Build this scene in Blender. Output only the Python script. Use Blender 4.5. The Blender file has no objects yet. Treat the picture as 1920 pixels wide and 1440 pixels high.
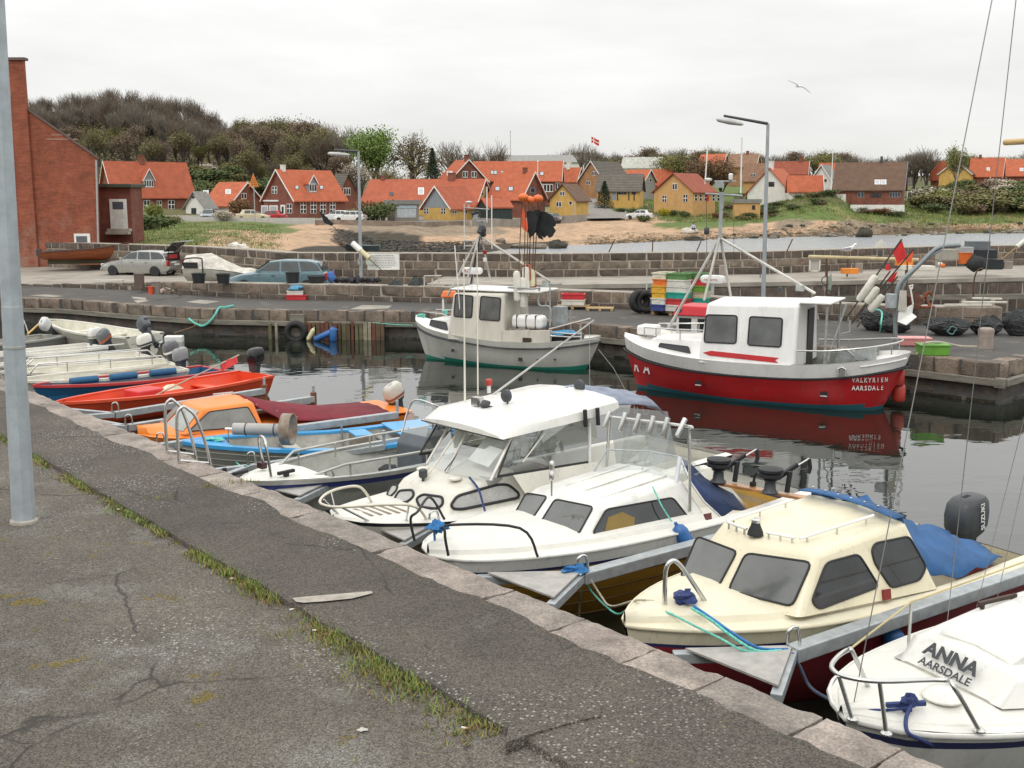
import bpy,bmesh,math,random
from mathutils import Vector,Matrix
random.seed(7)
sc=bpy.context.scene
# ---------------------------------------------------------------- camera, sky, sun, exposure
F,YH,EYE=2050.0,370.0,5.0
PITCH=math.atan((720-YH)/F);CP,SP=math.cos(PITCH),math.sin(PITCH)
cam=bpy.data.objects.new('camera',bpy.data.cameras.new('camera'))
sc.collection.objects.link(cam);sc.camera=cam
cam.location=(0,0,EYE);cam.rotation_euler=(math.pi/2-PITCH,0,0)
cam.data.sensor_width=36;cam.data.lens=36*F/1920
cam.data.clip_start=0.1;cam.data.clip_end=5000
w=bpy.data.worlds.new('World');sc.world=w;w.use_nodes=True
SUN_EL,SUN_AZ=52,205
def build_world():
 n=w.node_tree.nodes;l=w.node_tree.links;n.clear()
 out=n.new('ShaderNodeOutputWorld');bg=n.new('ShaderNodeBackground')
 sky=n.new('ShaderNodeTexSky');sky.sky_type='NISHITA';sky.sun_disc=False
 sky.sun_elevation=math.radians(SUN_EL);sky.sun_rotation=math.radians(SUN_AZ)
 tc=n.new('ShaderNodeTexCoord');sep=n.new('ShaderNodeSeparateXYZ')
 l.new(tc.outputs['Generated'],sep.inputs[0])
 grad=n.new('ShaderNodeMapRange');grad.inputs['From Min'].default_value=0.0;grad.inputs['From Max'].default_value=0.55
 grad.inputs['To Min'].default_value=0.83;grad.inputs['To Max'].default_value=1.62
 l.new(sep.outputs['Z'],grad.inputs['Value'])
 mp=n.new('ShaderNodeMapping');mp.inputs['Scale'].default_value=(1.3,1.3,6.0)
 l.new(tc.outputs['Generated'],mp.inputs[0])
 nz=n.new('ShaderNodeTexNoise');nz.inputs['Scale'].default_value=2.2;nz.inputs['Detail'].default_value=6;nz.inputs['Roughness'].default_value=0.55
 l.new(mp.outputs[0],nz.inputs['Vector'])
 cr=n.new('ShaderNodeMapRange');cr.inputs['From Min'].default_value=0.3;cr.inputs['From Max'].default_value=0.7
 cr.inputs['To Min'].default_value=0.88;cr.inputs['To Max'].default_value=1.10
 l.new(nz.outputs['Fac'],cr.inputs['Value'])
 mul=n.new('ShaderNodeMath');mul.operation='MULTIPLY'
 l.new(grad.outputs[0],mul.inputs[0]);l.new(cr.outputs[0],mul.inputs[1])
 cloud=n.new('ShaderNodeMix');cloud.data_type='RGBA';cloud.blend_type='MULTIPLY';cloud.inputs['Factor'].default_value=1
 cloud.inputs['A'].default_value=(1.0,0.995,0.975,1)
 l.new(mul.outputs[0],cloud.inputs['B'])
 sk=n.new('ShaderNodeMix');sk.data_type='RGBA';sk.blend_type='MULTIPLY';sk.inputs['Factor'].default_value=1
 sk.inputs['B'].default_value=(0.1,0.1,0.1,1);l.new(sky.outputs[0],sk.inputs['A'])
 mix=n.new('ShaderNodeMix');mix.data_type='RGBA';mix.inputs['Factor'].default_value=0.94
 l.new(sk.outputs['Result'],mix.inputs['A']);l.new(cloud.outputs['Result'],mix.inputs['B'])
 l.new(mix.outputs['Result'],bg.inputs['Color']);bg.inputs['Strength'].default_value=1.0
 l.new(bg.outputs[0],out.inputs[0])
build_world()
sun=bpy.data.objects.new('sun',bpy.data.lights.new('sun','SUN'));sc.collection.objects.link(sun)
sun.data.energy=0.75;sun.data.angle=math.radians(14);sun.data.color=(1.0,0.96,0.9)
_a,_e=math.radians(SUN_AZ),math.radians(SUN_EL)
sun.rotation_euler=Vector((-math.sin(_a)*math.cos(_e),-math.cos(_a)*math.cos(_e),-math.sin(_e))).to_track_quat('-Z','Y').to_euler()
sc.view_settings.view_transform='Standard';sc.view_settings.look='None'
sc.view_settings.exposure=0.0;sc.view_settings.gamma=1.0
sc.render.engine='CYCLES';sc.cycles.max_bounces=8;sc.cycles.transparent_max_bounces=16;sc.cycles.use_denoising=True
sc.cycles.caustics_reflective=False;sc.cycles.caustics_refractive=False
# ---------------------------------------------------------------- photo pixel -> place
def ray(x,y):
 u,v=x-960,720-y
 return Vector((u,v*SP+F*CP,v*CP-F*SP))
def P(x,y,z):
 d=ray(x,y);t=(z-EYE)/d.z;return Vector((d.x*t,d.y*t,z))
def PY(x,y,Y):
 d=ray(x,y);t=Y/d.y;return Vector((d.x*t,Y,EYE+d.z*t))
 # ---------------------------------------------------------------- materials
MATS={}
def mat(name,col,rough=.6,metal=0.,var=.12,vs=3.,bump=0.,bs=50.,spec=.5,col2=None,lo=.35,hi=.65,st=(1,1,1),spk=None,ior=None,coat=0.,trans=0.,alpha=1.):
 if name in MATS:return MATS[name]
 m=bpy.data.materials.new(name);m.use_nodes=True;MATS[name]=m
 n=m.node_tree.nodes;l=m.node_tree.links;b=n['Principled BSDF']
 tc=n.new('ShaderNodeTexCoord');mp=n.new('ShaderNodeMapping');mp.inputs['Scale'].default_value=st
 l.new(tc.outputs['Object'],mp.inputs[0])
 nz=n.new('ShaderNodeTexNoise');nz.inputs['Scale'].default_value=vs;nz.inputs['Detail'].default_value=7;nz.inputs['Roughness'].default_value=.6
 l.new(mp.outputs[0],nz.inputs['Vector'])
 mr=n.new('ShaderNodeMapRange');mr.inputs['From Min'].default_value=lo;mr.inputs['From Max'].default_value=hi
 l.new(nz.outputs['Fac'],mr.inputs['Value'])
 mx=n.new('ShaderNodeMix');mx.data_type='RGBA';l.new(mr.outputs[0],mx.inputs['Factor'])
 a=[c*(1-var)for c in col];c2=col2 or[min(1,c*(1+var))for c in col]
 if col2:a=col
 mx.inputs['A'].default_value=(*a,1);mx.inputs['B'].default_value=(*c2,1)
 res=mx.outputs['Result']
 if spk:
  for(sc_,ss,th,wd)in(spk if isinstance(spk,list)else[spk]):
   s=n.new('ShaderNodeTexNoise');s.inputs['Scale'].default_value=ss;s.inputs['Detail'].default_value=5;s.inputs['Roughness'].default_value=.65
   l.new(mp.outputs[0],s.inputs['Vector'])
   r=n.new('ShaderNodeMapRange');r.inputs['From Min'].default_value=th;r.inputs['From Max'].default_value=th+wd
   l.new(s.outputs['Fac'],r.inputs['Value'])
   x=n.new('ShaderNodeMix');x.data_type='RGBA';l.new(r.outputs[0],x.inputs['Factor'])
   l.new(res,x.inputs['A']);x.inputs['B'].default_value=(*sc_,1);res=x.outputs['Result']
 l.new(res,b.inputs['Base Color'])
 b.inputs['Roughness'].default_value=rough;b.inputs['Metallic'].default_value=metal
 b.inputs['Specular IOR Level'].default_value=spec
 if ior:b.inputs['IOR'].default_value=ior
 if coat:b.inputs['Coat Weight'].default_value=coat;b.inputs['Coat Roughness'].default_value=.08
 if bump:
  bn=n.new('ShaderNodeTexNoise');bn.inputs['Scale'].default_value=bs;bn.inputs['Detail'].default_value=4
  l.new(mp.outputs[0],bn.inputs['Vector'])
  bp=n.new('ShaderNodeBump');bp.inputs['Strength'].default_value=min(1,bump);bp.inputs['Distance'].default_value=.02
  l.new(bn.outputs['Fac'],bp.inputs['Height']);l.new(bp.outputs[0],b.inputs['Normal'])
 return m
def paint(name,col,rough=.35,dirt=.18,**k):
 """boat paint / gelcoat: faint grime in streaks"""
 d=[c*.55+.05 for c in col]
 k.setdefault('vs',2.0)
 return mat(name,col,rough,var=.06,spk=[(d,4.5,.57,dirt*1.3),([c*.72 for c in col],26.,.60,.12),([c*.6+.03 for c in col],1.6,.60,.3)],st=(1,1,.4),**k)
def glass(name,tint,fac=.35,rough=.03):
 """clear pane: you look through it and it mirrors the sky at its own angle"""
 if name in MATS:return MATS[name]
 m=bpy.data.materials.new(name);m.use_nodes=True;MATS[name]=m
 n=m.node_tree.nodes;l=m.node_tree.links;n.clear()
 o=n.new('ShaderNodeOutputMaterial');tr=n.new('ShaderNodeBsdfTransparent');tr.inputs[0].default_value=(*tint,1)
 pr=n.new('ShaderNodeBsdfPrincipled');pr.inputs['Base Color'].default_value=(.5,.52,.5,1);pr.inputs['Roughness'].default_value=rough
 lw=n.new('ShaderNodeLayerWeight');lw.inputs[0].default_value=fac
 ad=n.new('ShaderNodeMath');ad.operation='ADD';ad.inputs[1].default_value=fac*.25;ad.use_clamp=True
 l.new(lw.outputs['Facing'],ad.inputs[0])
 gl=n.new('ShaderNodeBsdfGlossy');gl.inputs['Color'].default_value=(.85,.87,.87,1);gl.inputs['Roughness'].default_value=rough
 mx=n.new('ShaderNodeMixShader');l.new(ad.outputs[0],mx.inputs[0]);l.new(tr.outputs[0],mx.inputs[1]);l.new(gl.outputs[0],mx.inputs[2])
 l.new(mx.outputs[0],o.inputs[0]);n.remove(pr)
 return m
STEEL=mat('stainless steel',(.62,.62,.60),.25,.9,.08)
GALV=mat('galvanised steel',(.42,.45,.46),.5,.45,.14,9.,bump=.1,bs=80)
GALVD=mat('weathered galvanised',(.36,.38,.37),.6,.3,.22,5.)
BLACK=mat('black rubber',(.018,.018,.02),.6,0,.2)
DKGREY=mat('dark grey plastic',(.05,.055,.06),.45,0,.2)
WGEL=paint('white gelcoat',(.74,.735,.69),.28)
WGEL2=paint('aged white gelcoat',(.70,.68,.60),.4,.3)
CREAMM=paint('cream gelcoat',(.74,.68,.50),.32,.22)
WDECK=mat('white deck',(.72,.71,.65),.5,0,.05,6.,bump=.15,bs=180,spk=((.5,.46,.36),7.,.66,.2))
CREAMD=mat('cream deck',(.74,.69,.53),.5,0,.05,5.,bump=.12,bs=160,spk=((.52,.44,.27),6.,.64,.22))
WINGREY=mat('tinted window',(.10,.105,.10),.05,0,.25,2.,ior=1.75)
WINDARK=mat('dark window',(.03,.032,.035),.06,0,.3,2.,ior=1.6)
CLEAR=glass('clear glass',(.90,.92,.91),.25)
SMOKE=glass('smoky glass',(.55,.57,.55),.35)
WHITEP=mat('white paint',(.78,.78,.75),.5,0,.06)
ROPEB=mat('blue rope',(.03,.17,.42),.8,0,.35,40.)
ROPEN=mat('navy rope',(.03,.05,.16),.8,0,.3,40.)
ROPEG=mat('turquoise rope',(.16,.55,.45),.8,0,.3,40.)
ROPEW=mat('natural rope',(.45,.42,.33),.85,0,.3,40.)
WIRE=mat('rigging wire',(.28,.27,.25),.45,.6,.1)
WOODG=mat('grey weathered timber',(.20,.185,.15),.85,0,.3,3.,bump=.5,bs=20,st=(.4,.4,3))
WOODB=mat('brown timber',(.20,.075,.035),.7,0,.3,4.,bump=.3,bs=25)
VARN=mat('varnished wood',(.42,.20,.07),.35,0,.25,5.,coat=.4)
RUST=mat('rusty iron',(.10,.055,.035),.85,0,.35,8.)
BUOYB=mat('blue fender',(.03,.13,.36),.4,0,.15)
BUOYR=mat('red fender',(.42,.05,.035),.45,0,.2)
BUOYO=mat('orange float',(.75,.16,.03),.45,0,.12)
NETB=mat('black net',(.035,.038,.038),.9,0,.5,30.,bump=.8,bs=60)
FLAGR=mat('red flag',(.62,.03,.03),.75,0,.2)
FLAGO=mat('orange flag',(.80,.13,.05),.75,0,.2)
FLAGB=mat('black flag',(.018,.02,.022),.85,0,.4)
# ---------------------------------------------------------------- mesh helpers
COL=sc.collection
def tag(o,label=None,cat=None,group=None,kind=None):
 if label:o['label']=label
 if cat:o['category']=cat
 if group:o['group']=group
 if kind:o['kind']=kind
 return o
def thing(name,label,cat,loc=(0,0,0),rz=0.,group=None):
 o=bpy.data.objects.new(name,None);COL.objects.link(o);o.empty_display_size=.2
 o.location=loc;o.rotation_euler=(0,0,rz)
 return tag(o,label,cat,group)
def V(*a):return Vector(a)
class MB:
 def __init__(s):s.v=[];s.f=[];s.m=[]
 def add(s,vs,fs,mi=0):
  k=len(s.v);s.v+=[tuple(p)for p in vs]
  for f in fs:s.f.append(tuple(i+k for i in f));s.m.append(mi)
  return s
 def box(s,c,d,rz=0.,mi=0,taper=1.,M=None):
  h=[x/2 for x in d];R=Matrix.Rotation(rz,3,'Z')
  vs=[]
  for k in(-1,1):
   t=taper if k>0 else 1
   for a,b in((-1,-1),(1,-1),(1,1),(-1,1)):
    q=V(a*h[0]*t,b*h[1]*t,k*h[2]);q=(M@q)if M else(R@q)
    vs.append(q+V(*c))
  return s.add(vs,[(3,2,1,0),(4,5,6,7),(0,1,5,4),(1,2,6,5),(2,3,7,6),(3,0,4,7)],mi)
 def bar(s,a,b,wd,ht,mi=0):
  """box beam from a to b (top along the line's centre)"""
  a,b=V(*a),V(*b);d=(b-a);L=d.length;d.normalize()
  up=V(0,0,1)if abs(d.z)<.95 else V(1,0,0)
  x=d;y=up.cross(d).normalized();z=x.cross(y)
  M=Matrix((x,y,z)).transposed()
  return s.box((a+b)/2,(L,wd,ht),mi=mi,M=M)
 def tube(s,pts,r,n=6,mi=0,closed=False):
  pts=[V(*p)for p in pts];N=len(pts)
  rs=r if isinstance(r,(list,tuple))else[r]*N
  rings=[];prev=None
  for i,p in enumerate(pts):
   if closed:d=pts[(i+1)%N]-pts[i-1]
   else:d=pts[min(i+1,N-1)]-pts[max(i-1,0)]
   if d.length<1e-9:d=V(0,0,1)
   d.normalize()
   if prev is None:
    a=V(0,0,1)if abs(d.z)<.9 else V(1,0,0)
    x=d.cross(a).normalized()
   else:
    x=prev-d*prev.dot(d)
    x=x.normalized()if x.length>1e-6 else d.orthogonal().normalized()
   prev=x;y=d.cross(x)
   rings.append([p+(x*math.cos(2*math.pi*k/n)+y*math.sin(2*math.pi*k/n))*rs[i]for k in range(n)])
  vs=[q for R in rings for q in R];fs=[]
  M=N if closed else N-1
  for i in range(M):
   j=(i+1)%N
   for k in range(n):
    k2=(k+1)%n;fs.append((i*n+k,i*n+k2,j*n+k2,j*n+k))
  if not closed:fs+=[tuple(reversed(range(n))),tuple((N-1)*n+k for k in range(n))]
  return s.add(vs,fs,mi)
 def lathe(s,prof,c=(0,0,0),n=12,mi=0,M=None):
  vs=[];c=V(*c)
  for r,z in prof:
   for k in range(n):
    a=2*math.pi*k/n;q=V(r*math.cos(a),r*math.sin(a),z)
    vs.append((M@q if M else q)+c)
  fs=[]
  for i in range(len(prof)-1):
   for k in range(n):
    k2=(k+1)%n;fs.append((i*n+k,i*n+k2,(i+1)*n+k2,(i+1)*n+k))
  fs+=[tuple(reversed(range(n))),tuple((len(prof)-1)*n+k for k in range(n))]
  return s.add(vs,fs,mi)
 def loft(s,rings,closed=True,caps=(True,True),mi=0,mf=None):
  n=len(rings[0]);vs=[q for R in rings for q in R];k0=len(s.v);s.v+=[tuple(q)for q in vs]
  for i in range(len(rings)-1):
   for k in range(n if closed else n-1):
    k2=(k+1)%n
    s.f.append((k0+i*n+k,k0+i*n+k2,k0+(i+1)*n+k2,k0+(i+1)*n+k))
    s.m.append(mf(i,k)if mf else mi)
  if caps[0]:s.f.append(tuple(k0+q for q in reversed(range(n))));s.m.append(mi)
  if caps[1]:s.f.append(tuple(k0+(len(rings)-1)*n+q for q in range(n)));s.m.append(mi)
  return s
 def poly(s,pts,mi=0):return s.add(pts,[tuple(range(len(pts)))],mi)
 def prism(s,pts,d,mi=0):
  n=len(pts);d=V(*d);pts=[V(*p)for p in pts]
  vs=pts+[p+d for p in pts]
  return s.add(vs,[tuple(reversed(range(n))),tuple(range(n,2*n))]+[(k,(k+1)%n,n+(k+1)%n,n+k)for k in range(n)],mi)
 def blob(s,c,r,seed=0,n=10,m=7,rough=.15,mi=0):
  rnd=random.Random(seed);vs=[];c=V(*c);ph=[rnd.uniform(0,6.3)for _ in range(6)]
  for i in range(m+1):
   th=math.pi*i/m
   for k in range(n):
    a=2*math.pi*k/n
    q=1+rough*(math.sin(3*a+ph[0]+2*th)*.5+math.sin(2*th*2+ph[1]+a)*.5+rnd.uniform(-.5,.5))
    vs.append(c+V(r[0]*math.sin(th)*math.cos(a)*q,r[1]*math.sin(th)*math.sin(a)*q,r[2]*math.cos(th)*q))
  fs=[]
  for i in range(m):
   for k in range(n):
    k2=(k+1)%n;fs.append((i*n+k,(i+1)*n+k,(i+1)*n+k2,i*n+k2))
  return s.add(vs,fs,mi)
 def mesh(s,name,mats,smooth=None):
  me=bpy.data.meshes.new(name);me.from_pydata(s.v,[],s.f)
  for m in(mats if isinstance(mats,(list,tuple))else[mats]):me.materials.append(m)
  me.polygons.foreach_set('material_index',s.m)
  me.update()
  if smooth is not None:
   me.polygons.foreach_set('use_smooth',[True]*len(s.f));me.set_sharp_from_angle(angle=math.radians(smooth))
  return me
 def build(s,name,mats,parent=None,smooth=None,bevel=0.,seg=2,solid=0.):
  o=bpy.data.objects.new(name,s.mesh(name,mats,smooth));COL.objects.link(o)
  if parent:o.parent=parent
  if solid:
   md=o.modifiers.new('solid','SOLIDIFY');md.thickness=solid;md.offset=0
  if bevel:
   md=o.modifiers.new('bevel','BEVEL');md.width=bevel;md.segments=seg;md.limit_method='ANGLE';md.angle_limit=math.radians(25)
   md.harden_normals=False
  return o
def inst(me,name,loc=(0,0,0),rot=(0,0,0),scale=(1,1,1),parent=None):
 o=bpy.data.objects.new(name,me);COL.objects.link(o);o.location=loc;o.rotation_euler=rot;o.scale=scale
 if parent:o.parent=parent
 return o
def copy_tree(o,parent=None):
 c=o.copy();COL.objects.link(c);c.parent=parent
 for ch in list(o.children):copy_tree(ch,c)
 return c
def crom(kn,x):
 """smooth interpolation through (x, y) knots"""
 if x<=kn[0][0]:return kn[0][1]
 if x>=kn[-1][0]:return kn[-1][1]
 for i in range(len(kn)-1):
  if x<=kn[i+1][0]:
   x0,y0=kn[i];x1,y1=kn[i+1];t=(x-x0)/(x1-x0)
   def sl(j):
    if j<=0:return(kn[1][1]-kn[0][1])/(kn[1][0]-kn[0][0])
    if j>=len(kn)-1:return(kn[-1][1]-kn[-2][1])/(kn[-1][0]-kn[-2][0])
    return(kn[j+1][1]-kn[j-1][1])/(kn[j+1][0]-kn[j-1][0])
   h=x1-x0;m0,m1=sl(i)*h,sl(i+1)*h
   return(2*t**3-3*t*t+1)*y0+(t**3-2*t*t+t)*m0+(-2*t**3+3*t*t)*y1+(t**3-t*t)*m1
def lin(kn,x):
 if x<=kn[0][0]:return kn[0][1]
 for(x0,y0),(x1,y1)in zip(kn,kn[1:]):
  if x<=x1:return y0+(y1-y0)*(x-x0)/(x1-x0)
 return kn[-1][1]
def smooth_path(pts,n=6):
 pts=[V(*p)for p in pts]
 out=[]
 for i in range(len(pts)-1):
  p0=pts[max(i-1,0)];p1=pts[i];p2=pts[i+1];p3=pts[min(i+2,len(pts)-1)]
  for k in range(n):
   t=k/n
   out.append(.5*((2*p1)+(p2-p0)*t+(2*p0-5*p1+4*p2-p3)*t*t+(3*p1-p0-3*p2+p3)*t**3))
 return out+[pts[-1]]
def sag(a,b,drop,n=10):
 a,b=V(*a),V(*b)
 return[a.lerp(b,k/n)-V(0,0,drop*4*(k/n)*(1-k/n))for k in range(n+1)]
def round_poly(pts,r,seg=3):
 pts=[V(*p)for p in pts];out=[];n=len(pts)
 for i in range(n):
  p=pts[i];a=pts[i-1]-p;b=pts[(i+1)%n]-p
  q=min(r,a.length*.45,b.length*.45)
  A=p+a.normalized()*q;B=p+b.normalized()*q
  for k in range(seg+1):
   t=k/seg;out.append((1-t)**2*A+2*t*(1-t)*p+t*t*B)
 return out
def text(s,loc,right,up,size,m,parent=None,name='lettering',sx=1.,off=0.,shear=0.,align='CENTER'):
 cu=bpy.data.curves.new(name,'FONT');cu.body=s;cu.size=size;cu.align_x=align;cu.align_y='CENTER';cu.offset=off;cu.shear=shear
 cu.resolution_u=3;cu.materials.append(m)
 t_=bpy.data.objects.new(name,cu);COL.objects.link(t_);me=bpy.data.meshes.new_from_object(t_);bpy.data.objects.remove(t_)
 o=bpy.data.objects.new(name,me);COL.objects.link(o)
 x=V(*right).normalized();y=V(*up);y=(y-x*y.dot(x)).normalized();z=x.cross(y)
 M=Matrix((x*sx,y,z)).transposed().to_4x4();M.translation=V(*loc);o.matrix_local=M
 if parent:o.parent=parent;o.matrix_local=M
 return o
 # ================================================================= SETTING
from mathutils.bvhtree import BVHTree
from mathutils import noise as mnoise
def water_mat(name,bs,strength,base,st=(1,1,1),rough=.02):
 m=bpy.data.materials.new(name);m.use_nodes=True
 n=m.node_tree.nodes;l=m.node_tree.links;b=n['Principled BSDF']
 b.inputs['Base Color'].default_value=(*base,1);b.inputs['Roughness'].default_value=rough;b.inputs['IOR'].default_value=1.75
 tc=n.new('ShaderNodeTexCoord');mp=n.new('ShaderNodeMapping');mp.inputs['Scale'].default_value=st
 l.new(tc.outputs['Object'],mp.inputs[0])
 h=None
 for s,a,w_ in((bs,1.,.3),(bs*2.7,.30,.5),(bs*7,.025,0)):
  z=n.new('ShaderNodeTexNoise');z.inputs['Scale'].default_value=s;z.inputs['Detail'].default_value=2;z.inputs['Distortion'].default_value=w_
  l.new(mp.outputs[0],z.inputs['Vector'])
  k=n.new('ShaderNodeMath');k.operation='MULTIPLY';k.inputs[1].default_value=a;l.new(z.outputs['Fac'],k.inputs[0])
  if h is None:h=k
  else:
   ad=n.new('ShaderNodeMath');ad.operation='ADD';l.new(h.outputs[0],ad.inputs[0]);l.new(k.outputs[0],ad.inputs[1]);h=ad
 bp=n.new('ShaderNodeBump');bp.inputs['Strength'].default_value=1.0;bp.inputs['Distance'].default_value=strength
 l.new(h.outputs[0],bp.inputs['Height']);l.new(bp.outputs[0],b.inputs['Normal'])
 return m
HW=water_mat('harbour water',.8,.009,(.012,.016,.012),(.7,1.4,1),.015)
SW=water_mat('sea water',1.2,.22,(.24,.265,.28),(.6,1.6,1),.22)
tag(MB().poly([(-70,-12,0),(60,-12,0),(60,50,0),(-70,50,0)]).build('harbour_water',HW),kind='structure')
tag(MB().poly([(-900,50,-.004),(900,50,-.004),(1500,900,-.004),(-1500,900,-.004)]).build('sea_water',SW),kind='structure')
tag(MB().poly([(-3500,-3500,-2.5),(3500,-3500,-2.5),(3500,3500,-2.5),(-3500,3500,-2.5)]).build('seabed_ground',mat('seabed',(.06,.055,.04),.9)),kind='structure')
# ---- stones
def stone_mat(name,a,b,c,rough=.85,bump=.6):
 m=bpy.data.materials.new(name);m.use_nodes=True;MATS[name]=m
 n=m.node_tree.nodes;l=m.node_tree.links;p=n['Principled BSDF'];p.inputs['Roughness'].default_value=rough
 oi=n.new('ShaderNodeObjectInfo');cr=n.new('ShaderNodeValToRGB')
 cr.color_ramp.elements[0].color=(*a,1);cr.color_ramp.elements[1].color=(*b,1)
 e=cr.color_ramp.elements.new(.5);e.color=(*c,1)
 l.new(oi.outputs['Random'],cr.inputs[0])
 geo=n.new('ShaderNodeNewGeometry')
 nz=n.new('ShaderNodeTexNoise');nz.inputs['Scale'].default_value=3.;nz.inputs['Detail'].default_value=8;nz.inputs['Roughness'].default_value=.7
 l.new(geo.outputs['Position'],nz.inputs['Vector'])
 mr=n.new('ShaderNodeMapRange');mr.inputs['From Min'].default_value=.3;mr.inputs['From Max'].default_value=.7;mr.inputs['To Min'].default_value=.5;mr.inputs['To Max'].default_value=1.45
 l.new(nz.outputs['Fac'],mr.inputs['Value'])
 mx=n.new('ShaderNodeMix');mx.data_type='RGBA';mx.blend_type='MULTIPLY';mx.inputs['Factor'].default_value=1
 l.new(cr.outputs[0],mx.inputs['A']);l.new(mr.outputs[0],mx.inputs['B'])
 n2=n.new('ShaderNodeTexNoise');n2.inputs['Scale'].default_value=55;n2.inputs['Detail'].default_value=3;l.new(geo.outputs['Position'],n2.inputs['Vector'])
 m2=n.new('ShaderNodeMapRange');m2.inputs['From Min'].default_value=.3;m2.inputs['From Max'].default_value=.7;m2.inputs['To Min'].default_value=.7;m2.inputs['To Max'].default_value=1.3
 l.new(n2.outputs['Fac'],m2.inputs['Value'])
 x2=n.new('ShaderNodeMix');x2.data_type='RGBA';x2.blend_type='MULTIPLY';x2.inputs['Factor'].default_value=1
 l.new(mx.outputs['Result'],x2.inputs['A']);l.new(m2.outputs[0],x2.inputs['B']);l.new(x2.outputs['Result'],p.inputs['Base Color'])
 bn=n.new('ShaderNodeTexNoise');bn.inputs['Scale'].default_value=14;bn.inputs['Detail'].default_value=6;l.new(geo.outputs['Position'],bn.inputs['Vector'])
 bp=n.new('ShaderNodeBump');bp.inputs['Strength'].default_value=bump;bp.inputs['Distance'].default_value=.04
 l.new(bn.outputs['Fac'],bp.inputs['Height']);l.new(bp.outputs[0],p.inputs['Normal'])
 return m
GRANITE=stone_mat('granite blocks',(.19,.14,.105),(.11,.088,.07),(.225,.18,.14))
GRANPALE=stone_mat('pale granite coping',(.275,.23,.20),(.215,.19,.165),(.31,.265,.23),bump=1.)
GRANDARK=stone_mat('dark stained granite',(.105,.082,.066),(.07,.058,.046),(.135,.105,.085))
GRANWET=stone_mat('wet algae granite',(.028,.026,.016),(.02,.019,.013),(.04,.034,.022),.35)
CONC=mat('concrete',(.33,.30,.255),.9,0,.18,.8,bump=.4,bs=30,spk=((.2,.18,.15),1.3,.55,.2))
MORTAR=mat('pale mortar',(.34,.30,.24),.95,0,.2,4.)
def stone_proto(k):
 r=random.Random(100+k);mb=MB()
 b=.06
 def j(s=.03):return r.uniform(-s,s)
 front=[(-.5+b,-.5,-.5+b),(0,-.5,-.5+b*.6),(.5-b,-.5,-.5+b),(.5-b,-.5,.5-b),(0,-.5,.5-b*.6),(-.5+b,-.5,.5-b)]
 rim=[(-.5,-.42,-.5),(0,-.42,-.5),(.5,-.42,-.5),(.5,-.42,.5),(0,-.42,.5),(-.5,-.42,.5)]
 front=[(x+j(),y+j(.05),z+j(.05))for x,y,z in front];rim=[(x+j(.012),y,z+j(.02))for x,y,z in rim]
 back=[(x,.5,z)for x,y,z in rim]
 c=(j(.1),-.56,j(.1))
 mb.add(front+rim+back+[c],[(i,(i+1)%6,18)for i in range(6)]+[(6+i,6+(i+1)%6,(i+1)%6,i)for i in range(6)]+[(12+i,12+(i+1)%6,6+(i+1)%6,6+i)for i in range(6)])
 return mb
_SP={}
def coping_proto(k):
 r=random.Random(300+k);nx,ny=11,6;mb=MB();o=V(k*7.3,2,1)
 def top(i,j):
  x,y=-.5+i/nx,-.5+j/ny;e=min(i,nx-i,j,ny-j)
  d=mnoise.noise(o+V(x*3,y*3,0))*.05+mnoise.noise(o+V(x*9,y*7,4))*.035
  return(x+(.012*mnoise.noise(o+V(0,y*6,9))if i in(0,nx)else 0),y+(.05*mnoise.noise(o+V(x*5,0,3))if j==0 else 0),.5+d-(.07 if e==0 else.0))
 T=[top(i,j)for i in range(nx+1)for j in range(ny+1)];n=ny+1
 mb.add(T,[(i*n+j,(i+1)*n+j,(i+1)*n+j+1,i*n+j+1)for i in range(nx)for j in range(ny)])
 rim=[(i,0)for i in range(nx+1)]+[(nx,j)for j in range(1,ny+1)]+[(i,ny)for i in range(nx-1,-1,-1)]+[(0,j)for j in range(ny-1,0,-1)]
 R=[T[i*n+j]for i,j in rim];m=len(R)
 mb.add(R+[(x,y,-.5)for x,y,z in R],[(q_,(q_+1)%m,m+(q_+1)%m,m+q_)for q_ in range(m)])
 return mb
def stone_mesh(k,m):
 if(k,m.name)not in _SP:_SP[(k,m.name)]=(coping_proto if m.name=='pale granite coping' else stone_proto)(k).mesh('stone',m,40)
 return _SP[(k,m.name)]
def stones(parent,line,z0,z1,avg,depth,m,seed,gap=.018,proud=.03,name='stone',out=-1,zf=None):
 """one course of blocks along a plan polyline; their faces look to the right of travel * out"""
 r=random.Random(seed);line=[V(p[0],p[1],0)for p in line];cnt=0
 seglen=[(b-a).length for a,b in zip(line,line[1:])];total=sum(seglen)
 def at(s):
  for a,b,L in zip(line,line[1:],seglen):
   if s<=L:return a+(b-a)*(s/L),(b-a).normalized()
   s-=L
  return line[-1].copy(),(line[-1]-line[-2]).normalized()
 s=0.
 while s<total-.15:
  L=min(avg*r.choice((r.uniform(.45,.8),r.uniform(.8,1.2),r.uniform(1.1,1.85))),total-s)
  if total-s-L<avg*.4:L=total-s
  mid,d=at(s+L/2)
  nrm=V(d.y,-d.x,0)
  c=mid-nrm*(depth/2-r.uniform(0,proud))
  za,zb=(z0,z1)if zf is None else(z0,zf(s+L/2))
  if zb-za>.08:
   inst(stone_mesh(r.randrange(7),m),name,(c.x,c.y,(za+zb)/2),(0,0,math.atan2(d.y,d.x)),(L-gap,depth,zb-za-gap),parent);cnt+=1
  s+=L
 return cnt
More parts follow.
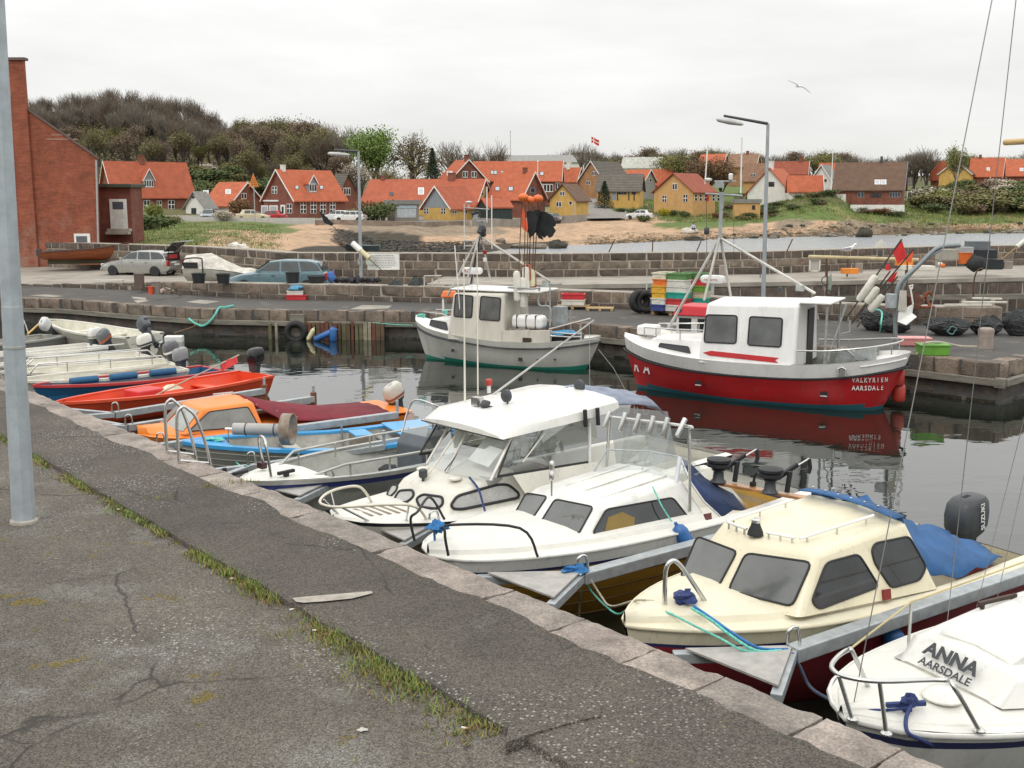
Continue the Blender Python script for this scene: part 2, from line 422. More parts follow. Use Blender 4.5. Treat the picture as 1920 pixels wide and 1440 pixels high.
 # ---- near quay: asphalt, raised kerb strip, coping stones
def asphalt(name,c1,c2,lich=.62,moss=.66,fleck=.3):
 m=mat(name,c1,.93,0,.2,.7,col2=c2,spk=[((.20,.15,.035),2.9,moss,.05),((.27,.265,.235),1.05,lich,.16)])
 n=m.node_tree.nodes;l=m.node_tree.links;b=n['Principled BSDF'];src=b.inputs['Base Color'].links[0].from_socket
 tc=n.new('ShaderNodeTexCoord')
 def vor(s):
  v=n.new('ShaderNodeTexVoronoi');v.inputs['Scale'].default_value=s;l.new(tc.outputs['Object'],v.inputs['Vector']);return v
 def mr(sock,a,c,d,e):
  k=n.new('ShaderNodeMapRange');k.inputs['From Min'].default_value=a;k.inputs['From Max'].default_value=c;k.inputs['To Min'].default_value=d;k.inputs['To Max'].default_value=e;l.new(sock,k.inputs['Value']);return k.outputs[0]
 def mul(a,c):
  k=n.new('ShaderNodeMath');k.operation='MULTIPLY';l.new(a,k.inputs[0]);l.new(c,k.inputs[1]);return k.outputs[0]
 g=vor(95.);sep=n.new('ShaderNodeSeparateColor');l.new(g.outputs['Color'],sep.inputs[0])
 mx=n.new('ShaderNodeMix');mx.data_type='RGBA';mx.blend_type='MULTIPLY';mx.inputs['Factor'].default_value=1
 l.new(src,mx.inputs['A']);l.new(mul(mr(sep.outputs[0],0,1,.55,1.5),mr(g.outputs['Distance'],0,.7,1.15,.55)),mx.inputs['B'])
 fl=vor(34.);s2=n.new('ShaderNodeSeparateColor');l.new(fl.outputs['Color'],s2.inputs[0])
 big=n.new('ShaderNodeTexNoise');big.inputs['Scale'].default_value=.75;big.inputs['Detail'].default_value=5;l.new(tc.outputs['Object'],big.inputs['Vector'])
 f=mul(mul(mr(fl.outputs['Distance'],.22,.36,1,0),mr(s2.outputs[1],1-fleck,1-fleck+.02,0,1)),mr(big.outputs['Fac'],.47,.62,0,1))
 m2=n.new('ShaderNodeMix');m2.data_type='RGBA';l.new(f,m2.inputs['Factor']);l.new(mx.outputs['Result'],m2.inputs['A']);m2.inputs['B'].default_value=(.42,.42,.38,1)
 wn=n.new('ShaderNodeTexNoise');wn.inputs['Scale'].default_value=2.2;wn.inputs['Detail'].default_value=5;l.new(tc.outputs['Object'],wn.inputs['Vector'])
 wm=n.new('ShaderNodeMix');wm.data_type='VECTOR';wm.inputs['Factor'].default_value=.22;l.new(tc.outputs['Object'],wm.inputs['A']);l.new(wn.outputs['Color'],wm.inputs['B'])
 ck=n.new('ShaderNodeTexVoronoi');ck.feature='DISTANCE_TO_EDGE';ck.inputs['Scale'].default_value=.62;l.new(wm.outputs['Result'],ck.inputs['Vector'])
 m3=n.new('ShaderNodeMix');m3.data_type='RGBA';l.new(mul(mr(ck.outputs['Distance'],.002,.008,.75,0),mr(wn.outputs['Fac'],.45,.6,0,1)),m3.inputs['Factor']);l.new(m2.outputs['Result'],m3.inputs['A']);m3.inputs['B'].default_value=(.03,.027,.023,1)
 l.new(m3.outputs['Result'],b.inputs['Base Color'])
 bp=n.new('ShaderNodeBump');bp.inputs['Strength'].default_value=.9;bp.inputs['Distance'].default_value=.012;bp.invert=True
 l.new(g.outputs['Distance'],bp.inputs['Height']);l.new(bp.outputs[0],b.inputs['Normal'])
 return m
ASPH=asphalt('old asphalt',(.14,.123,.102),(.215,.188,.155),.52,.60,.42)
ASPH2=asphalt('worn quay asphalt',(.105,.093,.078),(.17,.148,.122),.63,.68,.5)
ZQ=2.1
qa,qb=P(62,735,ZQ),P(1766,1437,ZQ)
qd=(qb-qa).normalized();qn=V(-qd.y,qd.x,0)
if qn.y<0:qn=-qn
def q(s,o,z=ZQ):v=qa+qd*s+qn*o;return V(v.x,v.y,z)
sa=P(60,845,ZQ);seam_o=(sa-qa).dot(qn);
sb=P(930,1350,ZQ);seam_o2=(sb-qa).dot(qn);seam_s2=(sb-qa).dot(qd);seam_s=(sa-qa).dot(qd)
def seam(s):
 t=(s-seam_s)/(seam_s2-seam_s);return seam_o+(seam_o2-seam_o)*t
rr=random.Random(3)
low=[q(-12,8,ZQ-.05)]
def sheet(name,rows,m,kind='structure',parent=None):
 mb=MB();n=len(rows[0])
 mb.add([p for R in rows for p in R],[(i*n+k,i*n+k+1,(i+1)*n+k+1,(i+1)*n+k)for i in range(len(rows)-1)for k in range(n-1)])
 o=mb.build(name,m,parent,smooth=30);tag(o,kind=kind);return o
def rough_z(p,a):return p+V(0,0,a*mnoise.noise(V(p.x*.9,p.y*.9,0))+a*.3*mnoise.noise(V(p.x*5,p.y*5,3)))
INN=-.37
rows=[]
for i in range(0,108):
 s=-14+i*.34
 rows.append([rough_z(q(s,-13+(seam(s)+.1+13)*k/22,ZQ-.055),.014)for k in range(23)])
sheet('asphalt_yard',rows,ASPH)
rows=[];s_end=(P(1040,1372,ZQ)-qa).dot(qd)
for i in range(0,345):
 s=-14+i*.105
 e=seam(s)+.03*mnoise.noise(V(s*2.2,0,0))+.022*mnoise.noise(V(s*9,4,0))
 z=ZQ
 dz=.05*min(1,max(0,(s-s_end-.18)/1.2))
 row=[q(s,e-.012,ZQ-.09),q(s,e,z-.012-dz),q(s,e+.03,z-dz)]+[rough_z(q(s,e+.03+(INN-e-.03)*k/14,z-dz*(1-k/14)),.008)for k in range(1,14)]+[q(s,INN+.03+.10*mnoise.noise(V(s*1.1,31,0))+.04*mnoise.noise(V(s*6,8,0)),z+.012),q(s,INN+.05+.10*mnoise.noise(V(s*1.1,31,0))+.05*mnoise.noise(V(s*6,8,0)),z-.02)]
 if s>s_end-.02 and s<s_end+.2:pass
 rows.append(row)
kerb=sheet('quay_strip',rows,ASPH2)
body=MB().prism([q(-14,-.05,-1),q(22,-.05,-1),q(22,-13,-1),q(-14,-13,-1)],(0,0,1+ZQ-.075))
quay=tag(body.build('quay',GRANWET),kind='structure')
stones(quay,[q(22,.03),q(-14,.03)],ZQ-.30,ZQ+.006,.78,.40,GRANPALE,11,gap=.02,proud=.035,name='edge_stone')
for c in range(3):
 stones(quay,[q(22,.02),q(-14,.02)],-.2+c*.66,.46+c*.66,.9,.35,GRANDARK,20+c)
pr=[(548,1121),(600,1116),(650,1112),(697,1108),(699,1112),(660,1122),(610,1127),(570,1130),(555,1128)]
tag(MB().poly([P(x,y,ZQ+.014)for x,y in pr]).build('mortar_patch',mat('mortar smear',(.36,.33,.28),.9,0,.2,9)),kind='structure')
step=[P(948,1398,ZQ),P(1005,1378,ZQ),P(1060,1362,ZQ),P(1126,1346,ZQ)]
mb=MB()
mb.add([p+V(0,0,.016)for p in step]+[p+V(0,0,-.085)for p in step]+[p+V(.02,.25,.004)for p in step],[(i,i+1,5+i,4+i)for i in range(3)]+[(8+i,9+i,i+1,i)for i in range(3)])
tag(mb.build('asphalt_step',ASPH2),kind='structure')
def grass_seam():
 mb=MB();r=random.Random(5)
 def blade(p,h,w_,lean,a,mi):
  d=V(math.cos(a),math.sin(a),0);s=V(-d.y,d.x,0)*w_
  m=p+V(0,0,h*.6)+d*lean*.4;t=p+V(0,0,h)+d*lean
  mb.add([p-s,p+s,m+s*.7,t,m-s*.7],[(0,1,2,4),(4,2,3)],mi)
 for i in range(21000):
  s=r.uniform(1.2,12.7)
  dens=.42+.95*mnoise.noise(V(s*1.5,7,0))+.5*mnoise.noise(V(s*5,3,0))+.12*(s-7)/5
  if r.random()>dens:continue
  wd=(.05+.12*max(0,mnoise.noise(V(s*.9,2,0)))+.10*max(0,(s-9)/4))
  o=seam(s)-abs(r.gauss(0,wd))*1.0+.02
  if s>s_end+.1:continue
  p=q(s,o,ZQ-.056)
  green=.36+.55*mnoise.noise(V(s*.9,20,0))
  k=r.random()
  mi=0 if k<green else(1 if k<.8 else 2)
  h=r.uniform(.018,.075)*(1.0 if mi==0 else.6)*(1.1 if s>8 else.8)
  blade(p,h,.0042,r.uniform(.01,.06),r.uniform(0,6.3),mi)
 for cx,cy,n in((450,905,70),(395,913,50),(760,1192,45),(290,935,25),(532,1185,60),(720,1260,60),(560,1150,60)):
  c=P(cx,cy,ZQ)
  for _ in range(n):
   blade(c+V(r.gauss(0,.09),r.gauss(0,.045),-.005 if cy<1100 else-.03),r.uniform(.02,.06),.003,r.uniform(.0,.04),r.uniform(0,6.3),r.choice((0,1,1)))
 o=mb.build('seam_grass',[mat('fresh grass',(.17,.23,.05),.7,0,.35,8),mat('dry yellow moss',(.24,.205,.055),.8,0,.3,8),mat('brown straw',(.22,.14,.06),.8,0,.3,8)])
 tag(o,'tufts of green grass and moss in the seam of the asphalt','grass',kind='stuff')
grass_seam()
# ---- opposite quay and mole
ZL=1.0
EDGE=[P(x,y,ZL)for x,y in((-420,548),(-160,553),(37,559),(120,561),(250,571),(375,579),(545,582),(780,584),(1090,606),(1195,616),(1682,662),(1875,682))]
CORN=EDGE[-1];EDGE2=[CORN,P(1960,660,ZL),P(2150,620,ZL)]
WALLB=[P(x,y,ZL)for x,y in((40,536),(250,544),(335,552),(475,560),(710,565),(950,571),(1182,580),(1497,597),(1710,608),(1877,610))]
WTOP=[1.06,1.34,1.52,1.62,1.62,1.62,1.62,1.56,1.58,1.58]
TAR=mat('dark tarmac',(.085,.08,.074),.9,0,.15,.7,bump=.5,bs=60,spk=[((.16,.15,.13),1.1,.58,.12),((.05,.047,.044),40.,.55,.15)])
top=[V(p.x,p.y,ZL)for p in EDGE]+[V(p.x,p.y,ZL)for p in EDGE2[1:]]+[V(22,36.5,ZL),V(15.9,35.6,ZL),V(12.7,35.3,ZL),V(9.6,36.6,ZL),V(9.4,40.5,ZL),V(-8,52,ZL),V(-50,62,ZL),V(-50,50,ZL)]
lowq=tag(MB().prism([p+V(0,0,-2.6)for p in top],(0,0,2.6)).build('lower_quay',TAR),kind='structure')
off=[p for p in EDGE]
stones(lowq,EDGE,.60,ZL+.012,.62,.42,GRANITE,31,name='edge_stone',proud=.05)
stones(lowq,EDGE,.10,.60,.85,.3,GRANDARK,32,proud=.0)
stones(lowq,EDGE,-.3,.10,.85,.3,GRANWET,33,proud=.0)
stones(lowq,EDGE2,.60,ZL+.012,.75,.42,GRANITE,34,name='edge_stone',proud=.05)
stones(lowq,EDGE2,.10,.60,.85,.3,GRANDARK,35,proud=.0)
stones(lowq,EDGE2,-.3,.10,.85,.3,GRANWET,36,proud=.0)
def wall_prism(name,line,z0,ztops,th,m,kind=None):
 mb=MB();rings=[]
 for i,p in enumerate(line):
  a=line[max(0,i-1)];b=line[min(len(line)-1,i+1)];d=(b-a).normalized();nrm=V(d.y,-d.x,0)
  f=p-nrm*.008;bk=p-nrm*th;zt=ztops[i]
  rings.append([V(f.x,f.y,z0),V(bk.x,bk.y,z0),V(bk.x,bk.y,zt),V(f.x,f.y,zt)])
 mb.loft(rings)
 return mb.build(name,m)
rw=wall_prism('retaining_wall',WALLB,ZL-.3,[z-.012 for z in WTOP],.75,CONC)
tag(rw,'low granite retaining wall between quay road and upper apron','wall')
def wz(s):
 acc=0
 for i in range(len(WALLB)-1):
  L=(WALLB[i+1]-WALLB[i]).length
  if s<=acc+L:return WTOP[i]+(WTOP[i+1]-WTOP[i])*(s-acc)/L
  acc+=L
 return WTOP[-1]
stones(rw,WALLB,ZL-.06,ZL+.2,.7,.3,GRANDARK,41,gap=.03,zf=lambda s:min(ZL+.2,wz(s)))
stones(rw,WALLB,ZL+.2,ZL+.6,.62,.4,GRANITE,42,gap=.03,zf=lambda s:wz(s))
apron=[V(p.x,p.y+.55,0)for p in WALLB[:6]]
mb=MB();za=[1.05,1.22,1.22,1.1,1.1,1.5]
bk=[V(-30,66,1.35),V(-22,60,1.3),V(-18,58,1.25),V(-11,51,1.2),V(-6.5,50,1.2),V(-1,49.6,1.5)]
fr=[V(p.x,p.y,z)for p,z in zip(apron,za)]
mb.loft([fr,bk],closed=False,caps=(False,False))
lf=[V(-60,50,1.0),V(-60,70,1.4)]
mb.add([lf[0],fr[0],bk[0],lf[1]],[(0,1,2,3)])
tag(mb.build('concrete_apron',CONC),kind='structure')
PF=[P(800,533,1.6),P(1040,534,1.6),P(1440,529,1.6),P(1920,520,1.6),P(2350,512,1.6)]
MT=[(-60,80),*[(P(x,y,2.6).x,P(x,y,2.6).y)for x,y in((190,457),(360,462),(470,469),(535,474),(835,475),(1025,476),(1425,472),(1765,462),(1920,460),(2400,452))]]
prom=[V(p.x,p.y,1.6)for p in PF]+[V(p[0],p[1]+.6,1.6)for p in reversed(MT[5:])]
pm=tag(MB().prism([p+V(0,0,-3)for p in prom],(0,0,3)).build('promenade',CONC),kind='structure')
tag(MB().prism([p+V(0,-.06,-.16)for p in PF]+[p+V(0,.4,-.16)for p in reversed(PF)],(0,0,.165)).build('promenade_kerb',CONC,pm))
stones(pm,[(p.x,p.y)for p in PF],.75,1.42,.8,.3,GRANDARK,51)
stones(pm,[(p.x,p.y)for p in PF],.1,.75,.8,.3,GRANDARK,52)
stones(pm,[(p.x,p.y)for p in PF],-.3,.1,.8,.3,GRANWET,53)
MTL=[V(x,y,0)for x,y in MT]
mole=wall_prism('harbour_wall',MTL,.2,[2.58]*len(MTL),1.3,MORTAR)
tag(mole,'long dark granite block harbour wall behind the promenade','wall')
h0=1.12
for c,(za_,zb_)in enumerate(((1.1,1.56),(1.56,1.92),(1.92,2.26),(2.26,2.61))):
 stones(mole,MTL,za_,zb_,(.95,.85,.8,.62)[c],.3,GRANDARK if c%2 else GRANITE,60+c,gap=.045,proud=.03)
 # ---- land beyond
LC={-700:('WWWWWWWWW',[(480,80),(465,82),(450,84),(425,110),(412,135),(385,160),(250,215),(180,260),(200,420)]),-150:('GGGGGGWWW',[(480,80),(465,82),(450,84),(425,110),(412,135),(385,160),(250,215),(200,260),(220,420)]),190:('GGGGGBWWW',[(480,66),(462,67),(450,70),(424,110),(412,135),(388,158),(290,210),(235,260),(250,420)]),250:('GGGGGBWWW',[(490,60),(464,61),(455,65),(423,110),(412,135),(389,158),(298,210),(242,259),(255,420)]),350:('GGGGRBWWW',[(520,55),(474,57),(458,62),(421,108),(412,136),(390,158),(310,210),(252,258),(265,420)]),430:('GGSGRBWWW',[(520,52),(478,55),(460,61),(421,110),(412,137),(392,158),(318,208),(278,255),(290,420)]),520:('SSSGRBBWW',[(520,50),(482,54),(462,64),(424,113),(413,137),(396,160),(338,205),(305,250),(312,420)]),600:('SKSSRBBWW',[(500,55),(474,66),(450,85),(424,114),(413,137),(400,160),(352,208),(318,260),(330,420)]),700:('KKKTRBBBW',[(502,78),(476,95),(454,108),(425,116),(413,137),(400,162),(366,225),(335,320),(340,500)]),880:('KKSTRBBBW',[(500,84),(472,100),(455,109),(427,119),(414,137),(400,168),(368,240),(335,380),(338,620)]),1000:('KKSSRGBBW',[(490,96),(460,114),(448,118),(424,133),(412,148),(390,190),(352,260),(328,420),(335,700)]),1100:('SSSSRRGBW',[(485,100),(457,119),(444,124),(416,145),(408,157),(372,200),(352,260),(325,430),(335,800)]),1180:('SSSSRGGBW',[(480,105),(452,125),(440,130),(414,150),(406,160),(376,200),(352,260),(325,430),(335,800)]),1300:('SSSGGGGBW',[(470,115),(446,134),(436,138),(414,158),(392,180),(378,215),(352,280),(325,430),(335,800)]),1420:('SSSGGGGBW',[(465,122),(443,140),(430,145),(408,160),(394,175),(376,215),(352,280),(325,430),(335,800)]),1490:('SSTGBBGBW',[(462,125),(441,144),(427,146),(395,157),(376,166),(378,205),(352,280),(327,430),(335,800)]),1550:('STSGBBGBW',[(462,126),(440,146),(427,148),(392,156),(364,165),(382,195),(355,280),(330,430),(337,800)]),1620:('STTGGBGBW',[(460,130),(439,149),(427,150),(406,158),(397,166),(382,198),(355,280),(330,430),(337,800)]),1720:('STTGGBBBW',[(460,134),(437,154),(427,154),(410,163),(398,174),(372,212),(350,290),(330,430),(337,800)]),1820:('STSGGBBBW',[(458,137),(435,159),(425,159),(412,166),(392,184),(362,222),(345,290),(330,430),(337,800)]),1940:('STSGBBBBW',[(456,140),(432,163),(422,164),(408,172),(386,190),(356,230),(345,290),(330,430),(337,800)]),2600:('STSGBBBBW',[(450,150),(428,174),(420,176),(406,186),(386,204),(356,240),(345,300),(330,430),(337,800)]),}
CC={'W':(.085,.07,.035),'G':(.10,.145,.03),'B':(.10,.10,.035),'S':(.46,.305,.19),'K':(.045,.035,.02),'R':(.24,.22,.19),'T':(.25,.19,.13)}
def land():
 xs=sorted(LC);cols=[]
 X=[xs[0]]
 for a,b in zip(xs,xs[1:]):
  n=max(1,round((b-a)/14));X+=[a+(b-a)*(k+1)/n for k in range(n)]
 SUB=9;grid=[];cl=[];rnd=random.Random(4)
 for x in X:
  i=max(k for k in range(len(xs))if xs[k]<=x);i=min(i,len(xs)-2)
  t=(x-xs[i])/(xs[i+1]-xs[i]);t=t*t*(3-2*t)
  ca,ka=LC[xs[i]];cb,kb=LC[xs[i+1]];col=[];cc=[]
  for k in range(8):
   for s in range(SUB+(1 if k==7 else 0)):
    u=s/SUB
    d=[(1-u)*kk[k][1]+u*kk[k+1][1]for kk in(ka,kb)]
    za=[PY(960,*kk[k]).z for kk in(ka,kb)];zb=[PY(960,*kk[k+1]).z for kk in(ka,kb)]
    z=(1-t)*((1-u)*za[0]+u*zb[0])+t*((1-u)*za[1]+u*zb[1])
    D=(1-t)*d[0]+t*d[1]
    px=V((x-960)/2074.*D,D,z)
    jx=(x+40*mnoise.noise(V(px.x*.12,px.y*.12,5))-xs[i])/(xs[i+1]-xs[i]);ju=u+.55*mnoise.noise(V(px.x*.15,px.y*.1,9))
    letter=(cb if jx>.5 else ca)[min(8,max(0,k+(1 if ju>.5 else 0)))]
    c=V(*CC[letter])
    if letter in 'GB' and k<5:
     c=c.lerp(V(.30,.24,.10),max(0,min(.7,.9*mnoise.noise(V(px.x*.25,px.y*.12,1)))))
    if letter=='S':c=c.lerp(V(.20,.15,.09),max(0,min(.8,1.1*mnoise.noise(V(px.x*.35,px.y*.35,11)))))
    amp=0.if k<=1 else.04 if letter in 'R' else(.35 if letter in 'BTW' else.16)
    px.z+=amp*mnoise.noise(V(px.x*.3,px.y*.3,2))if 1<=k else-.1
    col.append(px);cc.append(c)
  grid.append(col);cl.append(cc)
 n=len(grid[0]);mb=MB()
 mb.add([p for c in grid for p in c],[(i*n+k,(i+1)*n+k,(i+1)*n+k+1,i*n+k+1)for i in range(len(grid)-1)for k in range(n-1)])
 m=bpy.data.materials.new('land');m.use_nodes=True;nd=m.node_tree.nodes;lk=m.node_tree.links;b=nd['Principled BSDF'];b.inputs['Roughness'].default_value=.95
 at=nd.new('ShaderNodeAttribute');at.attribute_name='cover'
 geo=nd.new('ShaderNodeNewGeometry');nz=nd.new('ShaderNodeTexNoise');nz.inputs['Scale'].default_value=.9;nz.inputs['Detail'].default_value=9;nz.inputs['Roughness'].default_value=.75
 lk.new(geo.outputs['Position'],nz.inputs['Vector'])
 mr=nd.new('ShaderNodeMapRange');mr.inputs['From Min'].default_value=.3;mr.inputs['From Max'].default_value=.7;mr.inputs['To Min'].default_value=.55;mr.inputs['To Max'].default_value=1.45
 lk.new(nz.outputs['Fac'],mr.inputs['Value'])
 mx=nd.new('ShaderNodeMix');mx.data_type='RGBA';mx.blend_type='MULTIPLY';mx.inputs['Factor'].default_value=1
 lk.new(at.outputs['Color'],mx.inputs['A']);lk.new(mr.outputs[0],mx.inputs['B']);lk.new(mx.outputs['Result'],b.inputs['Base Color'])
 bn=nd.new('ShaderNodeTexNoise');bn.inputs['Scale'].default_value=2.5;bn.inputs['Detail'].default_value=6;lk.new(geo.outputs['Position'],bn.inputs['Vector'])
 bp=nd.new('ShaderNodeBump');bp.inputs['Distance'].default_value=.3;bp.inputs['Strength'].default_value=.8
 lk.new(bn.outputs['Fac'],bp.inputs['Height']);lk.new(bp.outputs[0],b.inputs['Normal'])
 o=mb.build('terrain',m,smooth=60);tag(o,kind='structure')
 at_=o.data.color_attributes.new('cover','FLOAT_COLOR','POINT')
 flat=[]
 for c in cl:
  for q_ in c:flat+=[q_.x,q_.y,q_.z,1.]
 at_.data.foreach_set('color',flat)
 return BVHTree.FromPolygons([tuple(v)for v in mb.v],mb.f)
LAND=land()
def ground(x,y,default=1.5):
 h=LAND.ray_cast(V(x,y,200),V(0,0,-1))
 return h[0].z if h[0]is not None else default
def on_land(px,d):
 """point on the land on the photo column px at distance d"""
 x=(px-960)/2074.*d;return V(x,d,ground(x,d))
 # ================================================================= BOATS
class Boat:
 """local frame: x from the bow aft, y across (negative = the side seen), z up from the waterline"""
 def __init__(s,name,label,bow,th,cat='boat',group=None):
  s.o=P(*bow);s.th=math.radians(th);s.c,s.s=math.cos(s.th),math.sin(s.th)
  s.root=thing(name,label,cat,(s.o.x,s.o.y,0),s.th,group)
 def L(s,w_):dx,dy=w_.x-s.o.x,w_.y-s.o.y;return V(dx*s.c+dy*s.s,-dx*s.s+dy*s.c,w_.z)
 def z(s,x,y,z):return s.L(P(x,y,z))
 def _r(s,x,y):
  d=ray(x,y);o=s.L(V(0,0,EYE))
  return o,V(d.x*s.c+d.y*s.s,-d.x*s.s+d.y*s.c,d.z)
 def lat(s,x,y,l):o,d=s._r(x,y);return o+d*((l-o.y)/d.y)
 def ax(s,x,y,a):o,d=s._r(x,y);return o+d*((a-o.x)/d.x)
 def on(s,pl,pts,off=.006):
  p0,p1,p2=pl;n=(p1-p0).cross(p2-p0).normalized();o=None
  out=[]
  for x,y in pts:
   o,d=s._r(x,y)
   if n.dot(d)>0:n=-n
   out.append(o+d*((p0+n*off-o).dot(n)/d.dot(n)))
  return out,n
 def window(s,pl,pts,gm=None,fm=None,r=.012,rad=.05,mirror=False,parent=None,name='window',fname='frame',off=.008):
  q_,n=s.on(pl,pts,off);q_=round_poly(q_,rad)
  for k in((1,-1)if mirror else(1,)):
   qq=[V(p.x,p.y*k,p.z)for p in q_]
   g=MB().poly(qq).build(name,gm or WINGREY,parent or s.root)
   if fm is not False:
    MB().tube(qq,r,6,closed=True).build(fname,fm or BLACK,g,smooth=60)
  return q_,n
 def tube(s,name,pts,r,m,parent=None,n=8,closed=False):return MB().tube(pts,r,n,closed=closed).build(name,m,parent or s.root,smooth=60)
 def mtube(s,name,pts,r,m,parent=None,n=8):
  """a tube on each side"""
  s.tube(name,pts,r,m,parent,n);s.tube(name,[(p[0],-p[1],p[2])for p in pts],r,m,parent,n)
def hull(b,L,hb,sh,bands,mats,keel=-.3,rake=.45,full=(.9,.42),flare=.0,N=30,K=9,name='hull',round_stern=0.):
 """bands: [(depth below the rail, material index)] from the top down"""
 mb=MB();rings=[];K0=K;tt_=(lambda u:.5-.5*math.cos(math.pi*u))if round_stern else(lambda u:u**1.35)
 for i in range(N+1):
  t=tt_(i/N)
  x=t*L;B=crom(hb,x);Z=crom(sh,x);ring=[]
  p=full[0]+(full[1]-full[0])*min(1,t*2.2)
  us=[]
  dep=[0.]
  for d,_ in bands:dep+=[d*.999,d]
  dd=sorted(set([round(v,4)for v in dep if v<Z-keel]+[(Z-keel)*k/K for k in range(K+1)]))
  us=[1-d/(Z-keel)for d in dd]
  ring=[]
  for u in us:
   u=max(0,u);yy=B*(u**p)*(1+flare*(1-u)*u)
   xx=x+rake*(1-u)**1.3*(1-t)**4-round_stern*(1-u)**1.2*t**6
   ring.append(V(xx,-yy,keel+(Z-keel)*u))
  rings.append((ring,dd))
 lev=[0.]
 for d,_ in bands[:-1]:lev+=[d]
 nb=len(lev);H=K0
 out=[]
 for i in range(N+1):
  t=tt_(i/N);x=t*L;B=crom(hb,x);Z=crom(sh,x);p=full[0]+(full[1]-full[0])*min(1,t*2.2)
  dl=list(lev);last=lev[-1]
  dl+=[last+(Z-keel-last)*(k+1)/H for k in range(H)]
  ring=[]
  for d in dl:
   u=max(0.,1-d/(Z-keel))
   ring.append(V(x+rake*(1-u)**1.3*(1-t)**4-round_stern*(1-u)**1.2*t**6,-B*(u**p)*(1+flare*(1-u)*u),Z-d))
  out.append(ring)
 nl=len(out[0])
 def zmat(i,k):
  if k<nb-1:return bands[k][1]
  z=(out[i][k].z+out[i][k+1].z)/2
  return bands[-1][1]if(z>b.boot or len(mats)<=max(m for _,m in bands)+1)else len(mats)-1
 for side in(1,-1):
  rg=[[V(p.x,p.y*side,p.z)for p in r]for r in out]
  k0=len(mb.v);mb.v+=[tuple(p)for r in rg for p in r]
  for i in range(N):
   for k in range(nl-1):
    f=(k0+i*nl+k,k0+i*nl+k+1,k0+(i+1)*nl+k+1,k0+(i+1)*nl+k)
    mb.f.append(f if side>0 else f[::-1]);mb.m.append(zmat(i,k))
 for k in range(nl-1):
  a,c=out[-1][k],out[-1][k+1]
  mb.add([a,c,V(c.x,-c.y,c.z),V(a.x,-a.y,a.z)],[(0,1,2,3)],zmat(N-1,k))
 return mb.build(name,mats,b.root,smooth=35)
def sheer_pts(hb,sh,L,d=0.,inset=0.,x0=0.,N=24,dz=0.):
 return[V(x0+(L-x0)*((i/N)**1.3),-max(0.0,crom(hb,x0+(L-x0)*((i/N)**1.3))-inset),crom(sh,x0+(L-x0)*((i/N)**1.3))-d+dz)for i in range(N+1)]
def rub(b,hb,sh,L,d,r,m,name='rubbing_strake',out=.01,parent=None,fine=False):
 pts=[V(p.x,p.y-out,p.z)for p in sheer_pts(hb,sh,L,d)]if not fine else[V(L*u,-crom(hb,L*u)*.985-out,crom(sh,L*u)-d)for u in[.5-.5*math.cos(math.pi*k/60)for k in range(61)]]
 loop=pts+[V(p.x,-p.y,p.z)for p in reversed(pts)]
 return b.tube(name,loop[0:0]+pts[::-1]+[V(p.x,-p.y,p.z)for p in pts[1:]],r,m,parent,6)
def deck(b,hb,sh,x0,x1,m,rise=.1,inset=.16,step=.05,name='deck',N=14,dz=0.):
 mb=MB();rings=[]
 for i in range(N+1):
  x=x0+(x1-x0)*(i/N)**1.2;B=crom(hb,x);Z=crom(sh,x)+dz
  a=min(inset,B*.45);ys=[(B-.004,0),(B-a*.5,.012),(B-a*.85,.016),(B-a,.016+step),((B-a)*.5,.016+step+rise*.7)]
  ring=[V(x,-y,Z+h)for y,h in ys]+[V(x,0,Z+.016+step+rise)]+[V(x,y,Z+h)for y,h in reversed(ys)]
  rings.append(ring)
 mb.loft(rings,closed=False,caps=(False,False));return mb.build(name,m,b.root,smooth=28)
def cockpit(b,hb,sh,x0,x1,inset,floor,m,name='cockpit',N=10,dz=0.):
 """side decks and open well"""
 mb=MB();rings=[]
 for i in range(N+1):
  x=x0+(x1-x0)*i/N;B=crom(hb,x);Z=crom(sh,x)+dz;a=max(.02,B-inset)
  ys=[(B-.004,Z),(a,Z+.015),(a-.02,Z),(a*.84,floor),(0,floor)]
  rings.append([V(x,-y,z)for y,z in ys]+[V(x,y,z)for y,z in reversed(ys[:-1])])
 mb.loft(rings,closed=False,caps=(False,False))
 mb.poly(rings[0]);mb.poly(rings[-1])
 return mb.build(name,m,b.root,smooth=28)
def cabin(b,C0,C1,A0,A1,R0,R1,m,camber=.06,bev=.05,name='cabin',back=True):
 """trunk with a two-pane raked front meeting on the centreline"""
 mir=lambda p:V(p.x,-p.y,p.z)
 n=(A0-C0).cross(A1-C0)
 C1.x=C0.x-n.z*(C1.z-C0.z)/n.x-n.y*(0-C0.y)/n.x
 n=(A1-A0).cross(R0-A0);R1.y=A0.y-(n.x*(R1.x-A0.x)+n.z*(R1.z-A0.z))/n.y
 RC=V(R1.x,0,R1.z+camber);RB=V(R0.x,0,R0.z)
 vs=[C0,C1,A0,A1,R0,R1,mir(A0),mir(A1),mir(R0),mir(R1),RC,RB]
 fs=[(0,2,3,1),(0,1,7,6),(2,4,5,3),(6,7,9,8),(1,3,5,10),(1,10,9,7)]
 if back:fs+=[(4,11,10,5),(8,9,10,11)]
 return MB().add(vs,fs).build(name,m,b.root,smooth=32,bevel=bev,seg=3)
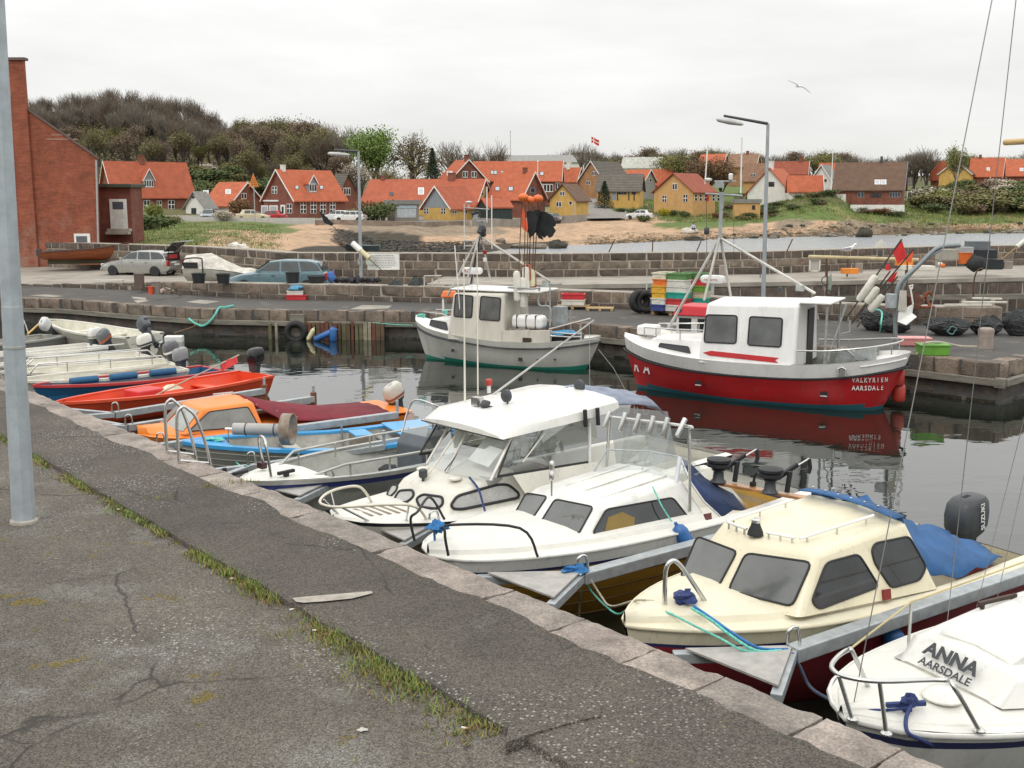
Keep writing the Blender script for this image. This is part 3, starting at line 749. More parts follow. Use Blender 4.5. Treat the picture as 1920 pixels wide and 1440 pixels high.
def outboard(b,loc,m,s=1.,tilt=0.,stripe=None,parent=None,rz=0.,decal=None):
 """cowl, midsection, lower leg and propeller; built upright, tilted about the transom clamp"""
 e=bpy.data.objects.new('outboard_motor',None);COL.objects.link(e);e.parent=parent or b.root
 e.location=loc;e.rotation_euler=(0,-tilt,rz);e.scale=(s,s,s)
 mb=MB();rings=[]
 for z,lx,ly,ox in((.045,.205,.152,.09),(.07,.215,.158,.09),(.2,.225,.162,.105),(.315,.21,.15,.125),(.365,.17,.125,.135),(.385,.10,.08,.13)):
  rings.append([V(ox+lx*math.copysign(abs(math.cos(a))**.5,math.cos(a)),ly*math.copysign(abs(math.sin(a))**.5,math.sin(a)),z)for a in[2*math.pi*k/14 for k in range(14)]])
 mb.loft(rings);c=mb.build('cowl',m,e,smooth=38)
 pan=MB();pan.loft([[V(ox+lx*math.copysign(abs(math.cos(a))**.5,math.cos(a)),ly*math.copysign(abs(math.sin(a))**.5,math.sin(a)),z)for a in[2*math.pi*k/14 for k in range(14)]]for z,lx,ly,ox in((-.07,.11,.09,.07),(-.01,.18,.135,.085),(.045,.195,.145,.09))]);pan.build('lower_pan',DKGREY,e,smooth=38)
 MB().box((.33,0,.22),(.02,.16,.06)).box((.1,0,.37),(.12,.07,.03)).build('cowl_trim',BLACK,c,bevel=.006)
 if stripe:
  mb=MB();mb.loft([[V(.09+1.012*(p.x-.09),p.y*1.012,p.z)for p in rings[1]],[V(.1+1.012*(p.x-.1),p.y*1.012,p.z)for p in rings[2]]][0:1]+[[V(.095+1.015*(p.x-.095),p.y*1.015,.13)for p in rings[2]]],caps=(False,False));mb.build('stripe',stripe,c,smooth=50)
 mb=MB();mb.loft([[V(ox+lx*x,ly*y,z)for x,y in((-1,-1),(1,-.6),(1,.6),(-1,1))]for z,lx,ly,ox in((.02,.15,.11,.08),(-.22,.10,.07,.07),(-.6,.08,.04,.07))])
 mb.box((-.02,0,-.1),(.12,.2,.22));mb.build('midsection',DKGREY if m is not DKGREY else BLACK,e,bevel=.012)
 mb=MB();mb.lathe([(.01,-.16),(.05,-.1),(.06,.1),(.03,.2),(.008,.24)],(.1,0,-.68),10,M=Matrix.Rotation(math.pi/2,3,'Y'))
 mb.box((.08,0,-.61),(.2,.13,.015));mb.prism([(.03,-.01,-.72),(.14,-.01,-.72),(.1,-.01,-.86),(.05,-.01,-.86)],(0,.02,0));mb.build('lower_unit',DKGREY,e,smooth=40)
 mb=MB()
 for k in range(3):
  a=k*2.094;d=V(0,math.cos(a),math.sin(a));t=V(.03,-math.sin(a)*.04,math.cos(a)*.04)
  mb.add([V(.33,0,-.68)+d*.02-t,V(.33,0,-.68)+d*.02+t,V(.335,0,-.68)+d*.12+t*1.3,V(.335,0,-.68)+d*.12-t*1.3],[(0,1,2,3)])
 mb.build('propeller',GALV,e)
 if decal:text(decal,(.13,-.178,.2),(.0,0,1),(-1,0,0),.085,WHITEP,e,off=.002)
 return e
def fender(label,p,m,L=.4,r=.09,tilt=(0,0),rope_to=None,group=None):
 t=thing('fender',label,'fender',p,0,group)
 M=Matrix.Rotation(tilt[0],3,'X')@Matrix.Rotation(tilt[1],3,'Y')
 MB().lathe([(.02,-L/2),(r*.8,-L/2+.04),(r,-L/2+.1),(r,L/2-.1),(r*.75,L/2-.03),(.025,L/2),(.02,L/2+.04)],(0,0,0),12,M=M).build('float',m,t,smooth=50)
 if rope_to:
  a=M@V(0,0,L/2+.03);MB().tube(sag(a,V(*rope_to)-V(*p),.02,5),.007,5).build('rope',ROPEG,t)
 return t
def rope(label,pts,m=ROPEG,r=.012,name='mooring_rope',smooth=True,group=None):
 o=MB().tube(smooth_path(pts,5)if smooth else pts,r,6).build(name,m,smooth=60);return tag(o,label,'rope',group)
def r7(x,y):return(1140+x*.40625,860+y*.40625)
def r6(x,y):return(800+x/3,740+y/3)
def r5(x,y):return(600+x/3,680+y/3)
NAVY=mat('navy paint',(.02,.025,.10),.4,0,.1)
MAROON=paint('maroon hull paint',(.26,.022,.028),.4)
OCHRE=paint('ochre hull paint',(.52,.29,.03),.45,.25)
TARPB=mat('blue tarpaulin',(.025,.10,.25),.7,0,.25,3.,bump=.35,bs=9)
TARPN=mat('navy canvas',(.02,.04,.11),.8,0,.3,4.,bump=.3,bs=14)
# ---------- cream cuddy boat
def cream():
 b=Boat('cabin_boat','cream cuddy cabin boat with dark red hull and blue tarpaulin over its cockpit',(*r7(75,800),.95),32);b.boot=-.05
 L=5.15
 hb=[(0,.03),(.12,.16),(.49,.46),(1.05,.74),(1.8,.93),(3.2,.98),(L,.88)]
 sh=[(0,1.03),(.6,1.02),(1.6,.99),(3.2,.95),(L,.98)]
 hull(b,L,hb,sh,[(.17,0),(.205,1),(9,2)],[CREAMM,NAVY,MAROON],rake=.55,flare=.1,full=(.8,.26))
 rub(b,hb,sh,L,.01,.018,CREAMM)
 deck(b,hb,sh,0.0,3.3,CREAMD,rise=.06,step=.06,inset=.2)
 C0=b.lat(*r7(525,640),0);C1=b.lat(*r7(615,415),0);C1.z=1.56
 A0=b.lat(*r7(885,715),-.82);A1=b.lat(*r7(965,440),-.66);R0=b.lat(*r7(1530,580),-.86);R1=b.lat(*r7(1385,290),-.66)
 A0.z=min(A0.z,1.06);C0.z-=.03;R0.z=.97
 cb=cabin(b,C0,C1,A0,A1,R0,R1,CREAMM,camber=.05,bev=.055)
 pr=(C0,A0,A1);pf=(C0,V(A0.x,-A0.y,A0.z),V(A1.x,-A1.y,A1.z));ps=(A0,R0,R1)
 G=WINGREY
 b.window(pr,[r7(*p)for p in((553,608),(635,435),(940,478),(850,682))],G,rad=.07)
 b.window(pf,[r7(*p)for p in((333,545),(412,358),(596,428),(497,612))],G,rad=.07)
 b.window(ps,[r7(*p)for p in((940,660),(1008,480),(1158,440),(1252,590),(975,695))],WINDARK,rad=.07,mirror=True)
 b.window(ps,[r7(*p)for p in((1217,420),(1235,390),(1390,358),(1470,500),(1440,560),(1308,597),(1230,480))],WINDARK,rad=.06,mirror=True)
 zr=1.66
 for pts in([(550,290),(850,190)],[(885,370),(1225,262)],[(550,292),(640,325)],[(730,340),(865,366)]):
  q_=[b.z(*r7(*p),R1.z+.07 if k else C1.z+.08)for k,p in enumerate(pts)]
  if pts[0][0]in(550,885)and pts[1][0]>800:pass
  else:q_=[b.z(*r7(*p),C1.z+.08)for p in pts]
  rl=b.tube('roof_rail',q_,.016,WHITEP)
  for t in(.1,.5,.9):
   p=q_[0].lerp(q_[1],t);MB().tube([p,p-V(0,0,.07)],.012,6).build('bracket',STEEL,rl)
 hp=b.z(*r7(680,350),C1.z+.03)
 MB().lathe([(.085,0),(.08,.03),(.05,.1),(.045,.13)],hp,12).build('vent_lamp',BLACK,b.root,smooth=40)
 MB().lathe([(.05,.13),(.05,.16),(.03,.17)],hp,12).build('lamp_cap',STEEL,b.root,smooth=40)
 for p0,p1 in(((320,572),(392,595)),((570,645),(680,680))):
  a,n=b.on(pr if p0[0]>500 else pf,[r7(*p0),r7(*p1)],.03);b.tube('wiper',a,.01,BLACK)
 f0=b.z(*r7(262,695),1.10);f1=b.z(*r7(455,660),1.12);f1=V(f1.x,f1.y,1.10)
 tp=[f0,b.ax(*r7(262,520),f0.x+.0),b.lat(*r7(275,480),f0.y),b.lat(*r7(310,465),f0.y-.04),b.lat(*r7(345,485),f0.y-.1),b.lat(*r7(390,555),(f0.y+f1.y)/2-.05),f1]
 b.tube('bow_hoop',smooth_path([f0,f0+V(-.0,0,.38),f0+V(.06,-.02,.48),f0.lerp(f1,.35)+V(0,0,.42),f0.lerp(f1,.7)+V(0,0,.2),f1],5),.022,STEEL)
 cl=b.z(*r7(345,670),1.14)
 MB().box(cl+V(0,0,.03),(.12,.05,.06)).blob(cl+V(.02,0,.07),(.12,.09,.05),4,rough=.5).build('cleat_rope_coil',ROPEN,b.root,smooth=50)
 q_,n=b.on(ps,[r7(1268,605),r7(1300,600),r7(1303,648),r7(1272,655)],.02)
 MB().poly(q_).build('side_light',mat('red lens',(.20,.015,.01),.2),b.root,solid=.03)
 cockpit(b,hb,sh,3.25,L,.16,.45,CREAMD)
 tarp=[]
 ridge=[(R1.x-.04,R1.z+.05),(R1.x+.12,R1.z+.03),(R1.x+.6,1.46),(R1.x+1.1,1.28),(R1.x+1.6,1.12)]
 for i,(x,z)in enumerate(ridge):
  B=crom(hb,x)-.1
  ring=[]
  e=(R1.z-.05,.98+.18,1.02,1.04,1.04)[i]if i else R1.z+.03
  wdt=(.62,.70,.82,.80,.72)[i]
  for k in range(-6,7):
   u=abs(k)/6;yy=-wdt*k/-6
   wv=.05*math.sin(k*1.6+i*1.7)
   ring.append(V(x+wv*.5,wdt*k/6,z+(e-z)*u**1.6+wv*(1-u)))
  tarp.append(ring)
 tarp2=[]
 for a,c in zip(tarp,tarp[1:]):
  for s_ in range(4):tarp2.append([p.lerp(q_,s_/4)+V(0,0,.03*math.sin(k*1.9+s_*1.3+.9*a[0].x))for k,(p,q_)in enumerate(zip(a,c))])
 tarp2.append(tarp[-1])
 tag(MB().loft([[b.root.matrix_basis@p if False else p for p in r]for r in tarp2],closed=False,caps=(False,False)).build('tarpaulin',TARPB,b.root,smooth=70,solid=.01))
 mb=MB();ring=[[V(R1.x-.22+dx,y,R1.z+.062+.05*(1-(y/.66)**2))for y in[-.66+1.32*k/8 for k in range(9)]]for dx in(0,.16)]
 mb.loft(ring,closed=False,caps=(False,False));st=mb.build('canvas_edge',TARPB,b.root,smooth=60,solid=.012)
 for k in range(7):MB().lathe([(.012,0),(.014,.008),(.008,.012)],(R1.x-.12,-.55+k*.18,R1.z+.11),8).build('eyelet',STEEL,st)
 mo=b.z(*r7(1600,300),1.35)
 outboard(b,(L+.02,.12,1.02),DKGREY,1.15,.12,decal='SUZUKI')
 rope('turquoise and blue mooring ropes from cream boat bow to boom',[P(*r7(385,690),1.17),P(*r7(470,742),1.14),P(*r7(565,815),1.08),P(*r7(680,885),.99),P(*r7(800,885),.98)],ROPEG,.013)
 rope('dark blue mooring rope beside the turquoise one on cream boat',[P(*r7(395,680),1.18),P(*r7(490,745),1.14),P(*r7(590,815),1.08),P(*r7(700,875),1.0),P(*r7(830,880),.98)],ROPEB,.014)
 rope('slack turquoise rope between cream boat bow and yellow hulled boat',[P(*r6(860,985),.9),P(*r6(930,1110),.6),P(*r6(1060,1230),.4),P(*r6(1140,1205),.7),P(*r6(1200,1190),1.08),P(*r7(265,705),1.12),P(*r7(400,772),1.11),P(*r7(520,830),1.07),P(*r7(640,888),.99),P(*r7(820,882),.97)],ROPEG,.011)
 return b
cream()
# ---------- white cuddy boat with ochre lapstrake hull
def yellow():
 b=Boat('cabin_boat','white cuddy cabin boat with ochre lapstrake hull and rod holder arch',(*r6(8,912),.95),38);b.boot=-.05
 L=5.75
 hb=[(0,.04),(.15,.34),(.5,.62),(1.1,.88),(2.0,1.06),(4.0,1.12),(L,1.0)]
 sh=[(0,.98),(.8,.98),(2.0,.96),(4.0,.93),(L,.95)]
 hull(b,L,hb,sh,[(.17,0),(.21,1),(9,2)],[WGEL,NAVY,OCHRE,mat('dark antifoul',(.02,.025,.05),.5)],rake=.6,flare=.1,full=(.8,.24))
 for d in(.36,.50,.64,.78):rub(b,[(x,y*(1-.05*d/.8-(.25*max(0,1-x/1.5))*d))for x,y in hb],sh,L,d,.010,mat('dark seam',(.09,.05,.01),.7),'strake',.012)
 rub(b,hb,sh,L,.01,.016,WGEL)
 deck(b,hb,sh,0.,3.6,WDECK,rise=.07,step=.05,inset=.2)
 C0=b.lat(*r6(590,748),0);C1=b.lat(*r6(690,575),0);A0=b.lat(*r6(880,815),-.74);A1=b.lat(*r6(965,635),-.60);R0=b.lat(*r6(1560,760),-.82);R1=b.lat(*r6(1445,480),-.62)
 A0.z=1.0;R0.z=.98;C0.z-=.02
 C1.z=max(C1.z,A1.z+.05)
 cabin(b,C0,C1,A0,A1,R0,R1,WGEL,camber=.06,bev=.05)
 pr=(C0,A0,A1);pf=(C0,V(A0.x,-A0.y,A0.z),V(A1.x,-A1.y,A1.z));ps=(A0,R0,R1)
 SM=WINGREY
 b.window(pr,[r6(*p)for p in((622,748),(722,587),(938,630),(850,790))],SM,rad=.06)
 b.window(pf,[r6(*p)for p in((478,698),(560,553),(678,572),(572,730))],SM,rad=.06)
 b.window(ps,[r6(*p)for p in((937,775),(1010,645),(1385,578),(1472,690),(1465,725),(960,802))],WINDARK,rad=.06,mirror=True)
 q_,n=b.on(ps,[r6(1000,780),r6(1020,690),r6(1100,660),r6(1170,690),r6(1168,760)],.012)
 MB().poly(q_).build('yellow_canister_behind_glass',mat('yellow plastic',(.20,.13,.02),.4),b.root)
 q_,n=b.on(ps,[r6(1420,685),r6(1455,682),r6(1458,700),r6(1422,705)],.014)
 MB().poly(q_).build('sticker',mat('pink sticker',(.6,.25,.25),.5),b.root)
 zb=R1.z+.03
 c0=b.lat(*r6(935,440),.52);c1=b.lat(*r6(1195,465),-.05);c2=b.lat(*r6(1400,512),-.58)
 t0=b.lat(*r6(1015,308),.45);t1=b.lat(*r6(1250,318),-.03);t2=b.lat(*r6(1425,350),-.5)
 ws=MB().add([c0,c1,t1,t0],[(0,1,2,3)]).build('windscreen',CLEAR,b.root)
 MB().add([c1,c2,t2,t1],[(0,1,2,3)]).build('windscreen',CLEAR,b.root)
 r_=V(R1.x+.55,t2.y,R1.z+.02)
 MB().add([c2,r_,t2+V(.12,0,-.02),t2],[(0,1,2,3)]).build('windscreen',CLEAR,b.root)
 b.tube('screen_frame',[t0,t1,t2],.012,GALV);b.tube('screen_frame',[c0,t0],.014,GALV);b.tube('screen_frame',[c1,t1],.008,GALV);b.tube('screen_frame',[c2,t2],.03,mat('white frame',(.6,.62,.66),.35))
 b.tube('screen_frame',[c0,c1,c2],.012,WHITEP)
 k0,k1,k2,k3=b.lat(*r6(980,440),.55),b.lat(*r6(1215,470),-.1),b.lat(*r6(1290,180),-.1),b.lat(*r6(1035,150),.55)
 MB().add([k0+V(.35,0,0),k1+V(.35,0,0),k2+V(.3,0,0),k3+V(.3,0,0)],[(0,1,2,3)]).build('clear_panel',CLEAR,b.root)
 f1=b.lat(*r6(1480,655),-.80);e1=b.lat(*r6(1478,185),-.70);e0=b.lat(*r6(1030,125),.62)
 arch=b.tube('rod_arch',smooth_path([f1,f1.lerp(e1,.6),e1-V(0,0,.04),e1+V(.0,.06,.01),e0],4),.02,STEEL)
 b.tube('rod_arch',[e0,V(e0.x+.1,.8,.95)],.02,STEEL)
 for(x0,y0),(x1,y1)in(((1030,95),(998,190)),((1120,102),(1085,205)),((1198,108),(1165,218)),((1278,120),(1248,230)),((1357,128),(1328,240)),((1455,135),(1408,235))):
  xm=(x0+x1)/2;l_=.62-(xm-1015)/(1450-1015)*1.3
  a=b.lat(*r6(x0,y0),l_);c=b.lat(*r6(x1,y1),l_);
  MB().lathe([(.03,0),(.036,.01),(.036,(a-c).length),(.026,(a-c).length)],c,10,M=(a-c).to_track_quat('Z','Y').to_matrix()).build('rod_holder',STEEL,b.root,smooth=50)
 f0=b.z(*r6(122,905),1.05);f3=b.z(*r6(625,912),1.04)
 m0=f0+V(0,0,.33);m1=f3.lerp(f0,.15)+V(0,.0,.28)
 b.tube('bow_rail',smooth_path([f0,f0+V(-.03,.02,.27),f0+V(.06,.02,.34),f0.lerp(f3,.8)+V(0,0,.33),f3+V(0,0,.0)],5),.016,BLACK)
 g0=V(f0.x,.34,1.05)
 b.tube('bow_rail',smooth_path([g0,g0+V(-.05,0,.27),g0+V(.05,0,.34),V(f3.x-.25,.80,1.38),V(f3.x,.86,1.04)],5),.016,BLACK)
 p=b.lat(*r6(703,570),-.12);b.tube('mast_light',[p,p+V(0,0,.36)],.012,STEEL);MB().lathe([(.03,.2),(.035,.22),(.035,.30),(.025,.31),(.03,.36),(.035,.42),(.02,.44)],p,10).build('lamp',STEEL,b.root,smooth=50)
 for yy in(.28,-.1,-.4):b.tube('roof_line',[V(C1.x+.3,yy,C1.z+.035-abs(yy)*.12),V(R1.x-.1,yy,R1.z+.075-abs(yy)*.11)],.012,WGEL)
 q_,n=b.on(ps,[r6(1560,672),r6(1597,665),r6(1602,710),r6(1563,715)],.02)
 MB().poly(q_).build('side_light',mat('dark red lens',(.10,.01,.01),.2),b.root,solid=.03)
 cockpit(b,hb,sh,3.55,L,.14,.4,WDECK)
 t3=V(t2.x+.05,t2.y,t2.z)
 ring0=[b.lat(*r6(*p),l_)for p,l_ in(((1430,360),-.35),((1455,420),-.55),((1490,500),-.72),((1560,600),-.80),((1660,692),-.86))]
 ring1=[b.lat(*r6(*p),l_)for p,l_ in(((1470,380),.0),((1560,470),-.2),((1640,520),-.35),((1720,560),-.45),((1790,650),-.62))]
 mid=[p.lerp(q_,.5)+V(0,0,-.08*math.sin(k))for k,(p,q_)in enumerate(zip(ring0,ring1))]
 MB().loft([ring0,mid,ring1],closed=False,caps=(False,False)).build('folded_canopy',TARPN,b.root,smooth=70,solid=.03)
 b.tube('canopy_piping',ring0,.012,WHITEP)
 a,c=b.lat(*r6(1600,490),.35),b.lat(*r6(1930,545),.02)
 pa=b.lat(*r6(1560,478),.55);pb=b.lat(*r6(2150,588),-.95)
 pa=V(4.75,.85,1.12);pb=V(4.75,-.95,1.12)
 pa=b.ax(*r6(1580,480),5.0);pb=b.ax(*r6(2170,590),5.0)
 zpl=1.14
 pa=b.z(*r6(1590,487),zpl);pb=b.z(*r6(2170,590),zpl)
 pk=MB().bar(pa,pb,.14,.04).build('plank',VARN,b.root,bevel=.006)
 for(x,y)in((1640,495),(1930,555)):
  d0=b.z(*r6(x,y),zpl+.02)
  dr=bpy.data.objects.new('downrigger',None);COL.objects.link(dr);dr.parent=b.root;dr.location=d0;dr.rotation_euler=(0,0,-b.th)
  MB().lathe([(.10,0),(.11,.02),(.08,.05),(.07,.16),(.10,.19),(.075,.21)],(0,0,0),12).build('base',DKGREY,dr,smooth=40)
  MB().lathe([(.12,.22),(.165,.235),(.165,.27),(.13,.29),(.165,.30),(.165,.335),(.10,.35)],(0,0,0),16).build('spool',BLACK,dr,smooth=40)
  MB().bar((.1,.02,.2),(.38,.12,.36),.05,.05).build('arm',BLACK,dr)
  MB().tube([(.2,.05,.26),(.55,.2,.42)],.012,6).build('boom',STEEL,dr);MB().tube([(.55,.2,.42),(.57,.2,.3),(.55,.2,.22)],.03,6).build('pulley',BLACK,dr)
  MB().tube([(.22,-.02,.02),(.25,-.02,.3)],.035,8).build('rod_holder',BLACK,dr,smooth=40)
 c0=b.z(*r6(1835,515),zpl+.02)
 MB().box(c0+V(0,0,.03),(.06,.06,.06)).tube([c0,c0+V(.03,0,.14),c0+V(.02,-.06,.2)],.02).tube([c0+V(.03,0,.14),c0+V(.03,.07,.12)],.018).build('rod_rest',BLACK,b.root)
 rope('blue rope tied at the bow of the white and ochre boat',[P(*r6(40,720),1.35),P(*r6(45,800),1.15),P(*r6(55,880),1.0),P(*r6(160,900),.98),P(*r6(230,925),.95),P(*r6(330,980),.72),P(*r6(410,1025),.5)],ROPEB,.014)
 kn=P(*r6(55,740),1.3);tag(MB().blob(kn,(.09,.07,.06),3,rough=.5).blob(kn+V(.1,.02,-.02),(.05,.04,.02),5,rough=.5).build('rope_knot',ROPEB,smooth=60),'blue rope knot on the boom end beside the white boat bow','rope')
 rope('turquoise rope hanging from the white boat roof over its window',[b_w(b,b.lat(*r6(1270,515),-.62)),b_w(b,b.lat(*r6(1330,640),-.80)),b_w(b,b.lat(*r6(1410,755),-.93))],ROPEG,.010)
 p=b_w(b,b.lat(*r6(1450,815),-1.12));fender('blue fender hanging beside the white and ochre boat',p,BUOYB,.42,.10,(.0,-.5))
 return b
def b_w(b,p):return V(b.o.x+p.x*b.c-p.y*b.s,b.o.y+p.x*b.s+p.y*b.c,p.z)
yellow()
# ---------- hardtop boat
def hardtop():
 b=Boat('hardtop_boat','white hardtop motorboat with oval side windows and big windscreen',(*r5(75,880),.95),42);b.boot=-.05
 L=7.0
 hb=[(0,.03),(.15,.34),(.5,.58),(1.1,.82),(2.0,1.02),(4.0,1.12),(L,1.02)]
 sh=[(0,.97),(.6,.91),(1.3,.86),(2.5,.83),(4.0,.84),(L,.86)]
 hull(b,L,hb,sh,[(.05,1),(9,0)],[WGEL2,BLACK,mat('grey antifoul',(.05,.06,.07),.6)],rake=.7,flare=.1)
 deck(b,hb,sh,0.,4.2,WDECK,rise=.02,step=.01,inset=.12)
 for k in range(5):
  x=.42+k*.13;MB().box((x,-.05,.962-k*.010),(.05,.42+k*.03,.02),.0).build('deck_grip',mat('brown grip',(.25,.20,.14),.8),b.root)
 F0=b.lat(*r5(375,790),.05);
 C0=b.lat(*r5(520,830),0);C0=V(.95,0,1.0);C1=V(1.28,0,1.36)
 A0=b.lat(*r5(700,862),-.64);A0.z=.86;A1=b.lat(*r5(760,735),-.58);R0=b.lat(*r5(1300,800),-1.0);R0=V(2.9,-1.0,.82);R1=b.lat(*r5(1130,610),-.86)
 C1=b.lat(*r5(560,690),0.0);C0=b.lat(*r5(490,835),0.0)
 R1.z=max(1.2,R1.z);
 cabin(b,C0,C1,A0,A1,R0,R1,WGEL2,camber=.02,bev=.05)
 pr=(C0,A0,A1);pf=(C0,V(A0.x,-A0.y,A0.z),V(A1.x,-A1.y,A1.z));ps=(A0,R0,R1)
 PORT=mat('curtained port',(.42,.42,.40),.25,0,.12,30.)
 b.window(pr,[r5(*p)for p in((540,765),(580,740),(690,755),(690,800),(655,822),(560,810))],PORT,r=.02,rad=.06)
 b.window(pf,[r5(*p)for p in((417,770),(445,720),(520,715),(530,750),(490,785),(430,790))],PORT,r=.02,rad=.06)
 b.window(pf,[r5(*p)for p in((375,740),(405,685),(437,690),(430,720),(392,757))],PORT,r=.016,rad=.05)
 b.window(ps,[r5(*p)for p in((737,800),(770,750),(1000,685),(1060,685),(1118,735),(1115,760),(800,825),(750,822))],PORT,r=.02,rad=.07)
 wl=b.lat(*r5(600,570),.62);wr=b.lat(*r5(960,665),-.80)
 tl=b.lat(*r5(745,325),.66);tr=b.lat(*r5(1095,385),-.78)
 zb=(wl.z+wr.z)/2
 wc=wl.lerp(wr,.42)+V(-.12,0,.0);tcn=tl.lerp(tr,.36)+V(-.05,0,0)
 MB().add([wl,wc,tcn,tl],[(0,1,2,3)]).build('windscreen',CLEAR,b.root);MB().add([wc,wr,tr,tcn],[(0,1,2,3)]).build('windscreen',CLEAR,b.root)
 for a,c,r_ in((wl,tl,.022),(wc,tcn,.018),(wr,tr,.026)):b.tube('screen_post',[a,c],r_,mat('alu frame',(.62,.60,.55),.4,.3))
 u=lambda a,bb,c,d,s,t:(a.lerp(bb,s)).lerp(d.lerp(c,s),t)
 BL=mat('white blind',(.72,.74,.70),.8)
 MB().add([u(wc,wr,tr,tcn,s,t)+V(.10,0,0)for s,t in((.22,.28),(.72,.2),(.95,.97),(.42,.97))],[(0,1,2,3)]).build('window_blind',BL,b.root)
 MB().add([u(wl,wc,tcn,tl,s,t)+V(.10,0,0)for s,t in((.15,.2),(.75,.35),(.85,.9),(.3,.95))],[(0,1,2,3)]).build('window_blind',BL,b.root)
 b.tube('wiper_stay',[b.lat(*r5(1120,640),-.0)if False else wc+V(-.02,0,.02),tcn.lerp(tr,.1)+V(-.03,0,-.1)],.006,BLACK)
 sr0=b.lat(*r5(1505,560),-.90);sr1=b.lat(*r5(1505,265),-.80);sb=b.lat(*r5(1000,640),-.86)
 MB().add([sb,sr0,sr1,tr+V(.02,0,-.02)],[(0,1,2,3)]).build('side_window',SMOKE,b.root)
 MB().add([V(p.x,-p.y,p.z)for p in(sb,sr0,sr1,tr+V(.02,0,-.02))],[(0,1,2,3)]).build('side_window',SMOKE,b.root)
 b.mtube('rear_post',[sr0+V(.04,0,-.1),sr1+V(.04,0,0)],.025,WHITEP);b.mtube('window_edge',[sb,sr0],.02,BLACK);b.mtube('window_edge',[tr,sb],.014,BLACK)
 MB().tube([b.lat(*r5(1310,335),-.84),b.lat(*r5(1140,560),-.86)],.01,5).build('stay',WHITEP,b.root)
 co=(sb+V(.25,-.03,-.02),sr0+V(.25,-.02,-.02),V(sr0.x+.3,-1.05,.85),V(sb.x+.5,-1.04,.84));mb=MB();mb.add(co,[(0,1,2,3)]);mb.add([V(p.x,-p.y,p.z)for p in co],[(0,1,2,3)])
 mb.build('coaming',WGEL2,b.root)
 fl=b.lat(*r5(683,302),.88);fr_=b.lat(*r5(1030,385),-.90);fl2=b.lat(*r5(745,240),.82);fr2=b.lat(*r5(1045,330),-.86)
 rl=b.lat(*r5(1245,155),.88);rr_=b.lat(*r5(1605,200),-.90)
 zt=max(fl2.z,fr2.z)+.02
 fl=V(min(fl.x,fr_.x)+.0,.90,min(fl.z,fr_.z));fr_=V(fl.x,-.90,fl.z)
 zt=fl.z+.17;xr=max(rl.x,rr_.x)-.12;zr_=max(zt,(rl.z+rr_.z)/2)
 rings=[]
 for x,dz0,dz1,hw in((fl.x,0,.03,.90),(fl.x+.28,.02,.17,.92),(fl.x+1.2,.05,.22,.93),(xr-.2,.10,.27,.93),(xr,.14,.27,.90)):
  rings.append([V(x,-hw,fl.z+dz0),V(x,-hw+.02,fl.z+dz1-.05),V(x,-hw+.1,fl.z+dz1),V(x,-.4,fl.z+dz1+.04),V(x,0,fl.z+dz1+.05),V(x,.4,fl.z+dz1+.04),V(x,hw-.1,fl.z+dz1),V(x,hw-.02,fl.z+dz1-.05),V(x,hw,fl.z+dz0)])
 MB().loft(rings).build('hardtop',WGEL,b.root,smooth=40)
 ht=lambda x,y,dz=.0:b.z(*r5(x,y),fl.z+.2+dz)
 p0=ht(1100,215);p1=ht(1335,180);b.tube('roof_bar',[p0,p1],.014,mat('brown bar',(.18,.06,.04),.5))
 MB().box((b.z(*r5(1170,190),fl.z+.23)),(.5,.55,.02),0).build('roof_hatch',mat('grey hatch',(.5,.5,.48),.5),b.root,bevel=.01)
 for(x,y)in((1055,250),(1465,190)):
  p=ht(x,y);MB().tube([p,p+V(0,0,.08)],.016).lathe([(.07,-.02),(.095,.0),(.095,.05),(.05,.08)],p+V(0,0,.17),14,M=Matrix.Rotation(-math.pi/2,3,'Y')).build('searchlight',DKGREY,b.root,smooth=40)
 p=ht(885,255);MB().box(p+V(0,0,.1),(.12,.14,.12)).tube([p,p+V(0,0,.06)],.02).build('flood_lamp',STEEL,b.root)
 p=ht(930,265);MB().blob(p+V(0,0,.08),(.08,.06,.06),3).tube([p,p+V(.05,0,.05),p+V(.1,-.05,.03)],.014).build('horn',DKGREY,b.root,smooth=60)
 p=ht(815,225,.0);
 ant=b.lat(*r5(808,120),p.y);b.tube('antenna',[p,V(p.x,p.y,p.z+2.1)],[.016,.008],mat('white rod',(.7,.68,.6),.5))
 p2=ht(888,180);b.tube('antenna',[p2,p2+V(0,0,2.3)],[.012,.007],MATS['white rod'])
 p3=ht(950,170);b.tube('lamp_stalk',[p3,p3+V(0,0,.12)],.03,WHITEP);MB().lathe([(.05,.12),(.055,.15),(.055,.2),(.03,.22)],p3,10).build('red_lamp',mat('red cap',(.45,.05,.03),.4),b.root,smooth=40)
 p4=ht(960,190);b.tube('whip_pole',[p4,b.lat(*((1114),(600)),p4.y-.9)],[.018,.012],mat('grey pole',(.45,.44,.42),.5))
 for x,y in((1490,310),(1560,300)):
  a=b.lat(*r5(x,y-45),-.97);c=b.lat(*r5(x+5,y+50),-.97);b.tube('rod_tube',[a,c],.03,BLACK)
 rings=[]
 for x,z,hw in((xr-.1,fl.z+.30,.80),(xr+.5,fl.z+.26,.82),(xr+1.0,fl.z+.16,.80),(xr+1.25,fl.z-.05,.78)):
  rings.append([V(x,hw*k/6,z-.14*(abs(k)/6)**3+.02*math.sin(k*1.9+x*3))for k in range(-6,7)])
 MB().loft(rings,closed=False,caps=(False,False)).build('aft_canopy',mat('grey blue canvas',(.22,.25,.32),.75,0,.25,4,bump=.3,bs=10),b.root,smooth=70,solid=.02)
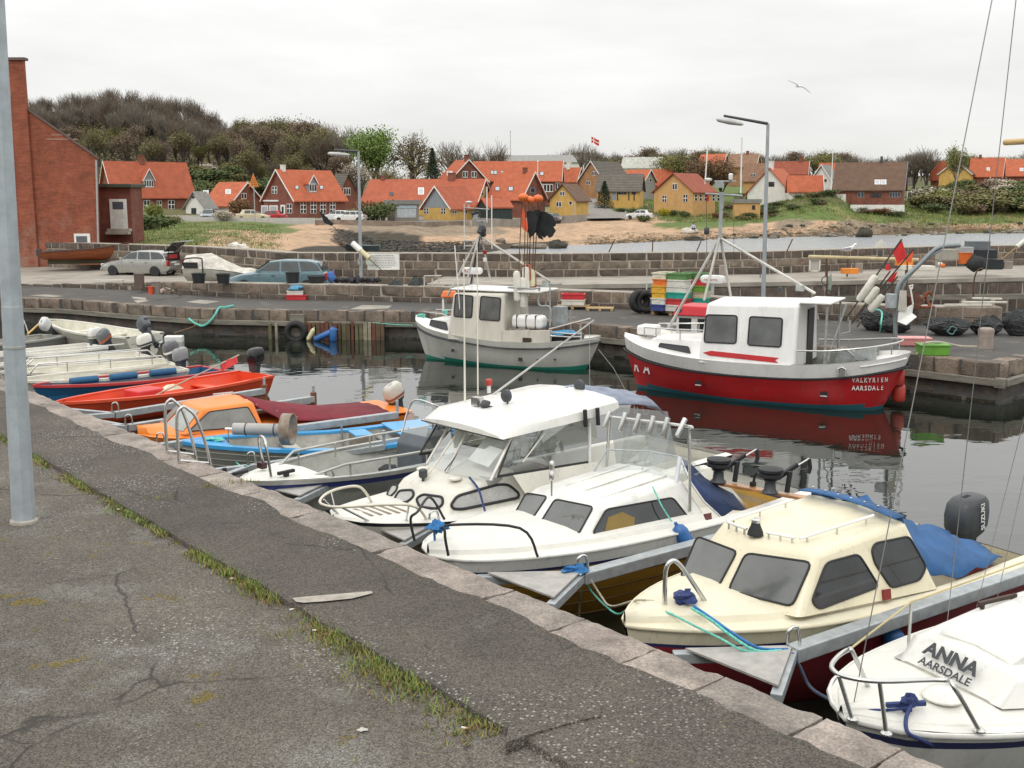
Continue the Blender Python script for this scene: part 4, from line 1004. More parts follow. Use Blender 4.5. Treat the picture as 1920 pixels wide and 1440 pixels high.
 for y in(-.78,.78):MB().add([V(xr-.1,y,fl.z+.16),V(xr+1.25,y,fl.z-.1),V(xr+1.4,y*1.1,.95),V(xr,y*1.15,.95)],[(0,1,2,3)]).build('side_curtain',SMOKE,b.root)
 cockpit(b,hb,sh,4.1,L,.14,.35,WDECK)
 MB().box((2.9,-.35,.95),(.5,.45,.55)).build('helm_seat',mat('dark seat',(.06,.05,.05),.6),b.root,bevel=.05)
 MB().box((3.6,-.2,.85),(.35,1.2,.4)).build('bench_seat',mat('maroon seat',(.16,.05,.04),.6),b.root,bevel=.05)
 MB().box((2.2,-.1,1.15),(.35,1.2,.2)).build('dashboard',mat('dash',(.3,.3,.28),.6),b.root,bevel=.03)
 zz=1.36
 bz=lambda x,y,z:b.z(*r5(x,y),z)
 rail=[bz(290,782,.92),bz(225,700,1.22),bz(120,705,1.22),bz(40,735,1.22),bz(0,775,1.22),bz(20,800,1.22),bz(120,812,1.22),bz(500,800,1.22),bz(600,882,.88)]
 b.tube('pulpit',smooth_path(rail,5),.018,mat('ivory rail',(.68,.64,.52),.35))
 for(x0,y0),(x1,y1)in(((120,812),(300,905)),((500,800),(485,890)),((20,770),(140,890)),((60,725),(95,870))):
  b.tube('pulpit_leg',[bz(x0,y0,1.22),bz(x1,y1,.9)],.014,STEEL)
 p=bz(498,690,1.28);p=V(C1.x+.08,.12,C1.z);MB().tube([p,p+V(0,0,.08)],.02).lathe([(.05,.06),(.06,.08),(.06,.16),(.04,.18)],p,10).build('deck_lamp',DKGREY,b.root,smooth=40)
 MB().tube([p,bz(600,580,1.4)if False else V(tcn.x,.3,tcn.z-.02),b.lat(*r5(1320,335),-.88)if False else V(tr.x+.1,-.85,tr.z+.1)],.012).build('stay',mat('ivory rail',(.6,.6,.6)),b.root)
 for(x,y)in((580,600),(760,655)):
  p=b.lat(*r5(x,y),.3 if x<700 else-.3);MB().blob(p+V(0,0,.01),(.10,.09,.03),2,rough=.02).build('vent',WGEL2,b.root,smooth=60)
 q_,n=b.on(ps,[r5(1148,628),r5(1195,622),r5(1197,668),r5(1150,672)],.03);MB().poly(q_).build('side_light',MATS['dark red lens'],b.root,solid=.05)
 hp=lambda x,z:V(x,-crom(hb,x)*.93-.02,z)
 text('5180',hp(1.05,.62),(1,-.35,0),(0,0,1),.19,BLACK,b.root,off=.004)
 text('Christine',hp(1.85,.62),(1,-.22,0),(0,0,1),.19,BLACK,b.root,shear=.5)
 rope('blue and black stern rope draped over the cabin of the hardtop boat',[b_w(b,b.lat(*r5(840,645),-.5)),b_w(b,b.lat(*r5(890,710),-.72)),b_w(b,b.lat(*r5(915,790),-.86)),b_w(b,b.lat(*r5(935,860),-.98))],ROPEN,.016)
 return b
hardtop()
# ---------- white yacht in the corner
def yacht():
 b=Boat('sailing_yacht','white sailing yacht with ANNA AARSDALE on its coachroof and steel pulpit',(1576,1350,.95),27,'yacht');b.boot=-.05
 L=6.2
 hb=[(0,.04),(.08,.16),(.28,.42),(.6,.62),(1.1,.82),(2.1,1.02),(4,1.15),(L,.95)]
 sh=[(0,1.0),(1,.97),(3,.93),(L,.92)]
 hull(b,L,hb,sh,[(.10,0),(.17,1),(9,0)],[WGEL,NAVY,mat('pale grey antifoul',(.4,.42,.40),.5)],rake=.8,flare=.0)
 rub(b,hb,sh,L,.02,.022,WGEL,'toe_rail')
 deck(b,hb,sh,0.,L-.1,WDECK,rise=.05,step=.012,inset=.1)
 rz=lambda x,y,z:b.z(*r7(x,y),z)
 fl0=rz(1480,1000,1.02);fr0=rz(1835,1165,1.02);fl1=rz(1530,905,1.22);fr1=rz(1870,1030,1.22)
 xb=(fl0.x+fr0.x)/2;yl,yr=.52,-.52
 xt=xb+.20
 rings=[]
 for i,(x,zb,zt,wb,wt)in enumerate(((xb,1.03,1.045,.56,.50),(xt,1.02,1.23,.62,.54),(xt+1.2,1.0,1.34,.74,.62),(xt+2.2,.98,1.38,.78,.64))):
  rings.append([V(x,-wb,zb),V(x,-wt,zt-.03),V(x,-wt+.08,zt),V(x-(.05 if i<2 else 0),0,zt+.035),V(x,wt-.08,zt),V(x,wt,zt-.03),V(x,wb,zb)])
 MB().loft(rings,closed=False,caps=(True,True)).build('coachroof',WGEL,b.root,smooth=35)
 c1=rz(1672,1000,1.17);c2=rz(1664,1045,1.10)
 def face(y,t):
  return V(xb+.20*t-.03-.05*(1-(y/.5)**2)*t,y,1.045+.185*t+.03*(1-(y/.5)**2))
 up=(face(0,.9)-face(0,.1)).normalized()
 LET=mat('charcoal letters',(.04,.045,.05),.5)
 text('ANNA',face(0,.74)+V(-.035,0,.008),(0,-1,0),up,.16,LET,b.root,off=.0075,sx=1.15)
 text('AARSDALE',face(0,.24)+V(-.03,0,.006),(0,-1,0),up,.095,LET,b.root,off=.0025,sx=1.15)
 rings=[[V(x,y_,z)for y_,z in((-w_,z0),(-w_,z1-.02),(-w_+.06,z1),(0,z1+.03),(w_-.06,z1),(w_,z1-.02),(w_,z0))]for x,w_,z0,z1 in((xt+.12,.36,1.22,1.27),(xt+.22,.40,1.2,1.34),(xt+1.3,.42,1.25,1.42),(xt+1.45,.42,1.25,1.38))]
 MB().loft(rings,closed=False).build('sliding_hatch',WGEL,b.root,smooth=35)
 MB().box((xt+1.0,.5,1.37),(.5,.04,.04)).box((xt+.8,.5,1.34),(.04,.04,.06)).box((xt+1.2,.5,1.36),(.04,.04,.06)).build('grab_handle',mat('dark teak',(.05,.03,.02),.5),b.root,bevel=.012)
 for y_ in(.42,-.42):
  for dx in(.02,.1):MB().box((xt-.04+dx,y_*1.15,1.15),(.02,.03,.05)).build('fastener',DKGREY,b.root)
 v=rz(1545,1100,1.06);MB().lathe([(.16,0),(.165,.015),(.13,.05),(.05,.075)],v,16).build('deck_vent',WGEL,b.root,smooth=40)
 c=rz(1380,1160,1.05);MB().bar(c+V(-.16,.06,.05),c+V(.14,-.05,.05),.035,.035).box(c+V(0,0,.02),(.06,.05,.06)).blob(c+V(.02,0,.07),(.07,.05,.05),8,rough=.5).build('cleat',ROPEN,b.root,smooth=50)
 zr=1.42;k=lambda x,y:rz(x,y,zr)
 near=[rz(1715,1258,1.0),k(1600,1060),k(1545,1022),k(1250,1028),k(1090,1005),k(1040,975),k(1035,945),k(1070,905),k(1110,882),k(1130,895),rz(1205,1062,1.02)]
 pul=b.tube('pulpit',smooth_path(near,5),.019,STEEL,n=10)
 for a,f in(((1253,1028),(1285,1272)),((1065,1000),(1128,1205))):
  b.tube('pulpit_leg',[k(*a),rz(*f,1.0)],.017,STEEL)
 for f in((1715,1258),(1285,1272),(1128,1205),(1205,1062)):
  MB().lathe([(.045,0),(.045,.012),(.02,.03)],rz(*f,1.0),10).build('rail_foot',STEEL,b.root,smooth=40)
 s1=(rz(1385,890,.97),rz(1397,690,1.42));y_=.0
 s1b=s1[0]+V(0,0,.47);s2=V(4.1,1.12,.95);s2b=s2+V(0,0,.47)
 b.tube('stanchion',[s1[0],s1b],.014,STEEL);b.tube('stanchion',[s2,s2b],.014,STEEL)
 LL=mat('yellowed lifeline',(.5,.42,.22),.6)
 b.tube('lifeline',[k(1115,880),s1b,s2b,V(6,.95,1.4)],.009,LL)
 for x in(2.4,4.1):b.tube('stanchion',[V(x,-1.12,.95),V(x,-1.12,1.42)],.014,STEEL)
 mast=V(2.75,0,0);top=V(2.75,0,8.6)
 MB().tube([mast+V(0,0,1.3),top],.055,10).build('mast',GALV,b.root,smooth=50)
 fs=rz(1180,985,1.05)
 sp=b.lat(1895,267,.0)
 zsp=sp.z if sp.z>3 else 5.0
 sL=b.ax(1884,267,2.8);
 MB().tube([V(2.75,0,sL.z),sL],.028,8).build('spreader',mat('varnished spar',(.55,.38,.16),.4),b.root,smooth=50)
 MB().tube([V(2.75,0,sL.z),V(sL.x,-sL.y,sL.z)],.028,8).build('spreader',MATS['varnished spar'],b.root,smooth=50)
 f0=V(.12,0,1.0);f1=b.lat(1860,0,0);b.tube('forestay',[f0,f0.lerp(f1,1.25)],.0045,WIRE,n=6)
 cp=rz(1555,852,1.0);MB().box(cp,(.03,.06,.05)).build('chain_plate',STEEL,b.root)
 f1=b.lat(1905,0,.25);b.tube('shroud',[cp,cp.lerp(f1,1.2)],.004,WIRE,n=6)
 for q_ in(((1715,740),(1752,220)),((1765,640),(1850,130))):
  a=b.ax(*r7(*q_[0]),2.6);b.tube('shroud',[V(2.9,1.17,.95)if q_[0][0]<1750 else V(3.2,1.18,.95),V(2.75,.05,6.4)],.0035,WIRE,n=6)
 b.tube('shroud',[V(2.75,-1.17,.95),V(sL.x,-sL.y,sL.z),V(2.75,0,8.4)],.004,WIRE,n=6)
 rope('navy rope from the yacht cleat down over its bow',[P(*r7(1400,1140),1.12),P(*r7(1375,1200),1.06),P(*r7(1385,1265),1.03),P(*r7(1450,1300),.95),P(*r7(1560,1355),.7),P(*r7(1700,1425),.4)],ROPEN,.016)
 rope('navy rope from the yacht cleat along its foredeck',[P(*r7(1380,1150),1.1),P(*r7(1300,1160),1.06),P(*r7(1150,1160),1.03)],ROPEN,.011)
 rope('grey blue rope from the boom to the yacht bow',[P(*r7(850,900),.95),P(*r7(885,960),.8),P(*r7(930,1050),.6),P(*r7(1000,1100),.6),P(*r7(1095,1145),.9)],mat('grey blue rope',(.10,.13,.2),.8),.016)
 return b
yacht()
fender('blue fender hanging from the boom between cream boat and yacht',P(*r7(1335,880),.55),BUOYB,.48,.11,(.0,-.35))
fender('blue fender hanging further along the boom behind the yacht',P(*r7(1800,640),.55),BUOYB,.48,.11,(0,-.2))
# ---------- mooring booms
def boom(label,apex,arm1,arm2,end,z=.62,wd=.16,plate=True,wood=False,h=.14):
 A,B1,B2,E_=(P(x,y,z)for x,y in(apex,arm1,arm2,end))
 t=thing('mooring_boom',label,'boom',(A.x,A.y,0),0,'galvanised mooring booms reaching out from the quay')
 o=V(A.x,A.y,0);d=(E_-A).normalized()
 MB().bar(A-o,E_-o,wd,h).build('beam',GALV,t,bevel=.012)
 for B in(B1,B2):MB().bar(A-o,B-o,.1,.1).build('fork_arm',GALV,t,bevel=.008)
 if plate:
  n=[A.lerp(B1,.06),A.lerp(B1,.9),A.lerp(B2,.9),A.lerp(B2,.06)]
  MB().prism([p-o+V(0,0,.065)for p in n],(0,0,.02)).build('walkway_plate',mat('walkway plate',(.40,.385,.36),.75,0,.15,6,bump=.4,bs=120),t)
 MB().tube(smooth_path([A-o+V(-.04,0,.05),A-o+V(-.04,0,.22),A-o+V(.05,.03,.24),A-o+V(.08,.04,.05)],4),.016,6).build('mooring_ring',STEEL,t,smooth=60)
 MB().tube([E_-o,E_-o+V(0,0,.3)],.03,8).build('end_post',GALV,t)
 MB().lathe([(.02,-.6),(.19,-.55),(.22,-.3),(.22,0),(.02,.05)],E_-o+V(0,0,-.35),12).build('float',DKGREY,t,smooth=40)
 if wood:
  L=(E_-A).length;e0=A+d*(L-wood)
  MB().bar(e0-o+V(0,0,-.19),E_-o+V(0,0,-.19),.05,.2).build('fender_board',WOODB,t,bevel=.01)
  MB().box(E_-o+V(0,0,-.1),(.12,.1,.5)).build('board_post',WOODB,t,bevel=.01)
 return t
boom('grey boom between the cream boat and the white yacht, with walkway plate',(1485,1226),(1262,1232),(1455,1312),(2060,1030),.9)
boom('grey boom between the ochre hulled boat and the cream boat',(1090,1083),(895,1087),(1032,1140),(1560,955),.8)
boom('grey boom between the hardtop boat and the ochre hulled boat',(812,994),(690,1000),(752,1028),(1190,900),.75)
boom('grey boom between the aluminium boat and the hardtop boat',(617,912),(505,930),(556,942),(880,862),.6)
boom('thin boom between the sky blue dinghy and the aluminium boat',(470,876),(395,885),(425,893),(720,838),plate=False,wd=.1,h=.1)
boom('boom with brown end boards beside the orange boat',(300,838),(248,836),(275,848),(745,778),.7,plate=False,wd=.12)
boom('boom with brown fender boards behind the orange cabin',(240,802),(175,790),(205,800),(588,748),.66,plate=False,wd=.12,wood=1.9)
boom('boom with brown fender boards behind the red open boat',(215,778),(130,770),(160,782),(496,733),.66,plate=False,wd=.12,wood=1.6)
kn=P(*r6(845,985),.9);tag(MB().blob(kn,(.13,.06,.05),4,rough=.5).blob(kn+V(-.1,-.02,-.01),(.07,.05,.03),6,rough=.5).build('rope_knot',ROPEB,smooth=60),'blue and turquoise rope knot on the boom beside the ochre hull','rope')
rope('white rope end hanging from the boom by the ochre hull',[P(*r6(865,1010),.88),P(*r6(868,1100),.6),P(*r6(860,1180),.3),P(*r6(858,1250),.12)],ROPEW,.012)
rope('pale rope running from the ochre boat boom to the cream bow',[P(*r6(890,985),.9),P(*r6(980,1130),.6),P(*r6(1040,1190),.6),P(*r6(1190,1155),1.08),P(*r6(1340,1175),1.14)],ROPEW,.012)
def quay_ladder():
 t=thing('quay_ladder','steel quay ladder with two tall bent hoop rails','ladder',(0,0,0))
 base={}
 for k,(a,b_,top)in enumerate((((314,850),(368,862),None),((336,868),(396,878),None))):
  A=P(*a,ZQ);B=P(b_[0],b_[1],ZQ-.1)
  tp=.62
  MB().tube(smooth_path([A,A+V(.0,0,tp*.8),A+V(.05,.02,tp),A.lerp(B,.35)+V(0,0,tp*1.02),A.lerp(B,.65)+V(0,0,tp*.82),B,B+V(.06,.08,-1.2)],6),.018,8).build('hoop_rail',STEEL,t,smooth=60)
  base[k]=(A,B)
 for k in range(4):
  a=base[0][1].lerp(base[1][1],0)+V(.012*k,.016*k,-.02-.26*k);c=base[1][1]+V(.012*k,.016*k,-.02-.26*k)
  MB().tube([a,c],.014,6).build('rung',STEEL,t)
 MB().tube([base[0][0]+V(0,0,.03),base[0][1]+V(0,0,.06)],.013,6).build('brace',STEEL,t);MB().tube([base[1][0]+V(0,0,.03),base[1][1]+V(0,0,.06)],.013,6).build('brace',STEEL,t)
quay_ladder()
# ---------- open boats
def open_boat(name,label,bow,stern,beam,outer,gun,inner,th=None,L=None,gw=.09,floor=.12,thwarts=(.35,.62),sheer=(.75,.55,.55),full=(.8,.4),band=None,lap=0,rake=.45,blunt=False,group=None,boot=None):
 if th is None:
  a,c=P(*bow),P(*stern);th=math.degrees(math.atan2(c.y-a.y,c.x-a.x));L=(c-a).length
 b=Boat(name,label,bow,th,group=group);b.boot=-.03;h=beam/2;b.Lb=L
 hb=[(0,.03 if not blunt else h*.35),(L*.05,h*(.30 if not blunt else.55)),(L*.2,h*.68),(L*.4,h*.95),(L*.65,h),(L,h*.86)]
 sh=[(0,sheer[0]),(L*.3,(sheer[0]*.4+sheer[1]*.6)),(L*.6,sheer[1]),(L,sheer[2])]
 bands=([(band[0],1),(9,0)]if band else[(9,0)]);ms=[outer]+([band[1]]if band else[])+([boot]if boot else[])
 hull(b,L,hb,sh,bands,ms,rake=rake,full=full,keel=-.18)
 b.hb,b.sh=hb,sh
 mb=MB()
 for sgn in(1,-1):
  rings=[]
  for i in range(21):
   x=L*(i/20)**1.25;B=crom(hb,x);Z=crom(sh,x);a=max(.0,B-gw*min(1,.3+x/(.15*L)))
   rings.append([V(x,-sgn*(B+.015),Z-.05),V(x,-sgn*(B+.015),Z+.012),V(x,-sgn*a,Z+.012),V(x,-sgn*a,Z-.03)])
  mb.loft(rings)
 mb.build('gunwale',gun,b.root,smooth=30)
 mb=MB();rings=[]
 for i in range(15):
  x=L*.06+(L*.985-L*.06)*i/14;B=crom(hb,x)-gw*.9;B=max(.02,B);Z=crom(sh,x)-.01
  rings.append([V(x,-B,Z),V(x,-B*.93,Z-.2),V(x,-B*.78,floor),V(x,0,floor-.02),V(x,B*.78,floor),V(x,B*.93,Z-.2),V(x,B,Z)])
 mb.loft(rings,closed=False,caps=(False,False));mb.poly(rings[0]);mb.poly(rings[-1])
 mb.build('inner_hull',inner,b.root,smooth=35)
 for t in thwarts:
  x=L*t;B=crom(hb,x)-gw;MB().box((x,0,crom(sh,x)-.16),(.26,B*1.9,.04)).build('thwart',inner,b.root,bevel=.008)
 MB().box((L-.02,0,crom(sh,L)-.12),(.07,crom(hb,L)*1.6,.26)).build('transom_board',gun,b.root,bevel=.01)
 for k in range(lap):
  d=.12+k*.115
  rub(b,[(x,y*(1-.06*k-.09*k*max(0,1-x/(L*.25))))for x,y in hb],sh,L,d,.008,mat('lap shadow edge',(.35,.34,.30),.7),'strake',-.004)
 return b
GREYH=paint('grey hull paint',(.36,.36,.33),.5,.25);GREYIN=mat('grey grimy inside',(.40,.39,.35),.7,0,.25,4)
SKYB=paint('sky blue paint',(.06,.36,.72),.3,.2);IVORY=paint('ivory gelcoat',(.72,.70,.60),.4,.25);IVIN=mat('ivory inside',(.66,.64,.54),.6,0,.12,4)
REDO=paint('orange red paint',(.72,.085,.03),.4,.3);ORNG=paint('orange gelcoat',(.85,.24,.035),.35,.3);REDP=paint('red rail paint',(.52,.05,.05),.45,.3);BLUEH=paint('blue hull paint',(.02,.12,.26),.45,.3)
ALU=mat('bare aluminium',(.50,.50,.47),.4,.55,.12,3)
b=open_boat('open_dinghy','sky blue rimmed open dinghy with grey clinker hull',(342,836,.78),(835,800,.68),1.75,GREYH,SKYB,GREYIN,gw=.16,thwarts=(.4,.78),lap=4,sheer=(.86,.62,.7),group=None,floor=.2)
for x,y in((1190,555),):pass
MB().box((b.Lb*.66,.1,.52),(.3,.5,.3)).box((b.Lb*.66,.1,.69),(.32,.52,.03),mi=1).build('bait_box',[mat('brown grey box',(.2,.17,.13),.7),SKYB],b.root)
MB().box((b.Lb*.86,0,.72),(.8,1.25,.04)).build('aft_deck',SKYB,b.root,bevel=.02)
for xx in(.42,.62):b.tube('oarlock_post',[(b.Lb*xx,.62,.25),(b.Lb*xx,.66,.74)],.022,STEEL)
MB().poly([(.0,.0,.875),(.75,-.42,.79),(.75,.42,.79)]).build('foredeck',SKYB,b.root)
kn=b_w(b,V(.55,.05,.84));tag(MB().blob(kn,(.16,.09,.03),2,rough=.4).build('rope_coil',ROPEG,smooth=60),'turquoise rope coil on the foredeck of the sky blue dinghy','rope')
rope('turquoise rope from the sky blue dinghy to its boom',[b_w(b,V(.75,-.45,.8)),P(440,862,.5),P(452,874,.62),P(462,872,.7)],ROPEG,.014)
b=open_boat('aluminium_boat','grey aluminium boat with blue stripe, white bow deck and grey console',(450,905,.80),(905,818,.66),2.0,ALU,ALU,mat('grey alu floor',(.46,.46,.42),.6,.2,.15,4),gw=.08,thwarts=(),sheer=(.82,.70,.66),band=(.15,mat('royal blue stripe',(.07,.09,.32),.4)),floor=.22)
L=b.Lb
mb=MB();rings=[[V(x,-crom(b.hb,x)*.97,crom(b.sh,x)+.02),V(x,0,crom(b.sh,x)+.07),V(x,crom(b.hb,x)*.97,crom(b.sh,x)+.02)]for x in[L*.22*(k/8)for k in range(9)]]
mb.loft(rings,closed=False,caps=(False,False)).build('bow_deck',WDECK,b.root,smooth=40)
b.tube('bow_hoop',smooth_path([V(.38,-.25,.86),V(.34,-.22,1.3),V(.38,-.12,1.42),V(.46,.1,1.42),V(.5,.2,1.3),V(.62,.26,.86)],5),.022,STEEL)
MB().box((.55,.22,.93),(.1,.14,.1)).build('nav_lamp',mat('dark lamp',(.05,.02,.02),.4),b.root,bevel=.01)
MB().box((.62,-.30,.90),(.3,.06,.05)).box((.62,-.30,.86),(.08,.06,.08)).build('bow_cleat',BLACK,b.root,bevel=.01)
MB().box((.18,.25,.88),(.26,.05,.05)).box((.0,.4,.9),(.06,.05,.12)).build('bow_cleat',BLACK,b.root,bevel=.01)
for sg in(1,-1):
 pts=[V(L*.2,sg*.45,.80),V(L*.28,sg*.66,.92),V(L*.6,sg*.8,.88),V(L*.97,sg*.74,.84)]
 rl=b.tube('side_rail',pts,.022,ALU)
 for xx in(.3,.45,.6,.78):b.tube('rail_post',[V(L*xx,sg*(.66+.2*(xx-.28)),.66),V(L*xx,sg*(.66+.2*(xx-.28)),.9)],.016,ALU,rl)
CON=mat('slate console',(.09,.105,.12),.5,0,.15,3)
MB().loft([[V(L*.62+dx,y_,z)for dx,y_ in((d0,-.5),(d1,-.5),(d1,.15),(d0,.15))]for z,d0,d1 in((.2,0,.8),(.85,0,.8),(1.02,.12,.7))]).build('console',CON,b.root,bevel=.03)
cx=L*.62
w0=[V(cx+.12,-.48,1.02),V(cx+.12,.13,1.02),V(cx+.32,.08,1.5),V(cx+.32,-.42,1.5)]
MB().poly(w0).build('windscreen',CLEAR,b.root);MB().poly([w0[0],w0[3],V(cx+.6,-.46,1.1)]).build('windscreen',CLEAR,b.root)
b.tube('screen_rail',smooth_path([w0[1],w0[2]+V(0,0,.03),w0[3]+V(0,0,.05),V(cx+.5,-.46,1.4),V(cx+.62,-.5,1.0)],5),.018,STEEL)
MB().tube([V(cx+.74,-.17+.19*math.cos(a),1.05+.19*math.sin(a))for a in[k*2*math.pi/16 for k in range(16)]],.018,6,closed=True).tube([V(cx+.74,-.17,1.05),V(cx+.6,-.17,.98)],.03).tube([V(cx+.74,-.36,1.05),V(cx+.74,.02,1.05)],.014).build('steering_wheel',BLACK,b.root,smooth=60)
MB().box((L*.36,0,.34),(.9,.9,.12)).build('floor_hatch',mat('pale hatch',(.58,.56,.5),.6),b.root,bevel=.02)
def orange():
 b=Boat('cabin_boat','orange cuddy cabin boat with maroon canvas cover behind the cabin',(258,822,.66),36);b.boot=0;L=5.4
 hb=[(0,.05),(.14,.36),(.45,.64),(1.2,.86),(3.2,.92),(L,.8)];sh=[(0,.74),(1.2,.68),(3,.64),(L,.62)]
 hull(b,L,hb,sh,[(.2,0),(9,1)],[ORNG,mat('dark orange grey',(.32,.20,.12),.5)],rake=.5)
 deck(b,hb,sh,0,3.1,ORNG,rise=.12,step=.03,inset=.12)
 r3=lambda x,y:(40+x/4,560+y/4)
 C0=b.lat(*r3(1050,975),0);C1=b.lat(*r3(1265,800),0)
 A0=b.lat(*r3(1215,1020),-.66);A1=b.lat(*r3(1360,830),-.54);R0=b.lat(*r3(1830,990),-.74);R1=b.lat(*r3(1740,790),-.54)
 A0.z=min(A0.z,.80);R0.z=.68;R1.z=A1.z+.03;C1.z=A1.z+.05;C0.z=min(C0.z,.86)
 cabin(b,C0,C1,A0,A1,R0,R1,ORNG,camber=.06,bev=.05)
 pr=(C0,A0,A1);pf=(C0,V(A0.x,-A0.y,A0.z),V(A1.x,-A1.y,A1.z));ps=(A0,R0,R1)
 WG=mat('hazy pane',(.36,.38,.36),.12,0,.15,2.,ior=1.6)
 q_=lambda a,c,d,e,s,t:a.lerp(c,s).lerp(e.lerp(d,s),t)
 MB().poly([q_(C0,A0,A1,C1,s,t)+V(-.012,-.004,.008)for s,t in((.06,.1),(.92,.1),(.92,.9),(.06,.9))]).build('window',WG,b.root)
 MB().poly([V(p.x,-p.y,p.z)for p in[q_(C0,A0,A1,C1,s,t)+V(-.012,-.004,.008)for s,t in((.06,.1),(.92,.1),(.92,.9),(.06,.9))]]).build('window',WG,b.root)
 for k in(1,-1):
  w_=MB().poly(round_poly([V(p.x,p.y*k,p.z)for p in[q_(A0,R0,R1,A1,s,t)+V(0,-.01,.004)for s,t in((.03,.12),(.93,.14),(.86,.86),(.16,.86))]],.05)).build('window',mat('dusty pane',(.20,.20,.18),.12,0,.3,2.,ior=1.6),b.root)
  MB().tube(round_poly([V(p.x,p.y*k,p.z)for p in[q_(A0,R0,R1,A1,s,t)+V(0,-.012,.004)for s,t in((.03,.12),(.93,.14),(.86,.86),(.16,.86))]],.05),.01,6,closed=True).build('frame',BLACK,w_)
 b.tube('roof_grip',[V(R1.x-.5,.2,R1.z+.09),V(R1.x-.1,.2,R1.z+.09)],.014,STEEL)
 rings=[]
 for i,(x,z,e)in enumerate(((R1.x-.06,R1.z+.065,R1.z-.02),(R1.x+.5,R1.z-.12,.80),(R1.x+1.1,.95,.74),(R1.x+1.7,.82,.70),(L-.5,.74,.66))):
  wd=(.52,.72,.82,.84,.8)[i]
  rings.append([V(x,wd*k/6,z+(e-z)*(abs(k)/6)**1.5+.01*math.sin(k*2+i))for k in range(-6,7)])
 cv=MB().loft(rings,closed=False,caps=(False,False)).build('canvas_cover',mat('maroon canvas',(.17,.014,.025),.85,0,.2,3,bump=.2,bs=12),b.root,smooth=70,solid=.012)
 for i in range(7):
  x=R1.x+.05+i*.36;MB().lathe([(.014,0),(.014,.01)],(x,-(.58+min(.26,.1*i)),R1.z-.05-(R1.z-.72)*min(1,i/3.2)),8).build('snap',STEEL,cv)
 MB().box((L-.25,0,.66),(.5,1.5,.04)).build('aft_deck',ORNG,b.root,bevel=.015)
 outboard(b,(L-.02,.05,.74),mat('pale grey cowl',(.55,.53,.47),.4),.95,.45,stripe=mat('brown stripe',(.25,.1,.06),.5))
 return b
orange()
b=open_boat('open_boat','orange red open boat with red crate and fishing flag',(103,758,.58),(480,698,.56),1.6,REDO,REDO,REDO,thwarts=(.75,),sheer=(.62,.52,.54),floor=.2)
MB().box((b.Lb*.42,.15,.42),(.7,.6,.32)).build('red_box',mat('red plastic',(.6,.05,.05),.5),b.root,bevel=.03)
MB().loft([[V(b.Lb*.52+x*s,y*s-.1,z)for x,y in((-.3,-.1),(.3,-.1),(.3,.1),(-.3,.1))]for z,s in((.5,1),(.62,.3))]).build('cloth',mat('pale cloth',(.7,.68,.5),.8),b.root)
outboard(b,(b.Lb,.1,.78),mat('glossy black cowl',(.012,.012,.014),.2),1.0,.1)
b.tube('flag_pole',[V(b.Lb*.35,-.5,.45),V(b.Lb*.92,.1,1.05)],.02,mat('bleached pole',(.4,.35,.27),.7))
MB().loft([[V(b.Lb*.8+x,-.02+.03*math.sin(x*12),.95+x*.2),V(b.Lb*.8+x,-.05+.03*math.sin(x*9+1),.72+x*.35)]for x in(0,.12,.25,.38,.5)],closed=False,caps=(False,False)).build('flag',mat('pinkish red flag',(.65,.07,.07),.8),b.root)
open_boat('open_dinghy','dark blue dinghy with red rim beside the quay',(62,728,.55),(400,690,.5),1.5,BLUEH,REDP,BLUEH,sheer=(.62,.5,.5),floor=.15)
b=open_boat('open_boat','white open boat with black edged stern and blue rolls',(20,716,.62),(335,690,.55),1.6,IVORY,IVORY,IVIN,sheer=(.66,.58,.6),band=(.05,BLACK),thwarts=(.3,.7))
outboard(b,(b.Lb,0,.72),mat('silver cowl',(.26,.27,.28),.35),.9,.2)
for xx in(.35,.58,.82):
 MB().lathe([(.03,-.35),(.085,-.33),(.09,0),(.085,.33),(.03,.35)],(b.Lb*xx,-.84,.62),10,M=Matrix.Rotation(math.pi/2,3,'Y')).build('blue_roll',mat('blue foam',(.03,.12,.24),.8),b.root,smooth=40)
b=open_boat('open_boat','white open boat with steel side rails and grey outboard',(0,700,.6),(318,678,.55),1.5,IVORY,WGEL2,IVIN,sheer=(.64,.55,.56))
outboard(b,(b.Lb,0,.72),mat('dark silver cowl',(.12,.125,.13),.35),.95,.3,stripe=WHITEP)
for sg in(1,-1):
 b.tube('side_rail',[V(.6,sg*.55,.6),V(.8,sg*.6,.85),V(b.Lb-.4,sg*.66,.82),V(b.Lb-.15,sg*.62,.58)],.02,STEEL)
 for xx in(.35,.6,.85):b.tube('rail_post',[V(b.Lb*xx,sg*.64,.56),V(b.Lb*xx,sg*.63,.84)],.015,STEEL)
b=open_boat('open_boat','plain white open boat with ivory outboard',(-20,686,.6),(268,664,.55),1.45,WGEL2,WGEL2,WGEL2,sheer=(.62,.55,.56))
outboard(b,(b.Lb,0,.74),mat('ivory cowl',(.7,.69,.62),.35),.95,.25,stripe=DKGREY)
for sg in(1,-1):b.tube('side_rail',[V(.8,sg*.55,.6),V(1.0,sg*.6,.8),V(b.Lb-.3,sg*.66,.8)],.018,STEEL)
b=open_boat('open_boat','high sided white open boat with two outboards',(-30,668,.72),(182,648,.68),1.5,WGEL,WGEL,WGEL2,sheer=(.75,.7,.7))
outboard(b,(b.Lb,.25,.84),mat('white cowl',(.68,.68,.66),.35),.9,.1,stripe=mat('grey trim',(.3,.3,.28),.5))
outboard(b,(b.Lb+.05,-.35,.80),mat('grey cowl',(.12,.13,.13),.35),.9,.6,stripe=mat('red orange trim',(.5,.09,.03),.5))
b=open_boat('open_boat','small grey boat with tipped outboard at the far end of the row',(-60,652,.5),(100,628,.5),1.3,GREYH,GREYH,GREYIN,sheer=(.55,.5,.5))
